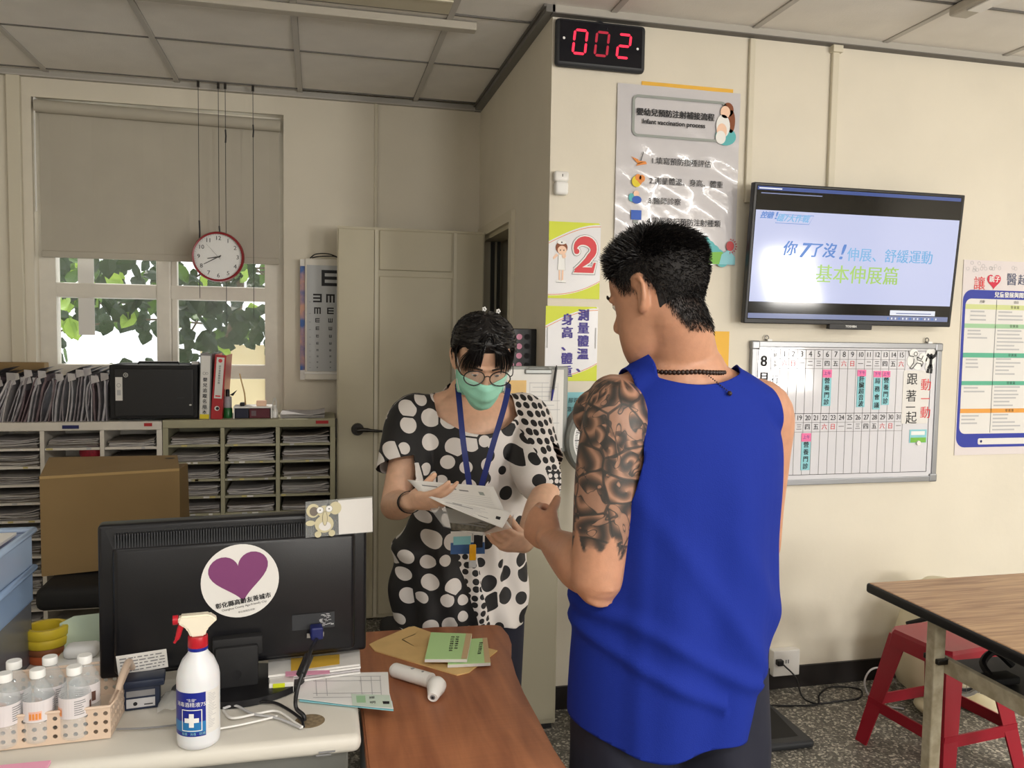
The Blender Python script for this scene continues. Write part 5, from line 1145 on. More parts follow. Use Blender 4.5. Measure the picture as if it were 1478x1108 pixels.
for j in range(6):
    for i in range(8): pb_.append(Mq @ V((.03+i*.013, -.035+j*.014, .002+.028*math.sin(i*.6+.3)*math.sin(j*.5+.3)+.004*math.sin(i*2.1+j*1.7))))
tag(origin(MB().add(pb_, [(j*8+i, j*8+i+1, (j+1)*8+i+1, (j+1)*8+i) for j in range(5) for i in range(7)], 'film_grey').build('plastic_bag', smooth=60), Mq @ V((.07, 0, 0))), 'clear crumpled plastic bag between the navy device and the spray bottle', 'bag')

# basket of water bottles
mat('basket', (232, 208, 186), .35, alpha=.72, spec=.5); mat('pet', (232, 240, 244), .06, trans=.0, alpha=.22, spec=.8); mat('water', (238, 244, 246), .05, alpha=.12)
mat('label_pale', (228, 222, 224), .4, alpha=.9); mat('label_pink', (240, 190, 170), .5, alpha=.9); mat('dark_portrait', (90, 60, 50), .6)
bk = thing('plastic_basket', 'peach perforated plastic basket full of small bottles at the left of the desk', 'basket', (-.52, 1.67, DZ_))
ux = V((.995, .06, 0)); uy = V((-.06, .995, 0)); bo_ = V(atZ(160, 1066, DZ_)); 
def bp(a, b_, z): return V((bo_.x, bo_.y, DZ_))+ux*(a*1.0)+uy*b_+V((0, 0, z))
BW, BD, BH = .40, .20, .062
def wall_holes(nm, o, x, n_, ln, h, rows, t=.0025, skip=0):
    # a perforated wall: a grid of cells, each a square ring around a round hole
    mb = MB(); nx_ = int(ln/.0165); cx = ln/nx_; cz = .0165; z0 = h*.10
    def P_(a, z, k): return o+x*a+V((0, 0, z))+n_*(t*k)
    def rect(a0, z0_, a1, z1_): 
        for k in (0, 1): mb.add([P_(a0, z0_, k), P_(a1, z0_, k), P_(a1, z1_, k), P_(a0, z1_, k)], [(0, 1, 2, 3)], 'basket')
    rect(0, 0, ln, z0); top = z0+rows*cz; rect(0, top, ln, h)
    mb.add([P_(0, h, 0), P_(ln, h, 0), P_(ln, h, 1), P_(0, h, 1)], [(0, 1, 2, 3)], 'basket')
    for i in range(nx_):
        for j in range(rows):
            cxx = (i+.5)*cx; czz = z0+(j+.5)*cz; r = .0042; n8 = 8
            sq = [(1, 0), (1, 1), (0, 1), (-1, 1), (-1, 0), (-1, -1), (0, -1), (1, -1)]
            vs = []
            for k in (0, 1):
                for q_ in range(8): vs.append(P_(cxx+sq[q_][0]*cx/2, czz+sq[q_][1]*cz/2, k))
                for q_ in range(8): a = q_*PI/4; vs.append(P_(cxx+r*math.cos(a), czz+r*math.sin(a), k))
            fs = [(q_, (q_+1) % 8, 8+(q_+1) % 8, 8+q_) for q_ in range(8)]+[(16+q_, 16+(q_+1) % 8, 24+(q_+1) % 8, 24+q_) for q_ in range(8)]+[(8+q_, 8+(q_+1) % 8, 24+(q_+1) % 8, 24+q_) for q_ in range(8)]
            mb.add(vs, fs, 'basket')
    return mb.build(nm, bk)
wall_holes('basket_wall', bp(-BW, 0, .002), ux, uy, BW, BH, 3); wall_holes('basket_wall', bp(0, 0, .002), (uy+V((.06, 0, 0))).normalized(), -ux, BD, BH+.006, 3); wall_holes('basket_wall', bp(-BW, BD, .002), ux, -uy, BW, BH, 3); wall_holes('basket_wall', bp(-BW, 0, .002), uy, ux, BD, BH, 3)
MB().add([bp(-BW, 0, .002), bp(0, 0, .002), bp(.01, BD, .002), bp(-BW, BD, .002)], [(0, 1, 2, 3)], 'basket').build('basket_floor', bk)
MB().tube([bp(-BW, 0, BH), bp(0, 0, BH), bp(.006, .02, BH+.003), bp(.012, BD, BH+.009), bp(-BW, BD, BH), bp(-BW, 0, BH)], .0028, 'basket', 6).build('rim', bk, smooth=60)
mb = MB().tube([bp(.004, .055, BH+.004), bp(.008, .08, BH+.022), bp(.012, .13, BH+.03), bp(.015, .16, BH+.006)], [.006, .007, .007, .006], 'basket', 8, 4); mb.build('handle', bk, smooth=60)
def bottle(px_, py, d, lab, facelab):
    # cap top centre seen at px,py ; stands in the basket
    h = .150; c = atD(px_, py, d); s = (c.z-DZ_-.006)/h; s = max(.9, min(1.12, s))
    c = atZ(px_, py, DZ_+.006+h*s)
    o = thing('water_bottle', lab, 'bottle', (c.x, c.y, DZ_+.006), group='small water bottles in the peach basket')
    b0 = V((c.x, c.y, DZ_+.006)); r = .0265
    pr = [(.001, .002), (.02, 0), (r-.002, .004), (r, .012), (r, .045), (r-.002, .049), (r, .053), (r, .092), (r-.002, .098), (r-.004, .104), (r-.008, .113), (.0125, .124), (.0105, .127), (.0105, .134)]
    MB().lathe([(a, z*s) for a, z in pr], b0, 'pet', 28).build('bottle_body', o, smooth=50)
    MB().lathe([(.001, .004), (r-.0025, .005), (r-.0025, .088*s), (.001, .088*s)], b0, 'water', 20).build('water', o, smooth=50)
    MB().lathe([(.0125, .130*s), (.0130, .1305*s), (.0130, .144*s), (.012, .146*s), (.001, .146*s)], b0, 'white', 28).build('cap', o, smooth=40)
    mb = MB(); d0 = math.atan2(-c.y, -c.x)+facelab; n = 22; vs = []
    for i in range(n+1):
        a = d0-2.0+4.0*i/n; vs += [b0+V(((r+.0004)*math.cos(a), (r+.0004)*math.sin(a), .048*s)), b0+V(((r+.0004)*math.cos(a), (r+.0004)*math.sin(a), .090*s))]
    mb.add(vs, [(2*i, 2*i+2, 2*i+3, 2*i+1) for i in range(n)], 'label_pale')
    def patch(a0, a1, z0, z1, m, k=1):
        vs = []
        for i in range(5):
            a = d0+a0+(a1-a0)*i/4; rr = r+.0004+.0003*k; vs += [b0+V((rr*math.cos(a), rr*math.sin(a), z0*s)), b0+V((rr*math.cos(a), rr*math.sin(a), z1*s))]
        mb.add(vs, [(2*i, 2*i+2, 2*i+3, 2*i+1) for i in range(4)], m)
    patch(-1.5, -.7, .052, .07, 'label_pink'); rt = random.Random(int(px_*7))
    for q in range(4): patch(-1.45+q*.19, -1.33+q*.19, .054, .066, 'orange', 2)
    for q in range(7): patch(.1, .1+rt.uniform(.3, .75), .055+q*.0045, .0568+q*.0045, 'ink_grey')
    patch(1.2, 1.5, .055, .075, 'dark_portrait')
    mb.build('label', o)
for i, (x, y, d, l, f) in enumerate([(16, 968, 1.5, 'water bottle at the left edge of the front row in the basket', .3), (54, 962, 1.5, 'water bottle standing in the middle of the front row in the basket', .9), (107, 958, 1.5, 'water bottle with visible dark print at the right of the front row', -.15), (20, 950, 1.6, 'leftmost bottle in the back row of the basket', .2), (72, 944, 1.6, 'water bottle in the middle of the back row of the basket', .2), (122, 942, 1.6, 'rightmost bottle in the back row of the basket', -.8)]):
    bottle(x if i else 6, y, d, l, f)

# stack of blue translucent trays at the left
mat('blue_plastic', (182, 204, 232), .22, alpha=.62, spec=.6); mat('blue_plastic2', (160, 188, 226), .25, alpha=.7, spec=.6); mat('smoke_plastic', (120, 124, 134), .25, alpha=.72)
tr = thing('tray_stack', 'stack of blue translucent plastic drawers at the left edge of the desk', 'drawers', (-.68, 1.9, DZ_))
def tray_pt(px_, py, d): return atD(px_, py, d)
TX1 = atD(46, 900, 1.80).x-.014
bot = DZ_
def shell(nm, x1, z0, z1, y0, y1, m, rim):
    mb = MB(); x0_ = x1-.30
    mb.rbox((x0_, y0, z0), (x1, y0+.004, z1), .0015, m).rbox((x0_, y1-.004, z0), (x1, y1, z1), .0015, m).rbox((x1-.004, y0, z0), (x1, y1, z1), .0015, m).rbox((x0_, y0, z0), (x0_+.004, y1, z1), .0015, m).box((x0_, y0, z0), (x1, y1, z0+.003), m)
    mb.build(nm, tr)
    if rim:
        MB().tube([(x0_, y0-.004, z1), (x1, y0-.004, z1), (x1+.004, y0, z1), (x1+.004, y1, z1), (x0_, y1+.004, z1)], .008, m, 8).build('rim', tr, smooth=60)
shell('drawer_frame', TX1, bot, bot+.14, 1.74, 2.0, 'smoke_plastic', False)
shell('drawer', TX1+.004, bot+.142, bot+.215, 1.73, 2.0, 'blue_plastic2', True)
shell('drawer', TX1+.004, bot+.222, bot+.30, 1.73, 2.0, 'blue_plastic', True)
MB().rbox((TX1-.29, 1.75, bot+.225), (TX1-.01, 1.98, bot+.245), .003, 'pink').rbox((TX1-.25, 1.75, bot+.148), (TX1-.02, 1.98, bot+.16), .003, 'blue_ink').build('contents', tr)
bc = thing('binder_clip', 'silver binder clip on papers on top of the blue drawers', 'clip', (TX1-.03, 1.85, bot+.30))
q = V((TX1-.045, 1.80, bot+.305))
MB().box((TX1-.20, 1.76, bot+.295), (TX1-.02, 1.98, bot+.301), 'paper').prism([(0, 0), (.012, .006), (.0, .012)], q+V((-.015, 0, 0)), (0, 1, 0), (0, 0, 1), (.03, 0, 0), 'steel').tube([q+V((-.008, .004, .010)), q+V((-.01, .01, .024)), q+V((0, .012, .031)), q+V((.01, .01, .024)), q+V((.008, .004, .010))], .0013, 'metal', 6, 4).build('clip', bc)
# yellow and orange tape rolls
tq = atZ(62, 958, DZ_); tq = V((tq.x, tq.y+.03, DZ_))
for k, (r, z0, hh, m, lb) in enumerate([(.040, 0, .018, 'orange_roll', 'orange brown ring at the bottom of the yellow stack'), (.042, .019, .015, 'brown_roll', 'brown ring in the middle of the yellow stack'), (.045, .035, .020, 'yellow_roll', 'yellow ring second from the top of the stack'), (.046, .056, .022, 'yellow_roll', 'bright yellow ring on top of the stack')]):
    if m not in MATS: mat(m, {'orange_roll': (190, 96, 56), 'brown_roll': (140, 84, 52), 'yellow_roll': (216, 190, 50)}[m], .5)
    tag(origin(MB().lathe([(r-.012, z0), (r-.002, z0), (r, z0+.003), (r, z0+hh-.003), (r-.002, z0+hh), (r-.012, z0+hh), (r-.012, z0)], tq, m, 32, caps=False).build('tape_ring', smooth=50), tq+V((0, 0, z0))), lb, 'tape')
# white dispenser, green card, white cube
g = atZ(108, 985, DZ_)
dsp = thing('white_device', 'white rounded device behind the water bottles', 'device', (g.x, g.y, DZ_))
MB().rbox((g.x-.055, g.y+.02, DZ_), (g.x+.05, g.y+.10, DZ_+.035), .01, 'white_plastic', 3).rbox((g.x-.035, g.y+.035, DZ_+.035), (g.x+.035, g.y+.085, DZ_+.062), .012, 'white', 3).build('body', dsp, smooth=40)
MB().box((g.x-.03, g.y+.0195, DZ_+.015), (g.x+.0, g.y+.02, DZ_+.022), 'ink_grey').build('display_strip', dsp)
mat('card_green', (196, 212, 190), .6); tag(MB().add([(g.x-.07, g.y+.13, DZ_), (g.x+.065, g.y+.115, DZ_), (g.x+.065, g.y+.14, DZ_+.105), (g.x-.04, g.y+.15, DZ_+.095), (g.x-.07, g.y+.15, DZ_+.08)], [(0, 1, 2, 3, 4)], 'card_green').build('green_card'), 'pale green card leaning behind the white device beside the monitor', 'card')
tag(MB().add([atZ(0, 1107, DZ_+.012), atZ(83, 1107, DZ_+.012), atZ(88, 1097, DZ_+.012), atZ(0, 1103, DZ_+.012), atZ(0, 1107, DZ_), atZ(83, 1107, DZ_), atZ(88, 1097, DZ_), atZ(0, 1103, DZ_)], [(0, 1, 2, 3), (4, 7, 6, 5), (0, 4, 5, 1), (1, 5, 6, 2), (2, 6, 7, 3), (3, 7, 4, 0)], 'pink').build('pink_pad') if False else MB().rbox((-.60, 1.490, DZ_), (-.452, 1.518, DZ_+.006), .001, 'pink').build('pink_pad'), 'pink paper pad at the lower left corner of the desk', 'paper pad')

# papers under and beside the monitor
def sheet(nm, label, cat, pts, z, m, th=.0008, group=None):
    mb = MB(); vs = [atZ(x, y, z) for x, y in pts]; n = len(vs)
    mb.add([v+V((0, 0, th)) for v in vs]+vs, [tuple(range(n))[::-1], tuple(range(n, 2*n))]+[(i, (i+1) % n, n+(i+1) % n, n+i) for i in range(n)], m)
    c = sum(vs, V((0, 0, 0)))/n; t = thing(nm, label, cat, (c.x, c.y, z), group=group); mb.build('sheet', t); return t
tray = thing('folder_stack', 'low stack of white folders lying under the right end of the monitor', 'folders', atZ(450, 980, DZ_))
a = [atZ(x, y, DZ_+.03) for x, y in ((388, 975), (520, 958), (518, 925), (388, 940))]; mb = MB()
for i in range(5):
    z = DZ_+.002+i*.006; pp_ = [V((v.x+.002*math.sin(i*3), v.y, z)) for v in a]; mb.add(pp_+[p+V((0, 0, .0045)) for p in pp_], [(0, 1, 2, 3), (7, 6, 5, 4), (0, 4, 5, 1), (1, 5, 6, 2), (2, 6, 7, 3), (3, 7, 4, 0)], ['pink_dim', 'paper', 'sleeve_c', 'paper', 'paper'][i] if i else 'paper')
mat('pink_dim', (200, 150, 160), .6); mb.build('folders', tray)
def onlab(nm, lb, pts, m, z=DZ_+.0312): 
    t = sheet(nm, lb, 'label', pts, z, m, .0004); return t
onlab('yellow_label', 'yellow paper strip on the white folders under the monitor', [(420, 972), (490, 955), (490, 945), (420, 951)], 'yellow_strip') if 'yellow_strip' in MATS else None
mat('yellow_strip', (222, 178, 66), .6)
onlab('yellow_label', 'yellow paper strip on the white folders under the monitor', [(420, 968), (490, 958), (490, 944), (420, 950)], 'yellow_strip')
onlab('pink_label', 'narrow pink strip on the folders under the monitor', [(412, 976), (476, 972), (476, 967), (412, 969)], 'pink')
tag(MB().rbox(atZ(388, 1003, DZ_)+V((0, 0, .001)), atZ(425, 985, DZ_)+V((0, 0, .024)), .002, 'paper').box(atZ(391, 1003, DZ_)+V((.004, -.0008, .012)), atZ(391, 1003, DZ_)+V((.028, -.0004, .024)), 'lime').build('note_block'), 'white note block with a yellow-green tab beside the monitor stand', 'note pad')
f1 = sheet('form_papers', 'light blue backed form lying under the printed form at the desk edge', 'papers', [(432, 1012), (568, 1026), (566, 1012), (440, 985)], DZ_+.003, 'cyan_note', .001)
f2 = sheet('printed_form', 'white printed form with a coloured card overhanging the desk edge', 'form', [(430, 1008), (500, 1017), (568, 1023), (562, 1000), (560, 970), (436, 972)], DZ_+.006, 'white', .0008)
zf = DZ_+.0072; mb = MB()
def on(px_, py): return atZ(px_, py, zf)
def qd(a, b, c, d, m, k=0): mb.add([on(*p)+V((0, 0, .0003*k)) for p in (a, b, c, d)], [(3, 2, 1, 0)], m)
for y in (976, 982, 1000, 1006): qd((452, y), (550, y-1), (550, y-.2), (452, y+.9), 'ink_light')
for x in (455, 470, 520, 535, 548): qd((x, 976), (x+1, 976), (x+3, 1004), (x+2, 1004), 'ink_light')
qd((507, 1002), (560, 1004), (565, 1021), (508, 1018), 'cyan_pale', 1) if False else None
mat('id_card', (206, 222, 208), .4)
qd((507, 1001), (562, 1003), (566, 1021), (509, 1018), 'id_card', 1); qd((514, 1004), (527, 1004), (528, 1014), (515, 1014), 'band_b', 2)
mb.text('證', on(537, 1007)+V((0, 0, .0008)), (1, 0, 0), (0, 1, 0), .012, 'ink').text('明', on(538, 1014)+V((0, 0, .0008)), (1, 0, 0), (0, 1, 0), .012, 'ink')
qd((552, 1012), (562, 1012), (562, 1016), (553, 1016), 'ink', 2)
mb.build('print', f2)
# envelope, booklets, thermometer on the brown table
TZ = .7102
e = thing('kraft_envelope', 'open brown kraft envelope lying on the brown table', 'envelope', atZ(630, 945, TZ))
pts = [(533, 931), (541, 940), (615, 962), (660, 975), (677, 971), (718, 940), (702, 936), (640, 920), (598, 905), (590, 906), (545, 925)]
vs = [atZ(x, y, TZ) for x, y in pts]; n = len(vs)
MB().add([v+V((0, 0, .003)) for v in vs]+vs, [tuple(range(n))[::-1], tuple(range(n, 2*n))]+[(i, (i+1) % n, n+(i+1) % n, n+i) for i in range(n)], 'envelope').build('envelope_body', e)
MB().add([atZ(*p, TZ+.0034) for p in ((545, 926), (620, 932), (597, 906), (590, 907))], [(3, 2, 1, 0)], 'envelope').add([atZ(*p, TZ+.0034) for p in ((580, 923), (597, 932), (598, 932), (581, 922))], [(3, 2, 1, 0)], 'cardboard').add([atZ(*p, TZ+.0034) for p in ((580, 923), (600, 915), (600, 914), (580, 922))], [(3, 2, 1, 0)], 'cardboard').build('flap', e)
mat('booklet_green', (186, 226, 158), .55); mat('booklet_spine', (206, 178, 138), .6)
def booklet(lb, P4, z, txt):     # P4: near left, near right, far right, far left corner (photo)
    v = [atZ(x, y, z) for x, y in P4]; t = thing('green_booklet', lb, 'booklet', sum(v, V((0, 0, 0)))/4)
    H_ = .008
    MB().add([p+V((0, 0, .001)) for p in v]+[p+V((0, 0, H_)) for p in v], [(0, 3, 2, 1), (4, 5, 6, 7), (0, 1, 5, 4), (1, 2, 6, 5), (2, 3, 7, 6), (3, 0, 4, 7)], 'paper').build('pages', t)
    MB().add([p+V((0, 0, H_)) for p in v]+[p+V((0, 0, H_+.0008)) for p in v], [(0, 3, 2, 1), (4, 5, 6, 7), (0, 1, 5, 4), (1, 2, 6, 5), (2, 3, 7, 6), (3, 0, 4, 7)], 'booklet_green').build('cover', t)
    q = [v[0].lerp(v[1], .86), v[1], v[2], v[3].lerp(v[2], .86)]
    MB().add([p+V((0, 0, H_+.0012)) for p in q], [(0, 1, 2, 3)], 'booklet_spine').build('spine_tape', t)
    ux_ = (v[1]-v[0]).normalized(); uy_ = (v[3]-v[0]).normalized(); mb = MB(); zt_ = V((0, 0, H_+.0013))
    L = (v[3]-v[0]).length; W_ = (v[1]-v[0]).length
    for col, tx in ((.70, txt[0]), (.58, txt[1])):
        for i, ch in enumerate(tx): mb.text(ch, v[0]+ux_*W_*col+uy_*L*(.80-i*.085)+zt_, ux_, uy_, .010, 'ink', bold=.01)
    mb.build('lettering', t)
booklet('green booklet lying underneath, its right end sticking out on the envelope', [(646, 964), (708, 961), (703, 925), (655, 928)], TZ+.0035, ('預防接種紀錄', ''))
booklet('green booklet on top with two columns of characters on the cover', [(613, 956), (674, 956), (681, 919), (622, 917)], TZ+.0130, ('兒童健康手冊', '預防接種紀錄表'))
th = thing('ear_thermometer', 'white handheld infrared thermometer lying on the brown table', 'thermometer', atZ(600, 985, TZ))
r_ = .0165
a, b_ = atZ(574, 978, TZ)+V((0, 0, r_)), atZ(622, 995, TZ)+V((0, 0, r_+.004))
MB().tube([a-(b_-a)*.20, a-(b_-a)*.17, a-(b_-a)*.10, a, a.lerp(b_, .5), b_], [.004, .0105, .0150, .0165, .0165, .0165], 'white_plastic', 20, 5).build('grip', th, smooth=60)
hq = atZ(630, 990, TZ+.022); 
MB().lathe([(.001, -.018), (.014, -.016), (.021, -.006), (.020, .006), (.015, .022), (.0115, .036), (.0105, .037), (.001, .035)], hq, 'white_plastic', 28, ax=(-.35, -.92, -.25)).build('head', th, smooth=50)
ax = V((-.35, -.92, -.25)).normalized(); MB().cyl(hq+ax*.0352, hq+ax*.0375, .0055, .0055, 'ink_grey', 16).cyl(hq+ax*.0376, hq+ax*.038, .003, .003, 'ink', 12).build('lens', th)
MB().ball(a.lerp(b_, .75)+V((.0, -.004, .0165)), (.003, .003, .0015), 'ink_grey', 10, 6).ball(a.lerp(b_, .45)+V((0, -.003, .0165)), (.005, .003, .0012), 'ink_grey', 10, 6).build('buttons', th)

# ================================================================ RIGHT: TABLE, STOOL, HEATER
mat('laminate', (176, 138, 98), .35)
nt = MATS['laminate'].node_tree; b = nt.nodes['Principled BSDF']
tc = nt.nodes.new('ShaderNodeTexCoord'); mp = nt.nodes.new('ShaderNodeMapping'); mp.inputs['Scale'].default_value = (1.5, 22, 1)
nz = nt.nodes.new('ShaderNodeTexNoise'); nz.inputs['Scale'].default_value = 2.2; nz.inputs['Detail'].default_value = 5; nz.inputs['Distortion'].default_value = 1.2
cr = nt.nodes.new('ShaderNodeValToRGB'); cr.color_ramp.elements[0].color = lin((142, 102, 68)); cr.color_ramp.elements[0].position = .32; cr.color_ramp.elements[1].color = lin((190, 152, 110)); cr.color_ramp.elements[1].position = .62
nt.links.new(tc.outputs['Object'], mp.inputs[0]); nt.links.new(mp.outputs[0], nz.inputs['Vector']); nt.links.new(nz.outputs[0], cr.inputs[0]); nt.links.new(cr.outputs[0], b.inputs['Base Color'])
rtb = thing('folding_table', 'wood grain folding table with black edge at the right', 'table', (1.97, 1.3, 0))
MB().rbox((1.668, .38, .712), (2.285, 2.18, .738), .004, 'laminate').build('table_top', rtb)
MB().rbox((1.662, .374, .706), (2.291, 2.186, .7365), .008, 'black_plastic', 3).build('edge_band', rtb)
mat('beige_metal', (204, 196, 172), .5, noise=.12, nscale=30, col2=(172, 160, 134))
for (x, y) in ((1.705, 1.93), (2.245, 1.93), (1.705, .60), (2.245, .60)): MB().rbox((x-.018, y-.018, 0), (x+.018, y+.018, .706), .004, 'beige_metal').build('leg', rtb)
for y in (1.93, .60): MB().rbox((1.72, y-.015, .12), (2.23, y+.015, .15), .004, 'beige_metal').build('crossbar', rtb)
MB().rbox((1.722, .62, .555), (1.742, 1.97, .60), .003, 'beige_metal').rbox((2.21, .62, .555), (2.23, 1.97, .60), .003, 'beige_metal').build('shelf_rail', rtb)
MB().box((1.74, .62, .562), (2.21, 1.96, .568), 'charcoal').build('shelf', rtb)
MB().rbox((1.69, 1.90, .585), (1.73, 1.96, .60), .002, 'dark_metal').build('bracket', rtb)
s_ = thing('tool_strap', 'black strap and tool lying on the shelf under the folding table', 'strap', (1.83, 1.85, .57))
MB().tube([(1.78, 1.80, .577), (1.80, 1.86, .60), (1.86, 1.88, .62), (1.90, 1.86, .585)], .010, 'black_matte', 6, 5).rbox((1.76, 1.78, .569), (1.85, 1.83, .59), .005, 'black_matte').build('strap', s_, smooth=50)

mat('stool_red', (158, 24, 44), .38)
st = thing('plastic_stool', 'red plastic stool with four splayed legs under the folding table', 'stool', (2.16, 2.42, 0))
sc0 = V((2.17, 2.42, 0)); yaw = .12; sux = V((math.cos(yaw), math.sin(yaw), 0)); suy = V((-math.sin(yaw), math.cos(yaw), 0))
def S3(a, b, z): return sc0+sux*a+suy*b+V((0, 0, z))
ts, bs, hS = .125, .195, .445
mb = MB()
sq = [(ts*a, ts*b) for a, b in ((-1, -.8), (-.8, -1), (.8, -1), (1, -.8), (1, .8), (.8, 1), (-.8, 1), (-1, .8))]
mb.add([S3(a, b, hS) for a, b in sq]+[S3(a*1.05, b*1.05, hS-.012) for a, b in sq]+[S3(a*1.1, b*1.1, hS-.06) for a, b in sq], [tuple(range(8))]+[(i+8*k, i+8*k+8, (i+1) % 8+8*k+8, (i+1) % 8+8*k) for i in range(8) for k in (0, 1)], 'stool_red')
mb.build('seat', st)
for a, b in ((-1, -1), (1, -1), (1, 1), (-1, 1)):
    w_ = .032
    def LP(f, g, z):    # an L shaped leg, wide face
        t = (hS-.02-z)/(hS-.02); s_ = ts+(bs-ts)*t; return S3(a*s_-a*f, b*s_-b*g, z)
    ww = lambda z: .082-.030*(1-z/hS)
    vs = []
    for z in (0, hS-.02):
        q = ww(z); vs += [LP(0, 0, z), LP(q, 0, z), LP(q, .006, z), LP(.006, .006, z), LP(.006, q, z), LP(0, q, z)]
    MB().add(vs, [(i, (i+1) % 6, 6+(i+1) % 6, 6+i) for i in range(6)]+[(5, 4, 3, 2, 1, 0), (6, 7, 8, 9, 10, 11)], 'stool_red').build('leg', st)
for zb in (.155,):
    t = (hS-zb)/hS; s_ = ts+(bs-ts)*t-.004
    for (p, q) in (((-1, -1), (1, -1)), ((1, -1), (1, 1)), ((1, 1), (-1, 1)), ((-1, 1), (-1, -1))):
        A_, B_ = S3(p[0]*s_, p[1]*s_, zb), S3(q[0]*s_, q[1]*s_, zb); d = (B_-A_).normalized(); nn = V((-d.y, d.x, 0))*.003
        MB().add([A_-nn-V((0, 0, .02)), B_-nn-V((0, 0, .02)), B_+nn-V((0, 0, .02)), A_+nn-V((0, 0, .02)), A_-nn+V((0, 0, .02)), B_-nn+V((0, 0, .02)), B_+nn+V((0, 0, .02)), A_+nn+V((0, 0, .02))], [(0, 3, 2, 1), (4, 5, 6, 7), (0, 1, 5, 4), (1, 2, 6, 5), (2, 3, 7, 6), (3, 0, 4, 7)], 'stool_red').build('stretcher', st)
mat('cream_plastic', (216, 206, 176), .4, noise=.08, nscale=6)
hf = thing('floor_fan', 'cream rounded floor fan with two feet behind the red stool', 'fan', (2.52, 2.84, 0))
fc = V((2.50, 2.82, 0))
MB().lathe([(.001, .03), (.10, .03), (.15, .07), (.172, .14), (.17, .24), (.15, .34), (.125, .42), (.10, .47), (.06, .505), (.001, .515)], fc, 'cream_plastic', 36).build('body', hf, smooth=60)
for sx in (-.11, .11): MB().ball(fc+V((sx, -.13, .028)), (.065, .10, .028), 'cream_plastic', 16, 8).build('foot', hf, smooth=60)
mb = MB(); gc = fc+V((-.02, -.165, .20)); mb.ring(gc+V((0, -.022, 0)), WX, WZ, .105, .014, 'metal', 36)
for k in range(5): mb.ring(gc+V((0, -.02, 0)), WX, WZ, .088-k*.016, .003, 'metal', 28)
for k in range(12):
    a = k*PI/6; u = V((math.cos(a), 0, math.sin(a))); mb.tube([gc+V((0, -.02, 0))+u*.02, gc+V((0, -.02, 0))+u*.10], .0015, 'metal', 4)
mb.cyl(gc+V((0, -.022, 0)), gc+V((0, .03, 0)), .105, .11, 'white_plastic', 36, caps=False).disc(gc+V((0, .0, 0)), WX, WZ, .10, 'charcoal', 30)
mb.build('grille', hf)
MB().tube([fc+V((-.17, -.02, .34)), fc+V((-.1, -.13, .41)), fc+V((.0, -.145, .425)), fc+V((.11, -.12, .415))], .009, 'black_matte', 8, 5).build('neck_band', hf, smooth=60)
tag(MB().tube([fc+V((-.15, .05, .06)), fc+V((-.22, .04, .13)), fc+V((-.30, .02, .14)), fc+V((-.34, .0, .09)), fc+V((-.30, -.02, .02)), fc+V((-.2, -.06, .005))], .004, 'ink_light', 6, 6).build('fan_cable', smooth=60), 'grey cable loop beside the cream floor fan', 'cable')
# ================================================================ PEOPLE
def mixn(a, b, t): return a*(1-t)+b*t
def limb(mb, pts, rads, ref=V((0, 0, 1)), n=20, sub=5, cap=True, m='skin'):
    # a tapered tube with elliptical sections; rads = (side, other) per point; ref gives the 'other' direction
    P_ = [V(p) for p in pts]; Rr_ = [V((r[0], r[1], 0)) if isinstance(r, (tuple, list)) else V((r, r, 0)) for r in rads]
    if sub > 1: P_, Rr_ = catmull(P_, sub), catmull(Rr_, sub)
    if cap:
        d0 = (P_[0]-P_[1]).normalized(); d1 = (P_[-1]-P_[-2]).normalized(); a = []; ar = []; e = []; er = []
        for k in range(5, 0, -1):
            t = k/5*PI/2*.98; a.append(P_[0]+d0*min(Rr_[0][0], Rr_[0][1])*math.sin(t)); ar.append(Rr_[0]*math.cos(t)); e.insert(0, P_[-1]+d1*min(Rr_[-1][0], Rr_[-1][1])*math.sin(t)); er.insert(0, Rr_[-1]*math.cos(t))
        P_ = a+P_+e; Rr_ = ar+Rr_+er
    vs = []; ref = V(ref)
    for i, p in enumerate(P_):
        d = (P_[min(i+1, len(P_)-1)]-P_[max(i-1, 0)]).normalized()
        o = (ref-d*ref.dot(d)); o = o.normalized() if o.length > 1e-4 else frame_of(d)[0]
        s = d.cross(o)
        vs += [p+s*math.cos(2*PI*k/n)*Rr_[i][0]+o*math.sin(2*PI*k/n)*Rr_[i][1] for k in range(n)]
    N = len(P_)
    mb.add(vs, [(i*n+k, i*n+(k+1) % n, (i+1)*n+(k+1) % n, (i+1)*n+k) for i in range(N-1) for k in range(n)]+[tuple(range(n))[::-1], tuple(range((N-1)*n, N*n))], m)
    return mb
HEAD = [(-.004, .016, .078, .045), (.006, .031, .089, .02), (.025, .046, .092, -.01), (.05, .056, .0925, -.035), (.075, .063, .090, -.062), (.10, .0685, .087, -.080), (.125, .0725, .086, -.092), (.15, .0755, .090, -.098), (.175, .0745, .086, -.098), (.198, .067, .072, -.086), (.216, .052, .050, -.064), (.228, .031, .024, -.036), (.2325, .010, .004, -.010)]
def head_at(th, z, grow=0., wide=1.):
    q = HEAD
    if z <= q[0][0]: r = q[0]
    elif z >= q[-1][0]: r = q[-1]
    else:
        for a, b in zip(q, q[1:]):
            if a[0] <= z <= b[0]: t = (z-a[0])/(b[0]-a[0]); r = [a[i]*(1-t)+b[i]*t for i in range(4)]; break
    w_, f, bk = r[1]*wide, r[2], r[3]; c = (f+bk)/2; h = (f-bk)/2
    cs, sn = math.cos(th), math.sin(th); e = .9
    x = w_*math.copysign(abs(cs)**e, cs); y = c+h*math.copysign(abs(sn)**e, sn)
    n = V((cs/max(w_, .01), sn/max(h, .01), 0)); n.normalize(); up = max(0, (z-.15)/.08); n = (n*(1-min(.85, up*.75))+V((0, 0, up))).normalized()
    return V((x, y, z)), n
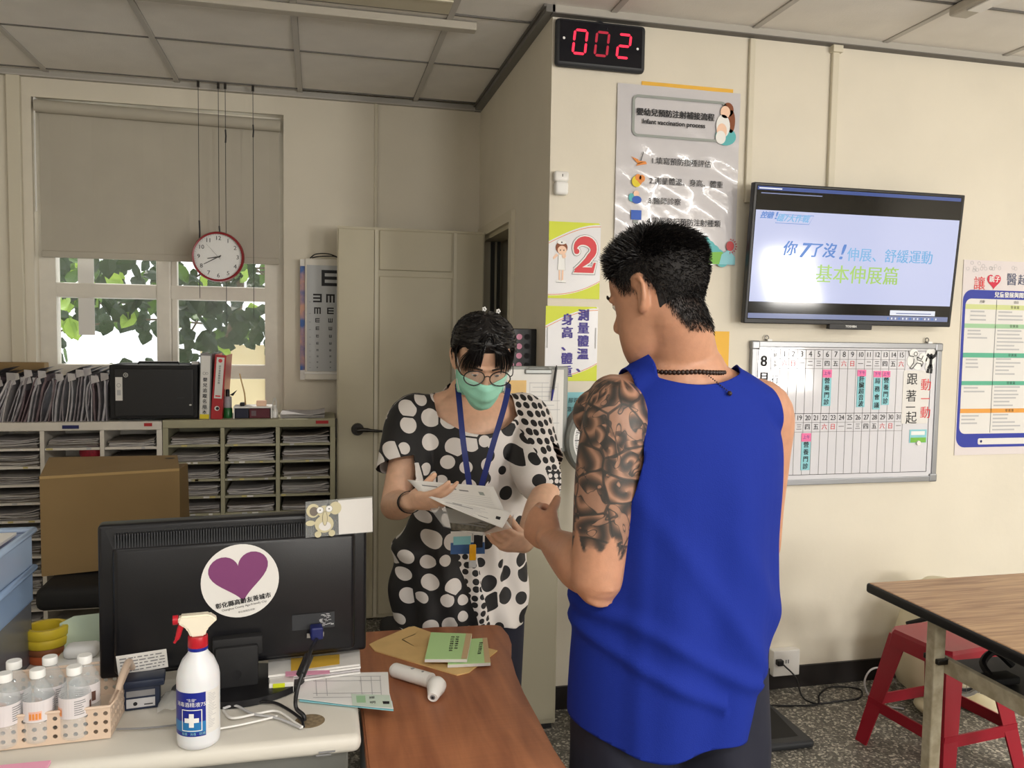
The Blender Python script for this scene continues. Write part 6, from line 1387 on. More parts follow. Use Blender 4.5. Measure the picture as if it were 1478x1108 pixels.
def head_mesh(mb, Mh, wide=1., m='skin', female=False):
    n = 36; Z = [q[0] for q in HEAD]; zz = []
    for a, b in zip(Z, Z[1:]): zz += [a+(b-a)*k/3 for k in range(3)]
    zz.append(Z[-1]); vs = []
    for z in zz:
        for k in range(n): vs.append(Mh @ head_at(2*PI*k/n, z, 0, wide)[0])
    mb.add(vs, [(i*n+k, i*n+(k+1) % n, (i+1)*n+(k+1) % n, (i+1)*n+k) for i in range(len(zz)-1) for k in range(n)]+[tuple(range(n))[::-1], tuple(range((len(zz)-1)*n, len(zz)*n))], m)
    def T(x, y, z): return Mh @ V((x, y, z))
    R3 = Mh.to_3x3(); f = R3 @ V((0, 1, 0))
    limb(mb, [T(0, .086, .118), T(0, .095, .095), T(0, .101, .080), T(0, .094, .072)], [(.006, .006), (.008, .008), (.012, .010), (.009, .007)], f, 12, 4)
    for s in (-1, 1): limb(mb, [T(s*.011, .092, .072), T(s*.014, .095, .073)], [.007, .006], f, 10, 2)
    limb(mb, [T(-.018, .088, .050), T(0, .0955, .052), T(.018, .088, .050)], [.003, .005, .003], f, 10, 4); limb(mb, [T(-.016, .088, .043), T(0, .0945, .042), T(.016, .088, .043)], [.003, .0055, .003], f, 10, 4)
    limb(mb, [T(-.045, .078, .128), T(-.02, .088, .132), T(0, .087, .128), T(.02, .088, .132), T(.045, .078, .128)], [.005, .007, .005, .007, .005], f, 10, 4)
    for s in (-1, 1):       # ear: rim, lobe and concha
        e0 = s*.074*wide
        limb(mb, [T(e0, .004, .082), T(e0+s*.006, -.006, .088), T(e0+s*.013, -.018, .105), T(e0+s*.016, -.022, .125), T(e0+s*.013, -.014, .142), T(e0+s*.005, .000, .143), T(e0, .006, .130)], [.005, .006, .0055, .005, .005, .005, .004], R3 @ V((s, 0, 0)), 10, 4)
        limb(mb, [T(e0-s*.002, -.002, .085), T(e0+s*.004, -.010, .11), T(e0+s*.003, -.008, .132)], [(.010, .004), (.011, .004), (.010, .004)], R3 @ V((s, 0, 0)), 10, 4)
def finger(mb, base, d, pn, L, r, curl, m='skin'):
    # three bones bending towards pn
    p = V(base); d = V(d).normalized(); pn = V(pn); ax = d.cross(pn).normalized(); pts = [p-d*.012, p]; rr_ = [r*1.05, r*1.05]
    for l, c, q in zip(L, curl, (.98, .9, .78)):
        d = Matrix.Rotation(math.radians(c), 3, ax) @ d; p = p+d*l; pts.append(p); rr_.append(r*q)
    limb(mb, pts, rr_, pn, 12, 4, m=m); return pts
def hand(mb, W, K, pn, side, curls, spread=.10, s=1., thumb=((.6, .5, .3), 25), m='skin'):
    # W wrist, K middle knuckle, pn palm facing direction, side: direction of the thumb side
    W = V(W); K = V(K); d = (K-W).normalized(); pn = V(pn); pn = (pn-d*pn.dot(d)).normalized(); side = V(side); side = (side-d*side.dot(d)-pn*side.dot(pn)).normalized()
    L = (K-W).length
    limb(mb, [W-d*.01, W+d*.02, W.lerp(K, .55), K-d*.004], [(.026*s, .020*s), (.031*s, .019*s), (.039*s, .0165*s), (.039*s, .0125*s)], pn, 20, 4, m=m)
    for i, (o, ln, rd) in enumerate(((.028, .90, .0086), (.0095, 1., .0088), (-.0095, .94, .0084), (-.027, .76, .0074))):
        dd = (d+side*(spread*(1.5-i)/1.5)).normalized(); b_ = K+side*o*s-d*(.004+.004*abs(i-1.2))*s
        finger(mb, b_, dd, pn, [.043*ln*s, .026*ln*s, .020*ln*s], rd*s, curls[i])
    (ta, tb, tc), tcurl = thumb
    td = (d*ta+side*tb+pn*tc).normalized()
    tb0 = W+d*.022*s+side*.020*s+pn*.006*s
    p1 = tb0+td*.040*s; d2 = (Matrix.Rotation(math.radians(tcurl), 3, td.cross(pn if abs(td.dot(pn)) < .9 else d).normalized()) @ td); p2 = p1+d2*.028*s; p3 = p2+d2*.020*s
    limb(mb, [tb0-td*.01, tb0, p1, p2, p3], [.013*s, .0145*s, .0115*s, .0105*s, .0085*s], pn, 12, 4, m=m)
def fuse(mb, name, voxel, smooth, parent, m):
    o = mb.build(name+'_raw'); md = o.modifiers.new('r', 'REMESH'); md.mode = 'VOXEL'; md.voxel_size = voxel
    if smooth: sm = o.modifiers.new('s', 'SMOOTH'); sm.factor = .5; sm.iterations = smooth
    dg = bpy.context.evaluated_depsgraph_get(); dg.update(); me = bpy.data.meshes.new_from_object(o.evaluated_get(dg)); bpy.data.objects.remove(o)
    me.materials.clear(); me.materials.append(MATS[m]); me.polygons.foreach_set('use_smooth', [True]*len(me.polygons)); me.polygons.foreach_set('material_index', [0]*len(me.polygons))
    me.name = name; o = bpy.data.objects.new(name, me); COL.objects.link(o)
    if parent is not None: par(o, parent)
    return o
def verts_np(me):
    a = np.empty(len(me.vertices)*3, np.float32); me.vertices.foreach_get('co', a); return a.reshape(-1, 3)
def set_verts(me, a): me.vertices.foreach_set('co', a.astype(np.float32).ravel()); me.update()
def set_attr(me, nm, arr):      # arr (n,3)
    at = me.attributes.new(nm, 'FLOAT_COLOR', 'POINT'); c = np.ones((len(arr), 4), np.float32); c[:, :3] = arr; at.data.foreach_set('color', c.ravel())
def cut_field(me, fn):          # remove where fn(co) > 0, with a clean edge
    bm = bmesh.new(); bm.from_mesh(me); val = {}
    bm.verts.ensure_lookup_table()
    f = fn(np.array([v.co[:] for v in bm.verts]))
    for v in bm.verts: val[v] = f[v.index]
    for v in list(bm.verts):
        pass
    new = set()
    for e in list(bm.edges):
        a, b = e.verts; fa, fb = val[a], val[b]
        if (fa > 0) != (fb > 0):
            t = fa/(fa-fb)
            if t < .12 or t > .88: 
                v = a if t < .12 else b; 
                if v not in new: v.co = a.co.lerp(b.co, t); new.add(v)
    for v in new: val[v] = 0.
    for e in list(bm.edges):
        a, b = e.verts; fa, fb = val[a], val[b]
        if (fa > 0 and fb < 0) or (fa < 0 and fb > 0):
            t = fa/(fa-fb); ne, nv = bmesh.utils.edge_split(e, a, t); val[nv] = 0.; new.add(nv)
    for fc_ in list(bm.faces):
        z = [v for v in fc_.verts if v in new]
        if len(z) == 2 and len(fc_.verts) > 3:
            pos = any(val[v] > 0 for v in fc_.verts); neg = any(val[v] < 0 for v in fc_.verts)
            if pos and neg:
                try: bmesh.utils.face_split(fc_, z[0], z[1])
                except ValueError: pass
    dead = [q for q in bm.faces if sum(val[v] for v in q.verts) > 0]
    bmesh.ops.delete(bm, geom=dead, context='FACES'); 
    bm.to_mesh(me); bm.free(); me.update()
def garment(mb, name, voxel, smooth, parent, m, cuts, disp, thick):
    o = fuse(mb, name, voxel, smooth, None, m)
    if disp: 
        me = o.data; a = verts_np(me); nn = np.empty(len(me.vertices)*3, np.float32); me.vertices.foreach_get('normal', nn); nn = nn.reshape(-1, 3)
        set_verts(me, a+nn*disp(a)[:, None])
    for c in cuts: cut_field(o.data, c)
    md = o.modifiers.new('s', 'SOLIDIFY'); md.thickness = thick; md.offset = -1
    dg = bpy.context.evaluated_depsgraph_get(); dg.update(); me = bpy.data.meshes.new_from_object(o.evaluated_get(dg)); bpy.data.objects.remove(o)
    me.polygons.foreach_set('use_smooth', [True]*len(me.polygons)); me.name = name
    o = bpy.data.objects.new(name, me); COL.objects.link(o); par(o, parent); return o

# ---- skin, cloth and hair materials
def skin_mat(name, base, tattoo=False):
    m = bpy.data.materials.new(name); m.use_nodes = True; nt = m.node_tree; N = nt.nodes; Lk = nt.links.new; b = N['Principled BSDF']; MATS[name] = m
    b.inputs['Roughness'].default_value = .45; b.inputs['Subsurface Weight'].default_value = .08; b.inputs['Subsurface Scale'].default_value = .01; b.inputs['Subsurface Radius'].default_value = (1, .35, .2)
    at = N.new('ShaderNodeAttribute'); at.attribute_name = 'tint'
    nz = N.new('ShaderNodeTexNoise'); nz.inputs['Scale'].default_value = 60; tc = N.new('ShaderNodeTexCoord'); Lk(tc.outputs['Object'], nz.inputs['Vector'])
    mx = N.new('ShaderNodeMixRGB'); mx.blend_type = 'MULTIPLY'; mx.inputs[0].default_value = .25; Lk(at.outputs['Color'], mx.inputs[1]); Lk(nz.outputs['Fac'], mx.inputs[2])
    out = mx.outputs[0]
    bp = N.new('ShaderNodeBump'); bp.inputs['Strength'].default_value = .12; bp.inputs['Distance'].default_value = .002; n2 = N.new('ShaderNodeTexNoise'); n2.inputs['Scale'].default_value = 300; Lk(tc.outputs['Object'], n2.inputs['Vector']); Lk(n2.outputs[0], bp.inputs['Height']); Lk(bp.outputs[0], b.inputs['Normal'])
    if tattoo:
        ta = N.new('ShaderNodeAttribute'); ta.attribute_name = 'ink'      # r = around, g = along, b = mask
        sp_ = N.new('ShaderNodeSeparateXYZ'); Lk(ta.outputs['Vector'], sp_.inputs[0])
        cb = N.new('ShaderNodeCombineXYZ'); Lk(sp_.outputs[0], cb.inputs[0]); Lk(sp_.outputs[1], cb.inputs[1])
        wz = N.new('ShaderNodeTexNoise'); wz.inputs['Scale'].default_value = 14; wz.inputs['Detail'].default_value = 1.5; Lk(cb.outputs[0], wz.inputs['Vector'])
        ws = N.new('ShaderNodeVectorMath'); ws.operation = 'SCALE'; ws.inputs['Scale'].default_value = .035; Lk(wz.outputs['Color'], ws.inputs[0])
        ad = N.new('ShaderNodeVectorMath'); ad.operation = 'ADD'; Lk(cb.outputs[0], ad.inputs[0]); Lk(ws.outputs[0], ad.inputs[1])
        def vm(op, a, bb=None, sc=None):
            q = N.new('ShaderNodeVectorMath'); q.operation = op; Lk(a, q.inputs[0])
            if bb is not None: Lk(bb, q.inputs[1])
            if sc is not None: q.inputs['Scale'].default_value = sc
            return q
        def ma(op, a, bb, c=None):
            q = N.new('ShaderNodeMath'); q.operation = op
            for i, z in enumerate((a, bb, c)):
                if z is None: continue
                if isinstance(z, (int, float)): q.inputs[i].default_value = z
                else: Lk(z, q.inputs[i])
            return q.outputs[0]
        def spirals(scale, freq, turns, seed):
            vo = N.new('ShaderNodeTexVoronoi'); vo.voronoi_dimensions = '2D'; vo.inputs['Scale'].default_value = scale; vo.inputs['Randomness'].default_value = .9
            of = N.new('ShaderNodeVectorMath'); of.operation = 'ADD'; of.inputs[1].default_value = (seed, seed*.7, 0); Lk(ad.outputs[0], of.inputs[0]); Lk(of.outputs[0], vo.inputs['Vector'])
            dv = vm('SUBTRACT', of.outputs[0], vo.outputs['Position']); s3 = N.new('ShaderNodeSeparateXYZ'); Lk(dv.outputs[0], s3.inputs[0])
            ang = ma('ARCTAN2', s3.outputs[1], s3.outputs[0]); ln_ = vm('LENGTH', dv.outputs[0]).outputs['Value']
            ph = ma('ADD', ma('MULTIPLY', ang, turns), ma('MULTIPLY', ln_, freq)); sn = ma('SINE', ph, 0.)
            ed = N.new('ShaderNodeTexVoronoi'); ed.voronoi_dimensions = '2D'; ed.feature = 'DISTANCE_TO_EDGE'; ed.inputs['Scale'].default_value = scale; ed.inputs['Randomness'].default_value = .9; Lk(of.outputs[0], ed.inputs['Vector'])
            return sn, ed.outputs['Distance']
        s1, e1 = spirals(17, 230, 1., 3.1); s2, e2 = spirals(36, 520, 1., 7.7)
        # mix the two sizes of swirl by a slow noise
        sl_ = N.new('ShaderNodeTexNoise'); sl_.inputs['Scale'].default_value = 10; Lk(cb.outputs[0], sl_.inputs['Vector'])
        st_ = ma('GREATER_THAN', sl_.outputs[0], .56)
        sm = N.new('ShaderNodeMixRGB'); Lk(st_, sm.inputs[0]); Lk(s1, sm.inputs[1]); Lk(s2, sm.inputs[2])
        rp = N.new('ShaderNodeValToRGB'); e = rp.color_ramp; e.elements[0].position = .0; e.elements[0].color = (.020, .018, .018, 1); e.elements[1].position = 1.; e.elements[1].color = (.95, .95, .95, 1)
        x = e.elements.new(.25); x.color = (.12, .11, .10, 1); x = e.elements.new(.55); x.color = (.30, .28, .26, 1); x = e.elements.new(.80); x.color = (.52, .5, .46, 1)
        Lk(ma('MULTIPLY_ADD', sm.outputs[0], .5, .5), rp.inputs[0])
        # bare skin ribbons between the shaded parts
        big = N.new('ShaderNodeTexNoise'); big.inputs['Scale'].default_value = 17; big.inputs['Detail'].default_value = 1; big.inputs['Distortion'].default_value = 1.6; Lk(ad.outputs[0], big.inputs['Vector'])
        br = N.new('ShaderNodeMapRange'); br.inputs[1].default_value = .56; br.inputs[2].default_value = .62; Lk(big.outputs[0], br.inputs[0])
        mr = N.new('ShaderNodeMixRGB'); Lk(br.outputs[0], mr.inputs[0]); Lk(rp.outputs[0], mr.inputs[1]); mr.inputs[2].default_value = (.85, .85, .85, 1)
        # dark outlines
        def line(e_, w_): q = N.new('ShaderNodeMapRange'); q.inputs[1].default_value = w_*.5; q.inputs[2].default_value = w_; q.inputs[3].default_value = .12; q.inputs[4].default_value = 1; Lk(e_, q.inputs[0]); return q.outputs[0]
        ol = ma('MULTIPLY', line(e1, .05), 1.)
        rim = ma('ABSOLUTE', ma('SUBTRACT', big.outputs[0], .57), 0.); ol = ma('MULTIPLY', ol, line(rim, .014))
        tm = N.new('ShaderNodeMixRGB'); tm.blend_type = 'MULTIPLY'; tm.inputs[0].default_value = 1; Lk(mr.outputs[0], tm.inputs[1]); Lk(ol, tm.inputs[2])
        tk = N.new('ShaderNodeMixRGB'); tk.blend_type = 'MULTIPLY'; tk.inputs[0].default_value = 1; Lk(out, tk.inputs[1]); Lk(tm.outputs[0], tk.inputs[2])
        gray = N.new('ShaderNodeMixRGB'); gray.inputs[0].default_value = .30; gray.inputs[2].default_value = (.12, .115, .11, 1); Lk(tk.outputs[0], gray.inputs[1])
        mk = N.new('ShaderNodeMixRGB'); Lk(sp_.outputs[2], mk.inputs[0]); Lk(out, mk.inputs[1]); Lk(gray.outputs[0], mk.inputs[2]); out = mk.outputs[0]
    Lk(out, b.inputs['Base Color'])
skin_mat('skin', None); skin_mat('skin_tattoo', None, True)
mat('hair', (20, 17, 17), .42, spec=.6); mat('hair_under', (26, 22, 21), .7)
mat('cloth_blue', (23, 44, 138), .8, spec=.2); mat('cloth_navy', (26, 28, 44), .8); mat('shoe', (30, 30, 34), .5); mat('eye_white', (230, 226, 220), .15); mat('iris', (40, 24, 16), .1); mat('brow', (38, 28, 24), .8)
nt = MATS['cloth_blue'].node_tree; b = nt.nodes['Principled BSDF']; b.inputs['Sheen Weight'].default_value = 0
tc = nt.nodes.new('ShaderNodeTexCoord'); vo = nt.nodes.new('ShaderNodeTexVoronoi'); vo.inputs['Scale'].default_value = 480; nt.links.new(tc.outputs['Object'], vo.inputs['Vector']); bp_n = nt.nodes.new('ShaderNodeBump'); bp_n.inputs['Strength'].default_value = .25; bp_n.inputs['Distance'].default_value = .001; nt.links.new(vo.outputs['Distance'], bp_n.inputs['Height']); nt.links.new(bp_n.outputs[0], b.inputs['Normal'])

def strands(mb, items, m, wd=.0009):
    # items: list of point lists; flat tapered ribbons
    for pts in items:
        n = len(pts); vs = []
        d0 = (pts[-1]-pts[0]); s = d0.cross(V((random.uniform(-1, 1), random.uniform(-1, 1), random.uniform(-1, 1)))); s = s.normalized() if s.length > 1e-6 else V((1, 0, 0))
        for i, p in enumerate(pts): w_ = wd*(1-.8*i/(n-1)); vs += [p-s*w_, p+s*w_]
        mb.add(vs, [(2*i, 2*i+1, 2*i+3, 2*i+2) for i in range(n-1)], m)

def head_matrix(loc, az, pitch, roll=0.):
    # local x = person's right, y = face, z = up; origin at the chin level centre
    R_ = Matrix.Rotation(-az, 4, 'Z') @ Matrix.Rotation(-pitch, 4, 'X') @ Matrix.Rotation(roll, 4, 'Y')
    return Matrix.Translation(loc) @ R_

# =========================================================== THE MAN
man = thing('person', 'person seen from behind in a blue sleeveless shirt with a tattooed left arm', 'person', (.66, 1.43, 0))
AZ = math.radians(4); f_ = V((math.sin(AZ), math.cos(AZ), 0)); r_ = V((math.cos(AZ), -math.sin(AZ), 0)); O_ = V((.665, 1.435, 0))
def Pm(r, f, z): return O_+r_*r+f_*f+V((0, 0, z))
body = MB()
limb(body, [Pm(0, .0, .84), Pm(0, .0, .93), Pm(0, .01, 1.05), Pm(0, .01, 1.18), Pm(0, .0, 1.29), Pm(0, -.012, 1.365), Pm(0, -.018, 1.425)], [(.17, .12), (.178, .125), (.165, .115), (.172, .12), (.180, .122), (.145, .095), (.085, .07)], f_, 32, 5)
limb(body, [Pm(0, -.02, 1.38), Pm(-.004, -.008, 1.44), Pm(-.012, .010, 1.50), Pm(-.02, .03, 1.56)], [(.075, .07), (.062, .062), (.058, .062), (.055, .06)], f_, 24, 5)
for s in (-1, 1): limb(body, [Pm(s*.02, -.02, 1.425), Pm(s*.09, -.022, 1.392), Pm(s*.158, -.012, 1.350)], [(.05, .045), (.048, .042), (.052, .05)], V((0, 0, 1)), 20, 5)    # trapezius to shoulder
for s in (-1, 1):
    limb(body, [Pm(s*.085, 0, .90), Pm(s*.095, .0, .70), Pm(s*.10, .0, .50), Pm(s*.10, -.01, .30), Pm(s*.10, -.02, .09)], [(.09, .10), (.082, .09), (.062, .068), (.058, .064), (.038, .042)], f_, 20, 5)
    limb(body, [Pm(s*.10, -.05, .045), Pm(s*.105, .03, .05), Pm(s*.11, .12, .035), Pm(s*.11, .19, .028)], [(.035, .035), (.04, .04), (.045, .028), (.035, .02)], V((0, 0, 1)), 16, 4)
# left arm
SL, EL_, WL, KL = atD(890, 604, 1.47), atD(862, 830, 1.47), atD(800, 782, 1.69), atD(765, 752, 1.765)
mid = SL.lerp(EL_, .5)
limb(body, [Pm(-.13, -.01, 1.375), SL+V((0, 0, .005)), SL.lerp(EL_, .25), mid, SL.lerp(EL_, .78), EL_], [(.050, .05), (.062, .060), (.064, .063), (.061, .060), (.053, .053), (.049, .049)], r_, 24, 6)
fa = WL-EL_
limb(body, [EL_+V((0, 0, .004)), EL_+fa*.25+V((0, 0, .004)), EL_+fa*.6, WL, WL+(KL-WL)*.2], [(.048, .047), (.057, .054), (.047, .043), (.034, .028), (.032, .025)], V((0, 0, 1)), 24, 6)
limb(body, [SL.lerp(EL_, .9), EL_-fa.normalized()*.012+V((0, 0, -.02)), EL_+fa*.2], [.038, .036, .036], V((0, 0, 1)), 18, 5)
pn_ = V((.85, .5, -.1)); side_ = V((.1, -.1, 1))
hand(body, WL, KL, pn_, side_, [(48, 88, 45), (58, 90, 50), (66, 92, 50), (70, 92, 50)], .05, 1.04, thumb=((.80, .45, .30), 22))
# right arm: hangs, forearm forward
SR, ER, WR = Pm(.175, .01, 1.350), Pm(.205, .06, 1.075), Pm(.12, .28, .98)
limb(body, [Pm(.13, -.01, 1.37), SR, SR.lerp(ER, .3), SR.lerp(ER, .7), ER], [(.05, .05), (.060, .060), (.056, .056), (.046, .046), (.042, .042)], r_, 24, 6)
fb = WR-ER; limb(body, [ER, ER+fb*.25, ER+fb*.65, WR], [(.042, .042), (.046, .044), (.036, .034), (.027, .023)], V((0, 0, 1)), 22, 6)
hand(body, WR, WR+fb.normalized()*.085, V((-1, .2, -.3)), V((0, .3, 1)), [(25, 30, 20)]*4, .1, 1.0)
# head
HAZ = math.radians(-38); HP = math.radians(16)
HC = atD(950, 413, 1.50)       # middle of the skull
Mh = head_matrix(V((0, 0, 0)), HAZ, HP, math.radians(2)); Mh = Mh @ Matrix.Scale(.96, 4); Mh = Matrix.Translation(HC-(Mh @ V((0, -.004, .135)))) @ Mh
head_mesh(body, Mh, 1.02)
hb = Mh @ V((0, -.022, .075)); limb(body, [Pm(0, -.022, 1.40), Pm(-.002, -.012, 1.45), Pm(0, -.012, 1.46).lerp(hb, .5), hb], [(.080, .075), (.071, .070), (.064, .066), (.057, .060)], f_, 24, 5)
mb_ = fuse(body, 'body', .0042, 6, man, 'skin_tattoo')
me = mb_.data; a = verts_np(me)
base = np.array(lin((202, 148, 118))[:3]); tint = np.tile(base, (len(a), 1))
Mi = np.array(Mh.inverted()); hl_ = np.c_[a, np.ones(len(a))] @ Mi.T
x, y, z = hl_[:, 0], hl_[:, 1], hl_[:, 2]
def hair_line(y): return np.where(y > .035, .128+(y-.035)*1.3, np.where(y > -.03, .126-(.035-y)*.05, np.where(y > -.06, .118-(-.03-y)*2.6, .030)))
sc_m = np.clip((z-hair_line(y)+.012)/.03, 0, 1)*((z > .03) & (z < .3) & (np.abs(x) < .1)*(np.abs(y) < .13))
ear = (np.abs(x) > .0765) & (z < .155); sc_m = sc_m*(~ear)
tint = tint*(1-sc_m[:, None]*.97)+np.array(lin((24, 19, 18))[:3])*sc_m[:, None]*.97
lip = np.exp(-((z-.047)/.007)**2-(x/.018)**2)*(y > .085); tint = tint*(1-lip[:, None]*.5)+np.array(lin((170, 96, 90))[:3])*lip[:, None]*.5
beard = np.clip((.03-z)/.02, 0, 1)*(z > -.02)*(y > .05)*(np.abs(x) < .06); tint = tint*(1-.25*beard[:, None])
set_attr(me, 'tint', tint)
S = np.array(SL); E = np.array(EL_); ax_ = (E-S); Ln = np.linalg.norm(ax_); ax_ = ax_/Ln; rel = a-S; t = rel @ ax_; pr = rel-np.outer(t, ax_); rad = np.linalg.norm(pr, axis=1)
u1 = np.array(frame_of(V(ax_))[0]); fwd_ = -np.array(r_); u1 = fwd_-ax_*(fwd_ @ ax_); u1 /= np.linalg.norm(u1); u2 = np.cross(ax_, u1)
an = np.arctan2(pr @ u2, pr @ u1)
edge_n = .012*np.sin(an*5)+.010*np.sin(an*9+1)
msk = np.clip((Ln*.80+edge_n-t)/.004, 0, 1)*np.clip((t+.075)/.01, 0, 1)*(rad < .09)*(a @ np.array(r_)-np.array(O_) @ np.array(r_) < -.095)
set_attr(me, 'ink', np.c_[an*.055, t, msk])
# eyes and brows
for s in (-1, 1):
    MB().ball((0, 0, 0), .0115, 'eye_white', 14, 10).xf(Mh @ Matrix.Translation((s*.031, .0715, .116))).build('eye', man, smooth=180)
    MB().ball((0, .0075, 0), .0055, 'iris', 10, 8).xf(Mh @ Matrix.Translation((s*.031, .0715, .116))).build('iris', man, smooth=180)
    limb(MB(), [Mh @ V((s*.014, .0945, .134)), Mh @ V((s*.032, .092, .139)), Mh @ V((s*.052, .078, .134))], [(.0015, .003), (.0015, .0035), (.001, .002)], V((0, 0, 1)), 8, 4, m='brow').build('eyebrow', man, smooth=180)
    limb(MB(), [Mh @ V((s*.019, .0835, .114)), Mh @ V((s*.031, .0905, .119)), Mh @ V((s*.044, .0815, .115))], [(.001, .004)]*3, V((0, 0, 1)), 8, 4, m='skin_lid').build('eyelid', man, smooth=180) if 'skin_lid' in MATS else None
def upper_lid(Me, person_, m_, low):
    b_ = MB(); b_.ball((0, 0, 0), .0126, m_, 18, 14); b_.f, b_.m = (lambda k: ([b_.f[i] for i in k], [b_.m[i] for i in k]))([i for i, fc in enumerate(b_.f) if sum(b_.v[j][2] for j in fc)/4 > low])
    return b_.xf(Me).build('eyelid', person_, smooth=180)
mat('lid_tan', (186, 134, 106), .5); mat('lid', (216, 170, 142), .5)
for s in (-1, 1): upper_lid(Mh @ Matrix.Translation((s*.031, .0708, .116)) @ Matrix.Rotation(.25, 4, 'X'), man, 'lid_tan', -.001)
# hair
hm = MB(); nn_ = 40; zs_ = [.095+.1375*k/22 for k in range(23)]
def man_line(y): return float(hair_line(np.array([y]))[0])
items = []; rr = random.Random(12)
cnt = 0
while cnt < 10000:
    z = rr.uniform(.03, .2325); z = z if rr.random() > .35 else rr.uniform(.17, .2325); th_ = rr.uniform(0, 2*PI); p, n_ = head_at(th_, z, 0, 1.02)
    ln_ = man_line(p.y)
    if z < ln_+rr.uniform(-.004, .010): continue
    if abs(p.x) > .066 and z < .145 and -.025 < p.y < .02: continue
    k = max(0., min(1., (z-.150)/.05)); L = .003+.016*k+rr.uniform(0, .009)*k
    if p.y < -.03: k2 = max(0., min(1., (z-.12)/.06)); L = max(L, .004+.011*k2)
    flow = V((rr.uniform(-.3, .3), .25 if k > .3 else -.1, -.35 if k < .6 else 0)); 
    if p.y < -.02: flow = V((rr.uniform(-.35, .35), -.35, -.5))
    d = (n_*(.75 if k > .4 else .45)+flow*.7+V((rr.gauss(0, .16), rr.gauss(0, .16), rr.gauss(0, .16)))).normalized()
    q = p+n_*(.005 if z > ln_+.03 else -.001); items.append([Mh @ q, Mh @ (q+d*L*.5), Mh @ (q+(d+flow*.5).normalized()*L)]); cnt += 1
strands(hm, items, 'hair', .0011)
n = 36; zz = [.100+.1325*k/20 for k in range(21)]; vs = []     # short cap under the strands, following the hairline
ring_ = []
for k in range(n):
    th_ = 2*PI*k/n; col_ = []
    for j in range(12):
        z0_ = .16
        p, _ = head_at(th_, .16, 0, 1.02); zl = max(man_line(p.y)+.022, .135 if p.y > -.03 else .072)
        z = zl+(.2324-zl)*(j/11)**.8; p, n_ = head_at(th_, z, 0, 1.02); g = .001+.005*min(1, j/4); vs.append(Mh @ (p+n_*g))
hm.add(vs, [(k*12+j, ((k+1) % n)*12+j, ((k+1) % n)*12+j+1, k*12+j+1) for k in range(n) for j in range(11)]+[tuple(k*12+11 for k in range(n))], 'hair_under')
idx = np.where((sc_m > .25) & (np.abs(x) < .09))[0]; nrm_ = np.empty(len(mb_.data.vertices)*3, np.float32); mb_.data.vertices.foreach_get('normal', nrm_); nrm_ = nrm_.reshape(-1, 3); dn = Mh.to_3x3() @ V((0, 0, -1)); items2 = []
for q in range(15000):
    i = int(idx[rr.randrange(len(idx))])
    if rr.random() > sc_m[i]*1.2: continue
    n_ = V(nrm_[i]); d = (n_*.55+dn*.8+V((rr.gauss(0, .2), rr.gauss(0, .2), rr.gauss(0, .2)))).normalized(); p = V(a[i])+V((rr.uniform(-.002, .002), rr.uniform(-.002, .002), rr.uniform(-.002, .002)))-n_*.001; L = (.004+.006*float(sc_m[i]))*rr.uniform(.7, 1.2)
    items2.append([p, p+d*L*.5, p+(d+dn*.4).normalized()*L])
strands(hm, items2, 'hair', .0007)
hm.build('hair', man, smooth=60)
# shirt
sh = MB()
limb(sh, [Pm(-.030, .0, .66), Pm(-.028, .0, .76), Pm(-.016, .0, .86), Pm(0, .0, .98), Pm(0, .0, 1.12), Pm(0, -.004, 1.24), Pm(0, -.012, 1.32), Pm(0, -.02, 1.380), Pm(0, -.022, 1.425)], [(.160, .150), (.173, .156), (.186, .160), (.200, .158), (.202, .155), (.203, .150), (.194, .132), (.155, .102), (.105, .080)], f_, 48, 6)
for s in (-1, 1): limb(sh, [Pm(s*.03, -.022, 1.425), Pm(s*.09, -.022, 1.402), Pm(s*.155, -.014, 1.355)], [(.062, .043), (.06, .042), (.062, .052)], V((0, 0, 1)), 22, 5)
Oa, ra, fa_ = np.array(O_), np.array(r_), np.array(f_)
def loc(a): b_ = a-Oa; return b_ @ ra, b_ @ fa_, a[:, 2]
def arm_cut(a):
    r, f, z = loc(a); out = []
    lim = np.interp(z, [.98, 1.04, 1.10, 1.2, 1.30, 1.38, 1.46], [.30, .215, .185, .165, .150, .142, .135])
    fwd = np.clip(np.abs(f+.02)/.12, 0, 1)*0
    return np.where(z > 1.0, np.abs(r)-lim, -1.)
def arm_cut2(a):      # the right armhole is higher
    r, f, z = loc(a); limR = np.interp(z, [1.10, 1.16, 1.22, 1.30, 1.38, 1.46], [.30, .215, .200, .190, .175, .160]); limL = np.interp(z, [.96, 1.02, 1.08, 1.18, 1.28, 1.36, 1.40, 1.46], [.30, .235, .195, .135, .108, .105, .110, .118])
    return np.where(r > 0, np.where(z > 1.1, r-limR, -1.), np.where(z > .96, -r-limL, -1.))
def neck_cut(a):
    r, f, z = loc(a); return np.minimum(.1*(1-((r-.008)/.098)**2-((f-.02)/.17)**2), z-np.where(f < 0, 1.412+2.2*(r-.0)**2, 1.36))
def hem_cut(a):
    r, f, z = loc(a); return (.755+.012*np.sin(r*22)-.06*r)-z
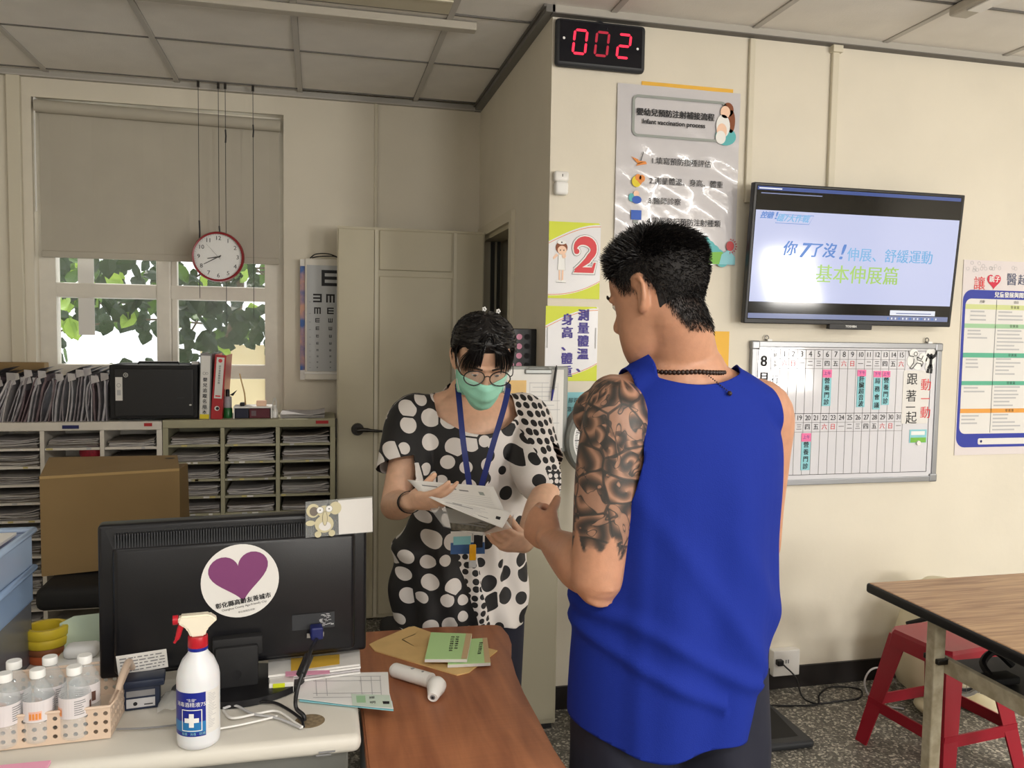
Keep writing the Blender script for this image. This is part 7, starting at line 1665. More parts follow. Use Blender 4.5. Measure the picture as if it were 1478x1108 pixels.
def folds(a):
    r, f, z = loc(a); d = np.zeros(len(a)); lo = np.clip((1.33-z)/.35, 0, 1)
    d += .007*lo*np.sin(r*42+1.5*np.sin(z*5)+f*10); d += .005*lo*np.sin(r*22-z*11+1.)
    # a long diagonal pull from the left shoulder blade to the right hip and drapes over the waist
    q = (r*.8+(z-1.15)*.62); d += .009*np.exp(-((q+.05)/.022)**2)*lo; d += .008*np.exp(-((q-.04)/.025)**2)*np.clip((1.2-z)/.2, 0, 1)
    q2 = (z-.93)+r*.35+.02*np.sin(r*15); d += .010*np.exp(-((q2)/.018)**2)*(r < .12); q3 = (z-.865)+r*.5; d += .010*np.exp(-((q3)/.016)**2)*(r < .05)
    d += .006*np.exp(-((r+.11)/.02)**2)*np.clip((1.30-z)/.1, 0, 1)*(f < 0); d += .005*np.exp(-((r-.06)/.03)**2)*np.clip((1.32-z)/.1, 0, 1)*(f < 0)
    return d
garment(sh, 'sleeveless_shirt', .0062, 4, man, 'cloth_blue', [arm_cut2, neck_cut, hem_cut], folds, .0025)
# trousers and shoes
tr_ = MB()
limb(tr_, [Pm(0, 0, .99), Pm(0, .0, .92), Pm(0, .0, .84)], [(.172, .128), (.184, .140), (.182, .142)], f_, 32, 4)
for s in (-1, 1): limb(tr_, [Pm(s*.088, 0, .90), Pm(s*.098, .0, .70), Pm(s*.104, .0, .50), Pm(s*.106, -.008, .42)], [(.102, .118), (.100, .110), (.09, .096), (.09, .094)], f_, 24, 5)
garment(tr_, 'shorts', .009, 3, man, 'cloth_navy', [lambda a: a[:, 2]-.985, lambda a: .43-a[:, 2]], lambda a: .003*np.sin(a[:, 0]*60+a[:, 2]*20), .003)
for s in (-1, 1):
    limb(MB(), [Pm(s*.10, -.07, .04), Pm(s*.105, .03, .052), Pm(s*.11, .13, .04), Pm(s*.11, .205, .032)], [(.042, .038), (.047, .048), (.052, .036), (.04, .028)], V((0, 0, 1)), 18, 5, m='shoe').build('shoe', man, smooth=180)
# beads
nk = MB(); mat('bead', (44, 28, 22), .35)
npts = []
for k in range(70):
    th_ = 2*PI*k/70; rr_ = .082; p = Pm(math.cos(th_)*.084, -.004+math.sin(th_)*.086, 1.440+.006*math.sin(th_)-.05*max(0, math.sin(th_))**1.5-.006*abs(math.cos(th_))); npts.append(p)
for p in npts: nk.ball(p, .0048, 'bead', 8, 6)
tl = Pm(.01, -.092, 1.435)
for k in range(14): nk.ball(tl.lerp(Pm(.050, -.112, 1.400), k/13), .0016, 'bead', 6, 4)
nk.ball(Pm(.052, -.113, 1.397), .0045, 'bead', 8, 6); nk.build('bead_necklace', man, smooth=180)

# =========================================================== THE WOMAN
wo = thing('person', 'person with glasses, a green face mask and a black and white dotted blouse', 'person', (.44, 2.30, 0))
AW = math.radians(176); f_ = V((math.sin(AW), math.cos(AW), 0)); r_ = V((math.cos(AW), -math.sin(AW), 0)); O_ = V((.432, 2.345, 0))
body = MB()
limb(body, [Pm(0, 0, .78), Pm(0, 0, .86), Pm(0, 0, .98), Pm(0, .0, 1.12), Pm(0, -.005, 1.22), Pm(0, -.01, 1.285), Pm(0, -.012, 1.32)], [(.16, .11), (.165, .115), (.138, .098), (.145, .11), (.155, .105), (.125, .075), (.065, .055)], f_, 32, 5)
for s in (-1, 1):
    limb(body, [Pm(s*.02, -.015, 1.31), Pm(s*.08, -.015, 1.29), Pm(s*.14, -.008, 1.262)], [(.035, .032), (.038, .034), (.042, .042)], V((0, 0, 1)), 20, 5)
    limb(body, [Pm(s*.08, 0, .84), Pm(s*.085, .0, .64), Pm(s*.085, .0, .45), Pm(s*.085, -.01, .28), Pm(s*.085, -.02, .08)], [(.085, .09), (.072, .08), (.052, .058), (.05, .055), (.032, .036)], f_, 20, 5)
    limb(body, [Pm(s*.085, -.05, .04), Pm(s*.09, .03, .045), Pm(s*.09, .11, .03), Pm(s*.09, .16, .025)], [(.03, .03), (.035, .035), (.038, .024), (.03, .018)], V((0, 0, 1)), 16, 4)
# her right arm (left in the photograph)
SRw = Pm(.165, -.005, 1.25); ERw = atD(569, 730, 2.22); WRw = atD(594, 724, 2.03); KRw = atD(628, 722, 1.975)
limb(body, [Pm(.11, -.01, 1.265), SRw, SRw.lerp(ERw, .5), ERw], [(.04, .04), (.048, .048), (.044, .044), (.038, .038)], r_, 22, 6)
fw = WRw-ERw; limb(body, [ERw, ERw+fw*.3, ERw+fw*.7, WRw], [(.038, .038), (.041, .039), (.033, .029), (.026, .020)], V((0, 0, 1)), 22, 6)
hand(body, WRw, KRw, V((.2, .75, .6)), V((-.1, -.5, .8)), [(12, 18, 12), (16, 22, 14), (20, 26, 16), (24, 30, 18)], .06, .92, thumb=((.9, .22, .5), 12))
# her left arm
SLw = Pm(-.165, -.005, 1.25); ELw = atD(788, 712, 2.22); WLw = atD(756, 786, 2.05); KLw = atD(733, 780, 1.985)
limb(body, [Pm(-.11, -.01, 1.265), SLw, SLw.lerp(ELw, .5), ELw], [(.04, .04), (.048, .048), (.044, .044), (.038, .038)], r_, 22, 6)
fw = WLw-ELw; limb(body, [ELw, ELw+fw*.3, ELw+fw*.7, WLw], [(.038, .038), (.040, .038), (.032, .028), (.025, .020)], V((0, 0, 1)), 22, 6)
hand(body, WLw, KLw, V((-.2, .75, .6)), V((.1, -.4, .85)), [(10, 20, 12), (14, 24, 14), (18, 28, 16), (22, 32, 18)], .06, .92, thumb=((.9, .2, .5), 12))
HWZ = math.radians(183); HWP = math.radians(27)
HCw = atD(697, 513, 2.16)
Mw = head_matrix(V((0, 0, 0)), HWZ, HWP, math.radians(-1)); SW = .93
Mw = Mw @ Matrix.Scale(SW, 4); Mw = Matrix.Translation(HCw-(Mw @ V((0, .0, .125)))) @ Mw
head_mesh(body, Mw, 1.0)
hb = Mw @ V((0, -.03, .07)); limb(body, [Pm(0, -.015, 1.28), Pm(0, -.008, 1.33), hb], [(.055, .052), (.047, .047), (.046, .048)], f_, 24, 5)
wb_ = fuse(body, 'body', .0042, 6, wo, 'skin')
me = wb_.data; a = verts_np(me); base = np.array(lin((236, 190, 160))[:3]); tint = np.tile(base, (len(a), 1))
Mi = np.array(Mw.inverted()); hl_ = np.c_[a, np.ones(len(a))] @ Mi.T; x, y, z = hl_[:, 0], hl_[:, 1], hl_[:, 2]
lip = np.exp(-((z-.047)/.007)**2-(x/.018)**2)*(y > .085); tint = tint*(1-lip[:, None]*.5)+np.array(lin((180, 90, 90))[:3])*lip[:, None]*.5
set_attr(me, 'tint', tint)
for s in (-1, 1):
    Me = Mw @ Matrix.Translation((s*.031, .0765, .114))
    MB().ball((0, 0, 0), .0115, 'eye_white', 14, 10).xf(Me).build('eye', wo, smooth=180); MB().ball((0, .0065, -.004), .0058, 'iris', 10, 8).xf(Me).build('iris', wo, smooth=180)
    upper_lid(Me @ Matrix.Rotation(.25, 4, 'X'), wo, 'lid', -.002)
    limb(MB(), [Mw @ V((s*.014, .0955, .131)), Mw @ V((s*.032, .093, .135)), Mw @ V((s*.050, .080, .131))], [(.0012, .0022), (.0012, .0024), (.001, .0015)], V((0, 0, 1)), 8, 4, m='brow').build('eyebrow', wo, smooth=180)
# hair: smooth pulled back crown, low bun, fringe
hm = MB(); n = 48
def w_line(y, x): return .178 if y > .05 else (.178-(.05-y)*1.15 if y > -.03 else max(.035, .086-(-.03-y)*.9))
vs = []; J = 16
for k in range(n):
    th_ = 2*PI*k/n
    for j in range(J):
        p0, _ = head_at(th_, .13); zl = w_line(p0.y, p0.x); z = zl+(.2324-zl)*(j/(J-1))**.85
        p, n_ = head_at(th_, z); g = .002+.013*min(1, j/3)+.002*math.sin(k*2.4+j); vs.append(Mw @ (p+n_*g))
hm.add(vs, [(k*J+j, ((k+1) % n)*J+j, ((k+1) % n)*J+j+1, k*J+j+1) for k in range(n) for j in range(J-1)]+[tuple(k*J+J-1 for k in range(n))], 'hair')
hm.ball((0, 0, 0), 1, 'hair', 20, 12); st_ = len(hm.v)-20*13
Mb = Mw @ Matrix.Translation((0, -.115, .14)) @ Matrix.Diagonal((.042, .030, .040, 1))
for i in range(st_, len(hm.v)): hm.v[i] = tuple(Mb @ V(hm.v[i]))
items = []; rr = random.Random(5)
for q in range(2600):      # combed strands on the crown
    th_ = rr.uniform(0, 2*PI); z = rr.uniform(.10, .232); p, n_ = head_at(th_, z)
    if z < w_line(p.y, p.x): continue
    pts = []; cur = V(p)
    for s_ in range(4):
        zz_ = min(.232, z+.0*s_); pts.append(Mw @ (cur+n_*(.0165+rr.uniform(0, .002)))); cur = cur+V((-.1*cur.x, -.016, -.004 if cur.y > -.05 else -.012))
        c2 = V((cur.x, cur.y, cur.z)); 
    pts = [Mw @ (head_at(th_+(.12*s_ if math.cos(th_) < 0 else -.12*s_)*(1 if math.sin(th_) > 0 else -.3), z-.003*s_)[0]+n_*(.0162+rr.uniform(-.0005, .0015))) for s_ in range(3)]
    items.append(pts)
for q in range(480):      # fringe parted at the middle, falling to both sides of the brow
    s = -1 if rr.random() < .5 else 1; t = rr.random()**.8
    x0_ = s*rr.uniform(0.0, .018); cl_ = rr.randrange(7); t = (cl_+.5)/7+rr.gauss(0, .03); t = min(1, max(.05, t)); x1_ = s*(.016+.048*t)+rr.gauss(0, .0012); top = V((x0_, .058+rr.uniform(-.01, .008), .222+rr.uniform(-.003, .002)))
    zb = .132-.022*t+rr.gauss(0, .006)-(.0 if t > .3 else -.012)
    def onh(x, z, g):
        w_ = head_at(PI/2, z)[0].y; hw = head_at(0, z)[0].x; yy = -.003+(w_+.003)*math.sqrt(max(0., 1-(x/(hw+.004))**2)); return V((x*(1+g/hw*.9), yy+g, z))
    pts = [top+V((0, .012, .004)), onh(x0_*.4+x1_*.45, .200, .016), onh(x0_*.1+x1_*.8, .175, .016), onh(x1_, .150, .013), onh(x1_*1.08, zb, .010)]
    items.append([Mw @ p for p in catmull(pts, 2)])
for q in range(260):      # side locks before the ears
    s = -1 if rr.random() < .5 else 1; yy = rr.uniform(.012, .042)
    items.append([Mw @ V((s*(.071+rr.uniform(0, .004)), yy, .19)), Mw @ V((s*(.079+rr.uniform(0, .003)), yy-.004, .165)), Mw @ V((s*(.079+rr.uniform(0, .003)), yy-.004, .14)), Mw @ V((s*(.076+rr.uniform(0, .002)), yy-.006, .112+rr.gauss(0, .008)))])
strands(hm, items, 'hair', .0013)
hm.build('hair', wo, smooth=60)
for q, (px_, py) in enumerate(((699, 444), (719, 447))):
    c_ = Mw @ head_at(PI/2, .225)[0]; c_ = atD(px_, py+2, 2.14); mb = MB()
    for k in range(5): a_ = 2*PI*k/5; mb.ball(c_+V((math.cos(a_)*.004, 0, math.sin(a_)*.004)), .0028, 'white', 6, 5)
    mb.build('hair_clip', wo)
# face mask
mat('mask_green', (172, 242, 218), .7, bump=.3, bscale=300)
mb = MB(); nu, nv = 24, 18; vs = []
for j in range(nv+1):
    v = j/nv; z = .094-.118*v
    for i in range(nu+1):
        u = -1+2*i/nu; ww_ = (.075-.014*v**2 if v < .8 else .0623-.05*(v-.8)); x = u*ww_
        zz_ = z-.006*(u*u)*(1-v)-.012*u*u*v*0+(.016*u*u*v)
        zc_ = max(.004, min(.2, zz_)); hw = max(.03, head_at(0, zc_)[0].x+.004); fy = head_at(PI/2, zc_)[0].y
        yy = -.003+(fy+.003)*math.sqrt(max(.02, 1-min(.98, (x/(hw+.006))**2)))
        bulge = .024*math.exp(-(u*2.6)**2)*(math.exp(-((v-.12)/.34)**2))+.012*(1-u*u)*math.sin(v*PI)+.004
        pleat = .0022*math.sin(v*3.2*2*PI)*(1-abs(u)**4)*(.1 < v < .9)
        if zz_ < .01: yy = yy-.03*((.01-zz_)/.03)
        vs.append(Mw @ V((x, yy+bulge+pleat, zz_)))
mb.add(vs, [(j*(nu+1)+i, j*(nu+1)+i+1, (j+1)*(nu+1)+i+1, (j+1)*(nu+1)+i) for j in range(nv) for i in range(nu)], 'mask_green')
msk_ = mb.build('face_mask', wo, smooth=60); md = msk_.modifiers.new('t', 'SOLIDIFY'); md.thickness = .0015
for s in (-1, 1):
    MB().tube([Mw @ V((s*.067, .050, .100)), Mw @ V((s*.076, .02, .125)), Mw @ V((s*.083, -.012, .145)), Mw @ V((s*.082, -.024, .12)), Mw @ V((s*.076, .0, .08)), Mw @ V((s*.064, .035, .03))], .0013, 'white', 6, 5).build('mask_loop', wo, smooth=60)
# glasses
mat('glasses_black', (30, 26, 26), .25); mat('lens', (235, 240, 240), .02, alpha=.12, spec=1.)
g = MB()
for s in (-1, 1):
    pts = []
    for k in range(29):
        a_ = 2*PI*k/28; pts.append(Mw @ V((s*.0355+math.cos(a_)*.0285, .108-.006*abs(math.cos(a_)*.5+.5*s*math.cos(a_))*1., .112+math.sin(a_)*.0225)))
    g.tube(pts, .0016, 'glasses_black', 6)
    g.tube([Mw @ V((s*.0635, .102, .116)), Mw @ V((s*.073, .09, .118)), Mw @ V((s*.080, .04, .122)), Mw @ V((s*.080, -.012, .132)), Mw @ V((s*.076, -.028, .118))], .0014, 'glasses_black', 6, 4)
g.tube([Mw @ V((-.008, .1085, .117)), Mw @ V((0, .110, .1205)), Mw @ V((.008, .1085, .117))], .0014, 'glasses_black', 6, 4); g.build('glasses_frame', wo, smooth=60)
for s in (-1, 1): MB().add([Mw @ V((s*.0355+math.cos(2*PI*k/24)*.0275, .1065, .112+math.sin(2*PI*k/24)*.0215)) for k in range(24)], [tuple(range(24))], 'lens').build('lens', wo)
# blouse
def blouse_mat():
    m = bpy.data.materials.new('dotted_cloth'); m.use_nodes = True; nt = m.node_tree; N = nt.nodes; Lk = nt.links.new; b = N['Principled BSDF']; MATS['dotted_cloth'] = m; b.inputs['Roughness'].default_value = .65
    at = N.new('ShaderNodeAttribute'); at.attribute_name = 'cloth_uv'
    sx = N.new('ShaderNodeSeparateXYZ'); Lk(at.outputs['Vector'], sx.inputs[0])
    def ma(op, a, bb=0., c=None):
        q = N.new('ShaderNodeMath'); q.operation = op
        for i, z in enumerate((a, bb, c)):
            if z is None: continue
            if isinstance(z, (int, float)): q.inputs[i].default_value = z
            else: Lk(z, q.inputs[i])
        return q.outputs[0]
    def dots(scale, seed, rmin, rmax, rnd=.72):
        of = N.new('ShaderNodeVectorMath'); of.operation = 'ADD'; of.inputs[1].default_value = (seed, seed*1.3, 0); Lk(at.outputs['Vector'], of.inputs[0])
        cb = N.new('ShaderNodeSeparateXYZ'); Lk(of.outputs[0], cb.inputs[0]); c2 = N.new('ShaderNodeCombineXYZ'); Lk(cb.outputs[0], c2.inputs[0]); Lk(cb.outputs[1], c2.inputs[1])
        v = N.new('ShaderNodeTexVoronoi'); v.voronoi_dimensions = '2D'; v.inputs['Scale'].default_value = scale; v.inputs['Randomness'].default_value = rnd; Lk(c2.outputs[0], v.inputs['Vector'])
        e = N.new('ShaderNodeTexVoronoi'); e.voronoi_dimensions = '2D'; e.feature = 'DISTANCE_TO_EDGE'; e.inputs['Scale'].default_value = scale; e.inputs['Randomness'].default_value = rnd; Lk(c2.outputs[0], e.inputs['Vector'])
        sc = N.new('ShaderNodeSeparateColor'); Lk(v.outputs['Color'], sc.inputs[0]); thr = ma('MULTIPLY_ADD', sc.outputs[0], rmax-rmin, rmin)
        return ma('MULTIPLY', ma('LESS_THAN', v.outputs['Distance'], thr), ma('GREATER_THAN', e.outputs['Distance'], .045))
    big = dots(18.5, 3.3, .26, .50, .65); blk = dots(16.5, 9.1, .18, .50, .65); tiny = dots(62, 1.7, .34, .40, .25); sm_ = dots(46, 5.2, .36, .42, .3)
    X, Y_ = sx.outputs[0], sx.outputs[1]
    # boundary between black ground (viewer's left) and white ground (viewer's right)
    nz = N.new('ShaderNodeTexNoise'); nz.inputs['Scale'].default_value = 4; Lk(at.outputs['Vector'], nz.inputs['Vector'])
    w_ = ma('SINE', ma('MULTIPLY', Y_, 9.)); bx_ = ma('ADD', X, ma('MULTIPLY', w_, .035)); bx_ = ma('ADD', bx_, ma('MULTIPLY', ma('SUBTRACT', nz.outputs[0], .5), .12))
    left = ma('LESS_THAN', bx_, -.005)
    col = N.new('ShaderNodeMixRGB'); Lk(left, col.inputs[0]); Lk(ma('SUBTRACT', 1., blk), col.inputs[1]); Lk(big, col.inputs[2])
    # small dots: band in the middle low, and the viewer's right sleeve
    mid = ma('MULTIPLY', ma('LESS_THAN', ma('ABSOLUTE', ma('SUBTRACT', bx_, .0)), .022), ma('LESS_THAN', Y_, 1.03))
    c2 = N.new('ShaderNodeMixRGB'); Lk(mid, c2.inputs[0]); Lk(col.outputs[0], c2.inputs[1]); Lk(ma('SUBTRACT', 1., sm_), c2.inputs[2])
    slv = ma('GREATER_THAN', ma('ADD', X, ma('MULTIPLY', ma('SUBTRACT', Y_, 1.1), .35)), .155)
    rows = ma('GREATER_THAN', Y_, 1.13); tm = N.new('ShaderNodeMixRGB'); Lk(rows, tm.inputs[0]); Lk(tiny, tm.inputs[1]); Lk(ma('SUBTRACT', 1., sm_), tm.inputs[2])
    c3 = N.new('ShaderNodeMixRGB'); Lk(slv, c3.inputs[0]); Lk(c2.outputs[0], c3.inputs[1]); Lk(tm.outputs[0], c3.inputs[2])
    fin = N.new('ShaderNodeMixRGB'); Lk(c3.outputs[0], fin.inputs[0]); fin.inputs[1].default_value = lin((24, 23, 25)); fin.inputs[2].default_value = lin((222, 216, 212)); Lk(fin.outputs[0], b.inputs['Base Color'])
blouse_mat()
bl = MB()
limb(bl, [Pm(.03, .01, .62), Pm(.03, .01, .74), Pm(.02, .01, .86), Pm(.01, .01, .96), Pm(0, .01, 1.08), Pm(0, .005, 1.17), Pm(0, .0, 1.235), Pm(0, -.008, 1.285), Pm(0, -.010, 1.31)], [(.205, .15), (.200, .148), (.188, .142), (.176, .138), (.172, .140), (.178, .142), (.175, .128), (.132, .092), (.085, .066)], f_, 44, 6)
def perp(A_, B_): return (B_-A_).normalized()
for S_, E_, s in ((SRw, ERw, 1), (SLw, ELw, -1)):
    limb(bl, [Pm(s*.05, -.01, 1.28), Pm(s*.12, -.008, 1.263), S_+V((0, 0, .0)), S_.lerp(E_, .30), S_.lerp(E_, .80)], [(.055, .05), (.070, .055), (.078, .070), (.078, .075), (.078, .075)], V((0, 0, 1)), 28, 5)
Ow, rw_, fw_ = np.array(O_), np.array(r_), np.array(f_)
def locw(a): b_ = a-Ow; return b_ @ rw_, b_ @ fw_, a[:, 2]
def sl_cut(S_, E_, s, tt, slope):
    S2, E2 = np.array(S_), np.array(E_); d = (E2-S2); L = np.linalg.norm(d); d /= L
    def fn(a):
        r, f, z = locw(a); t = (a-S2) @ d; rel = a-S2-np.outer(t, d); rr_ = np.linalg.norm(rel, axis=1)
        out = s*(r)*1.0
        return np.where((rr_ < .13) & (s*r > .188) & (t < L*1.12), t-(L*tt+slope*(s*r-.17)), -1.)
    return fn
def w_neck(a):
    r, f, z = locw(a); return np.minimum(.1*(1-(r/.118)**2-((f-.03)/np.where(f > .03, .30, .085))**2), z-(1.215+3.5*r*r))
def w_folds(a):
    r, f, z = locw(a); lo = np.clip((1.12-z)/.25, 0, 1)
    d = .010*lo*np.sin(r*48+2*np.sin(z*9)+1.)+.006*lo*np.sin(r*85-z*16); d += .005*np.sin(r*30+z*25)*np.clip((1.25-z)/.1, 0, 1)
    d += .022*np.exp(-((z-.875+.1*(np.abs(r)-.2))/.028)**2)*np.clip((r-.10)/.08, 0, 1)
    return d
blo = garment(bl, 'blouse', .0062, 4, wo, 'dotted_cloth', [sl_cut(SRw, ERw, 1, .50, .35), sl_cut(SLw, ELw, -1, .55, .12), w_neck, lambda a: .655+.01*np.sin(a[:, 0]*40)-a[:, 2]], w_folds, .002)
a = verts_np(blo.data); r, f, z = locw(a); set_attr(blo.data, 'cloth_uv', np.c_[-r+.12*np.where(f < 0, 1, 0), z, f*0])
tr_ = MB(); limb(tr_, [Pm(0, 0, .95), Pm(0, .0, .88), Pm(0, .0, .80)], [(.145, .110), (.158, .120), (.158, .124)], f_, 32, 4)
for s in (-1, 1): limb(tr_, [Pm(s*.083, 0, .84), Pm(s*.088, .0, .64), Pm(s*.09, .0, .40), Pm(s*.09, -.01, .10)], [(.088, .100), (.084, .094), (.075, .08), (.07, .075)], f_, 24, 5)
garment(tr_, 'trousers', .009, 3, wo, 'cloth_navy', [lambda a: a[:, 2]-.93, lambda a: .10-a[:, 2]], None, .003)
for s in (-1, 1): limb(MB(), [Pm(s*.085, -.06, .035), Pm(s*.09, .03, .045), Pm(s*.09, .11, .034), Pm(s*.09, .18, .028)], [(.036, .032), (.04, .042), (.044, .03), (.034, .024)], V((0, 0, 1)), 18, 5, m='shoe').build('shoe', wo, smooth=180)
# lanyard, badge, wrist band
mat('lanyard', (26, 40, 110), .5); mat('badge_blue', (60, 96, 150), .4); mat('clip_yellow', (240, 176, 30), .3)
def strap(pts, w_, m, nm, nrm):
    pts = catmull([V(p) for p in pts], 6); vs = []
    for i, p in enumerate(pts):
        d = (pts[min(i+1, len(pts)-1)]-pts[max(i-1, 0)]).normalized(); s = d.cross(nrm).normalized()*w_; vs += [p-s, p+s, p-s-nrm*.0012, p+s-nrm*.0012]
    n = len(pts); return MB().add(vs, [(4*i, 4*i+1, 4*i+5, 4*i+4) for i in range(n-1)]+[(4*i+3, 4*i+2, 4*i+6, 4*i+7) for i in range(n-1)], m).build(nm, wo, smooth=40)
nf = V((-.1, -1, .1)).normalized()
strap([atD(661, 560, 2.20), atD(664, 590, 2.165), atD(669, 640, 2.13), atD(676, 690, 2.125), atD(683, 738, 2.135)], .0075, 'lanyard', 'lanyard', nf)
strap([atD(734, 560, 2.20), atD(727, 590, 2.165), atD(712, 640, 2.13), atD(698, 690, 2.125), atD(684, 738, 2.135)], .0075, 'lanyard', 'lanyard', nf)
strap([atD(661, 560, 2.20), atD(664, 552, 2.28), atD(698, 545, 2.36), atD(730, 552, 2.28), atD(734, 560, 2.20)], .0075, 'lanyard', 'lanyard', V((0, 0, 1)))
bd = atD(675, 782, 2.135)
def BD(a, b, k=0.): return bd+WX*a+WZ*b+V((0, -.0006-k, 0))
MB().add([BD(-.045, .03), BD(.045, .028), BD(.046, -.033), BD(-.045, -.030)], [(0, 3, 2, 1)], 'paper').add([BD(-.045, .0, .0004), BD(.045, -.002, .0004), BD(.046, -.033, .0004), BD(-.045, -.030, .0004)], [(0, 3, 2, 1)], 'badge_blue').add([BD(.016, .018, .0006), BD(.040, .018, .0006), BD(.040, -.016, .0006), BD(.016, -.016, .0006)], [(0, 3, 2, 1)], 'ink').add([BD(-.038, .016, .0008), BD(.008, .016, .0008), BD(.008, -.006, .0008), BD(-.038, -.006, .0008)], [(0, 3, 2, 1)], 'cyan_note').build('id_badge', wo)
q = atD(682, 796, 2.125); MB().rbox(q+V((-.009, -.006, -.022)), q+V((.009, .002, .020)), .003, 'clip_yellow').build('badge_clip', wo, smooth=40); MB().rbox(q+V((-.010, -.004, -.042)), q+V((.010, .002, -.021)), .003, 'ink_light').build('badge_reel', wo)
MB().tube([atD(684, 740, 2.13), atD(682, 760, 2.125), atD(682, 780, 2.125)], .0012, 'metal', 5).build('badge_cord', wo)
wd_ = (WRw-ERw).normalized(); wc = WRw-wd_*.018; mb = MB(); sx_, sy_ = frame_of(wd_); vs = []
for k in range(24):
    a_ = 2*PI*k/24; u = sx_*math.cos(a_)*.029+sy_*math.sin(a_)*.025
    vs += [wc+u*1.06-wd_*.008, wc+u*1.14, wc+u*1.06+wd_*.008]
mb.add(vs, [(3*k+j, 3*((k+1) % 24)+j, 3*((k+1) % 24)+j+1, 3*k+j+1) for k in range(24) for j in (0, 1)], 'black_matte').build('wrist_band', wo, smooth=60)

# ---- papers between the hands
def page(nm, label, P4, bend, m, prints, cat='paper'):
    t = thing(nm, label, cat, sum(P4, V((0, 0, 0)))/4); mb = MB(); N = 10; vs = []; nrm = (P4[1]-P4[0]).cross(P4[3]-P4[0]).normalized()
    for j in range(N+1):
        for i in range(N+1):
            u, v = i/N, j/N; p = P4[0]*(1-u)*(1-v)+P4[1]*u*(1-v)+P4[2]*u*v+P4[3]*(1-u)*v; vs.append(p+nrm*(bend*math.sin(u*PI)+bend*.4*math.sin(v*PI)))
    mb.add(vs, [(j*(N+1)+i, j*(N+1)+i+1, (j+1)*(N+1)+i+1, (j+1)*(N+1)+i) for j in range(N) for i in range(N)], m)
    o = mb.build('sheet', t, smooth=60); md = o.modifiers.new('t', 'SOLIDIFY'); md.thickness = .0006
    def at2(u, v, k): 
        p = P4[0]*(1-u)*(1-v)+P4[1]*u*(1-v)+P4[2]*u*v+P4[3]*(1-u)*v; b_ = bend*math.sin(u*PI)+bend*.4*math.sin(v*PI); q = p+nrm*b_
        return q+(CP-q).normalized()*k
    pm = MB()
    for (u0, v0, u1, v1, mm) in prints:
        S_ = 4; vv = [at2(u0+(u1-u0)*i/S_, v, .0012) for v in (v0, v1) for i in range(S_+1)]; pm.add(vv, [(i, i+1, S_+2+i, S_+1+i) for i in range(S_)], mm)
    if prints: pm.build('print', t)
    return t
rt = random.Random(21)
pr1 = [(.12, .22, .30, .28, 'ink_grey'), (.34, .24, .52, .30, 'ink_grey'), (.55, .27, .66, .33, 'ink_grey'), (.78, .28, .84, .42, 'grey_print')]+[(.1+.02*k, .5+.09*k, .9, .51+.09*k, 'ink_light') for k in range(4)]
page('paper_form', 'upper folded white form held between the woman\'s and the man\'s hands', [atD(588, 692, 2.0), atD(712, 702, 1.90), atD(728, 738, 1.88), atD(612, 718, 1.97)], .006, 'paper', pr1)
pr2 = [(.1+.8*rt.random()*.4, .15+.1*k, .5+.3*rt.random(), .17+.1*k, 'ink_light') for k in range(8)]+[(.85, .42, .91, .6, 'ink')]+[(.3, .2, .42, .26, 'ink_grey'), (.2, .3, .55, .34, 'ink_grey'), (.6, .7, .75, .74, 'ink_grey')]
page('paper_form', 'lower long white form with a small square mark pointing at the man\'s hand', [atD(612, 714, 1.965), atD(738, 738, 1.85), atD(725, 762, 1.83), atD(640, 728, 1.93)], .004, 'paper', pr2)
mat('dark_print', (120, 116, 104), .5, noise=.5, nscale=120)
pr3 = [(.2, .1+.12*k, .85, .16+.12*k, 'ink_grey') for k in range(6)]
page('paper_leaflet', 'grey printed leaflet in a clear sleeve below the white forms', [atD(640, 722, 1.985), atD(735, 748, 1.90), atD(700, 768, 1.93), atD(652, 765, 1.985)], .004, 'dark_print', pr3)
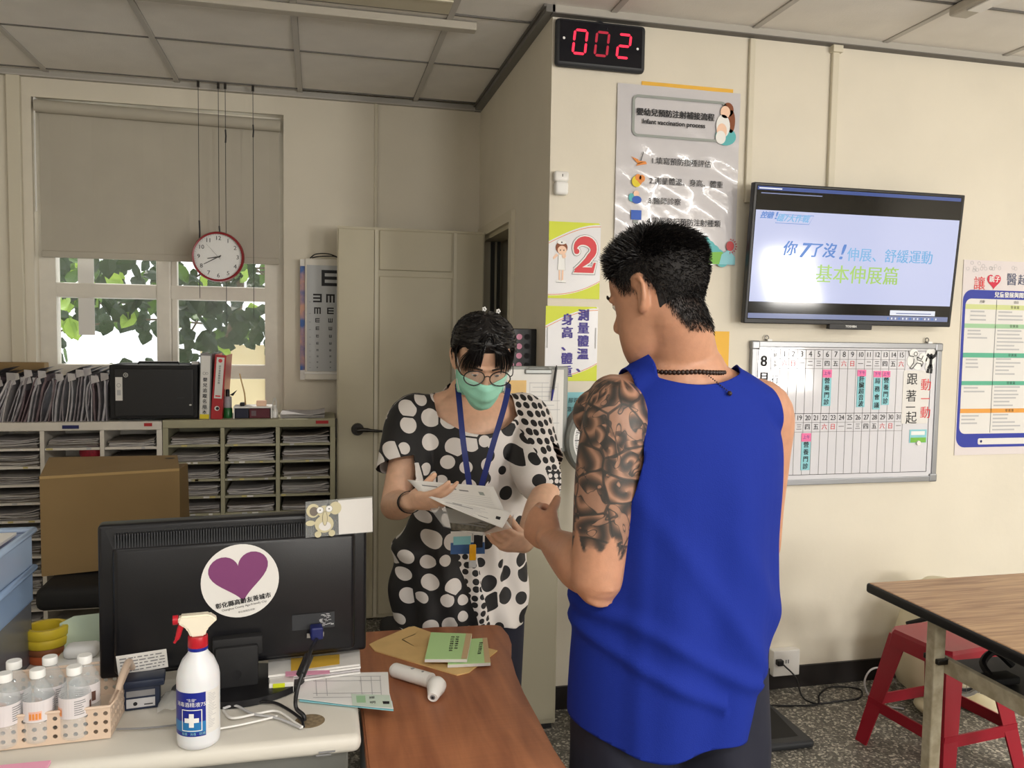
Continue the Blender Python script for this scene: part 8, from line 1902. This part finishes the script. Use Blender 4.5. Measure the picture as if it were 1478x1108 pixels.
tag(origin(MB().add([atD(615, 726, 1.99), atD(730, 752, 1.91), atD(742, 742, 1.86), atD(738, 762, 1.90), atD(695, 773, 1.95), atD(640, 760, 2.0)], [(0, 1, 2, 3, 4, 5)], 'film_grey').build('plastic_sleeve'), atD(680, 750, 1.93)), 'clear plastic sleeve wrapped around the grey leaflet in the woman\'s hands', 'plastic sleeve')

# details that belong to a part become sub-parts of it (all these meshes are in world coordinates)
SUBS = {'lettering': ('sheet', 'panel', 'board', 'strip', 'cover'), 'print': ('sheet',), 'iris': ('eye',), 'eyelid': ('eye',), 'lens': ('glasses_frame',), 'mask_loop': ('face_mask',), 'label_lettering': ('label',),
        'sticker_lettering': ('round_sticker',), 'slide_lettering': ('screen',), 'slide': ('screen',), 'numerals': ('dial',), 'markings': ('dial',), 'badge_clip': ('id_badge',), 'badge': ('badge_bar',), 'printed_lines': ('sheets',), 'vent_grille': ('housing',),
        'spine_tape': ('cover',), 'coloured_corners': ('sheet',), 'numeral': ('sheet',), 'nurse_drawing': ('sheet',), 'calendar_grid': ('panel',), 'letters': ('panel',), 'printed_panel': ('sheet',), 'elephant_print': ('sheet',), 'white_square': ('sheet',),
        'clipboard_drawing': ('sheet',), 'heart_drawing': ('sheet',), 'doctor_drawing': ('sheet',), 'computer_drawing': ('sheet',), 'mother_drawing': ('sheet',), 'seaside_drawing': ('sheet',)}
def stem(o): return o.name.split('.')[0]
kids = {}
for o in bpy.data.objects:
    if o.parent: kids.setdefault(o.parent.name, []).append(o)
for o in list(bpy.data.objects):
    if o.parent and o.parent.type == 'EMPTY' and stem(o) in SUBS:
        sib = [c for c in kids[o.parent.name] if stem(c) in SUBS[stem(o)]]
        if not sib: continue
        same = [c for c in kids[o.parent.name] if stem(c) == stem(o)]
        p = sib[min(len(sib)-1, same.index(o))] if len(sib) > 1 else sib[0]
        o.parent = p; o.matrix_parent_inverse = Matrix.Identity(4)
for o in bpy.data.objects:      # flat print: too small to pick apart
    if stem(o) in ('lettering', 'slide_lettering', 'calendar_grid', 'markings', 'numerals', 'label_lettering', 'sticker_lettering', 'letters', 'print', 'printed_lines', 'coloured_corners') and o.parent: o['kind'] = 'stuff'
for o in list(bpy.data.objects):
    if '_m' in o: del o['_m']
for me in list(bpy.data.meshes):
    if me.users == 0: bpy.data.meshes.remove(me)
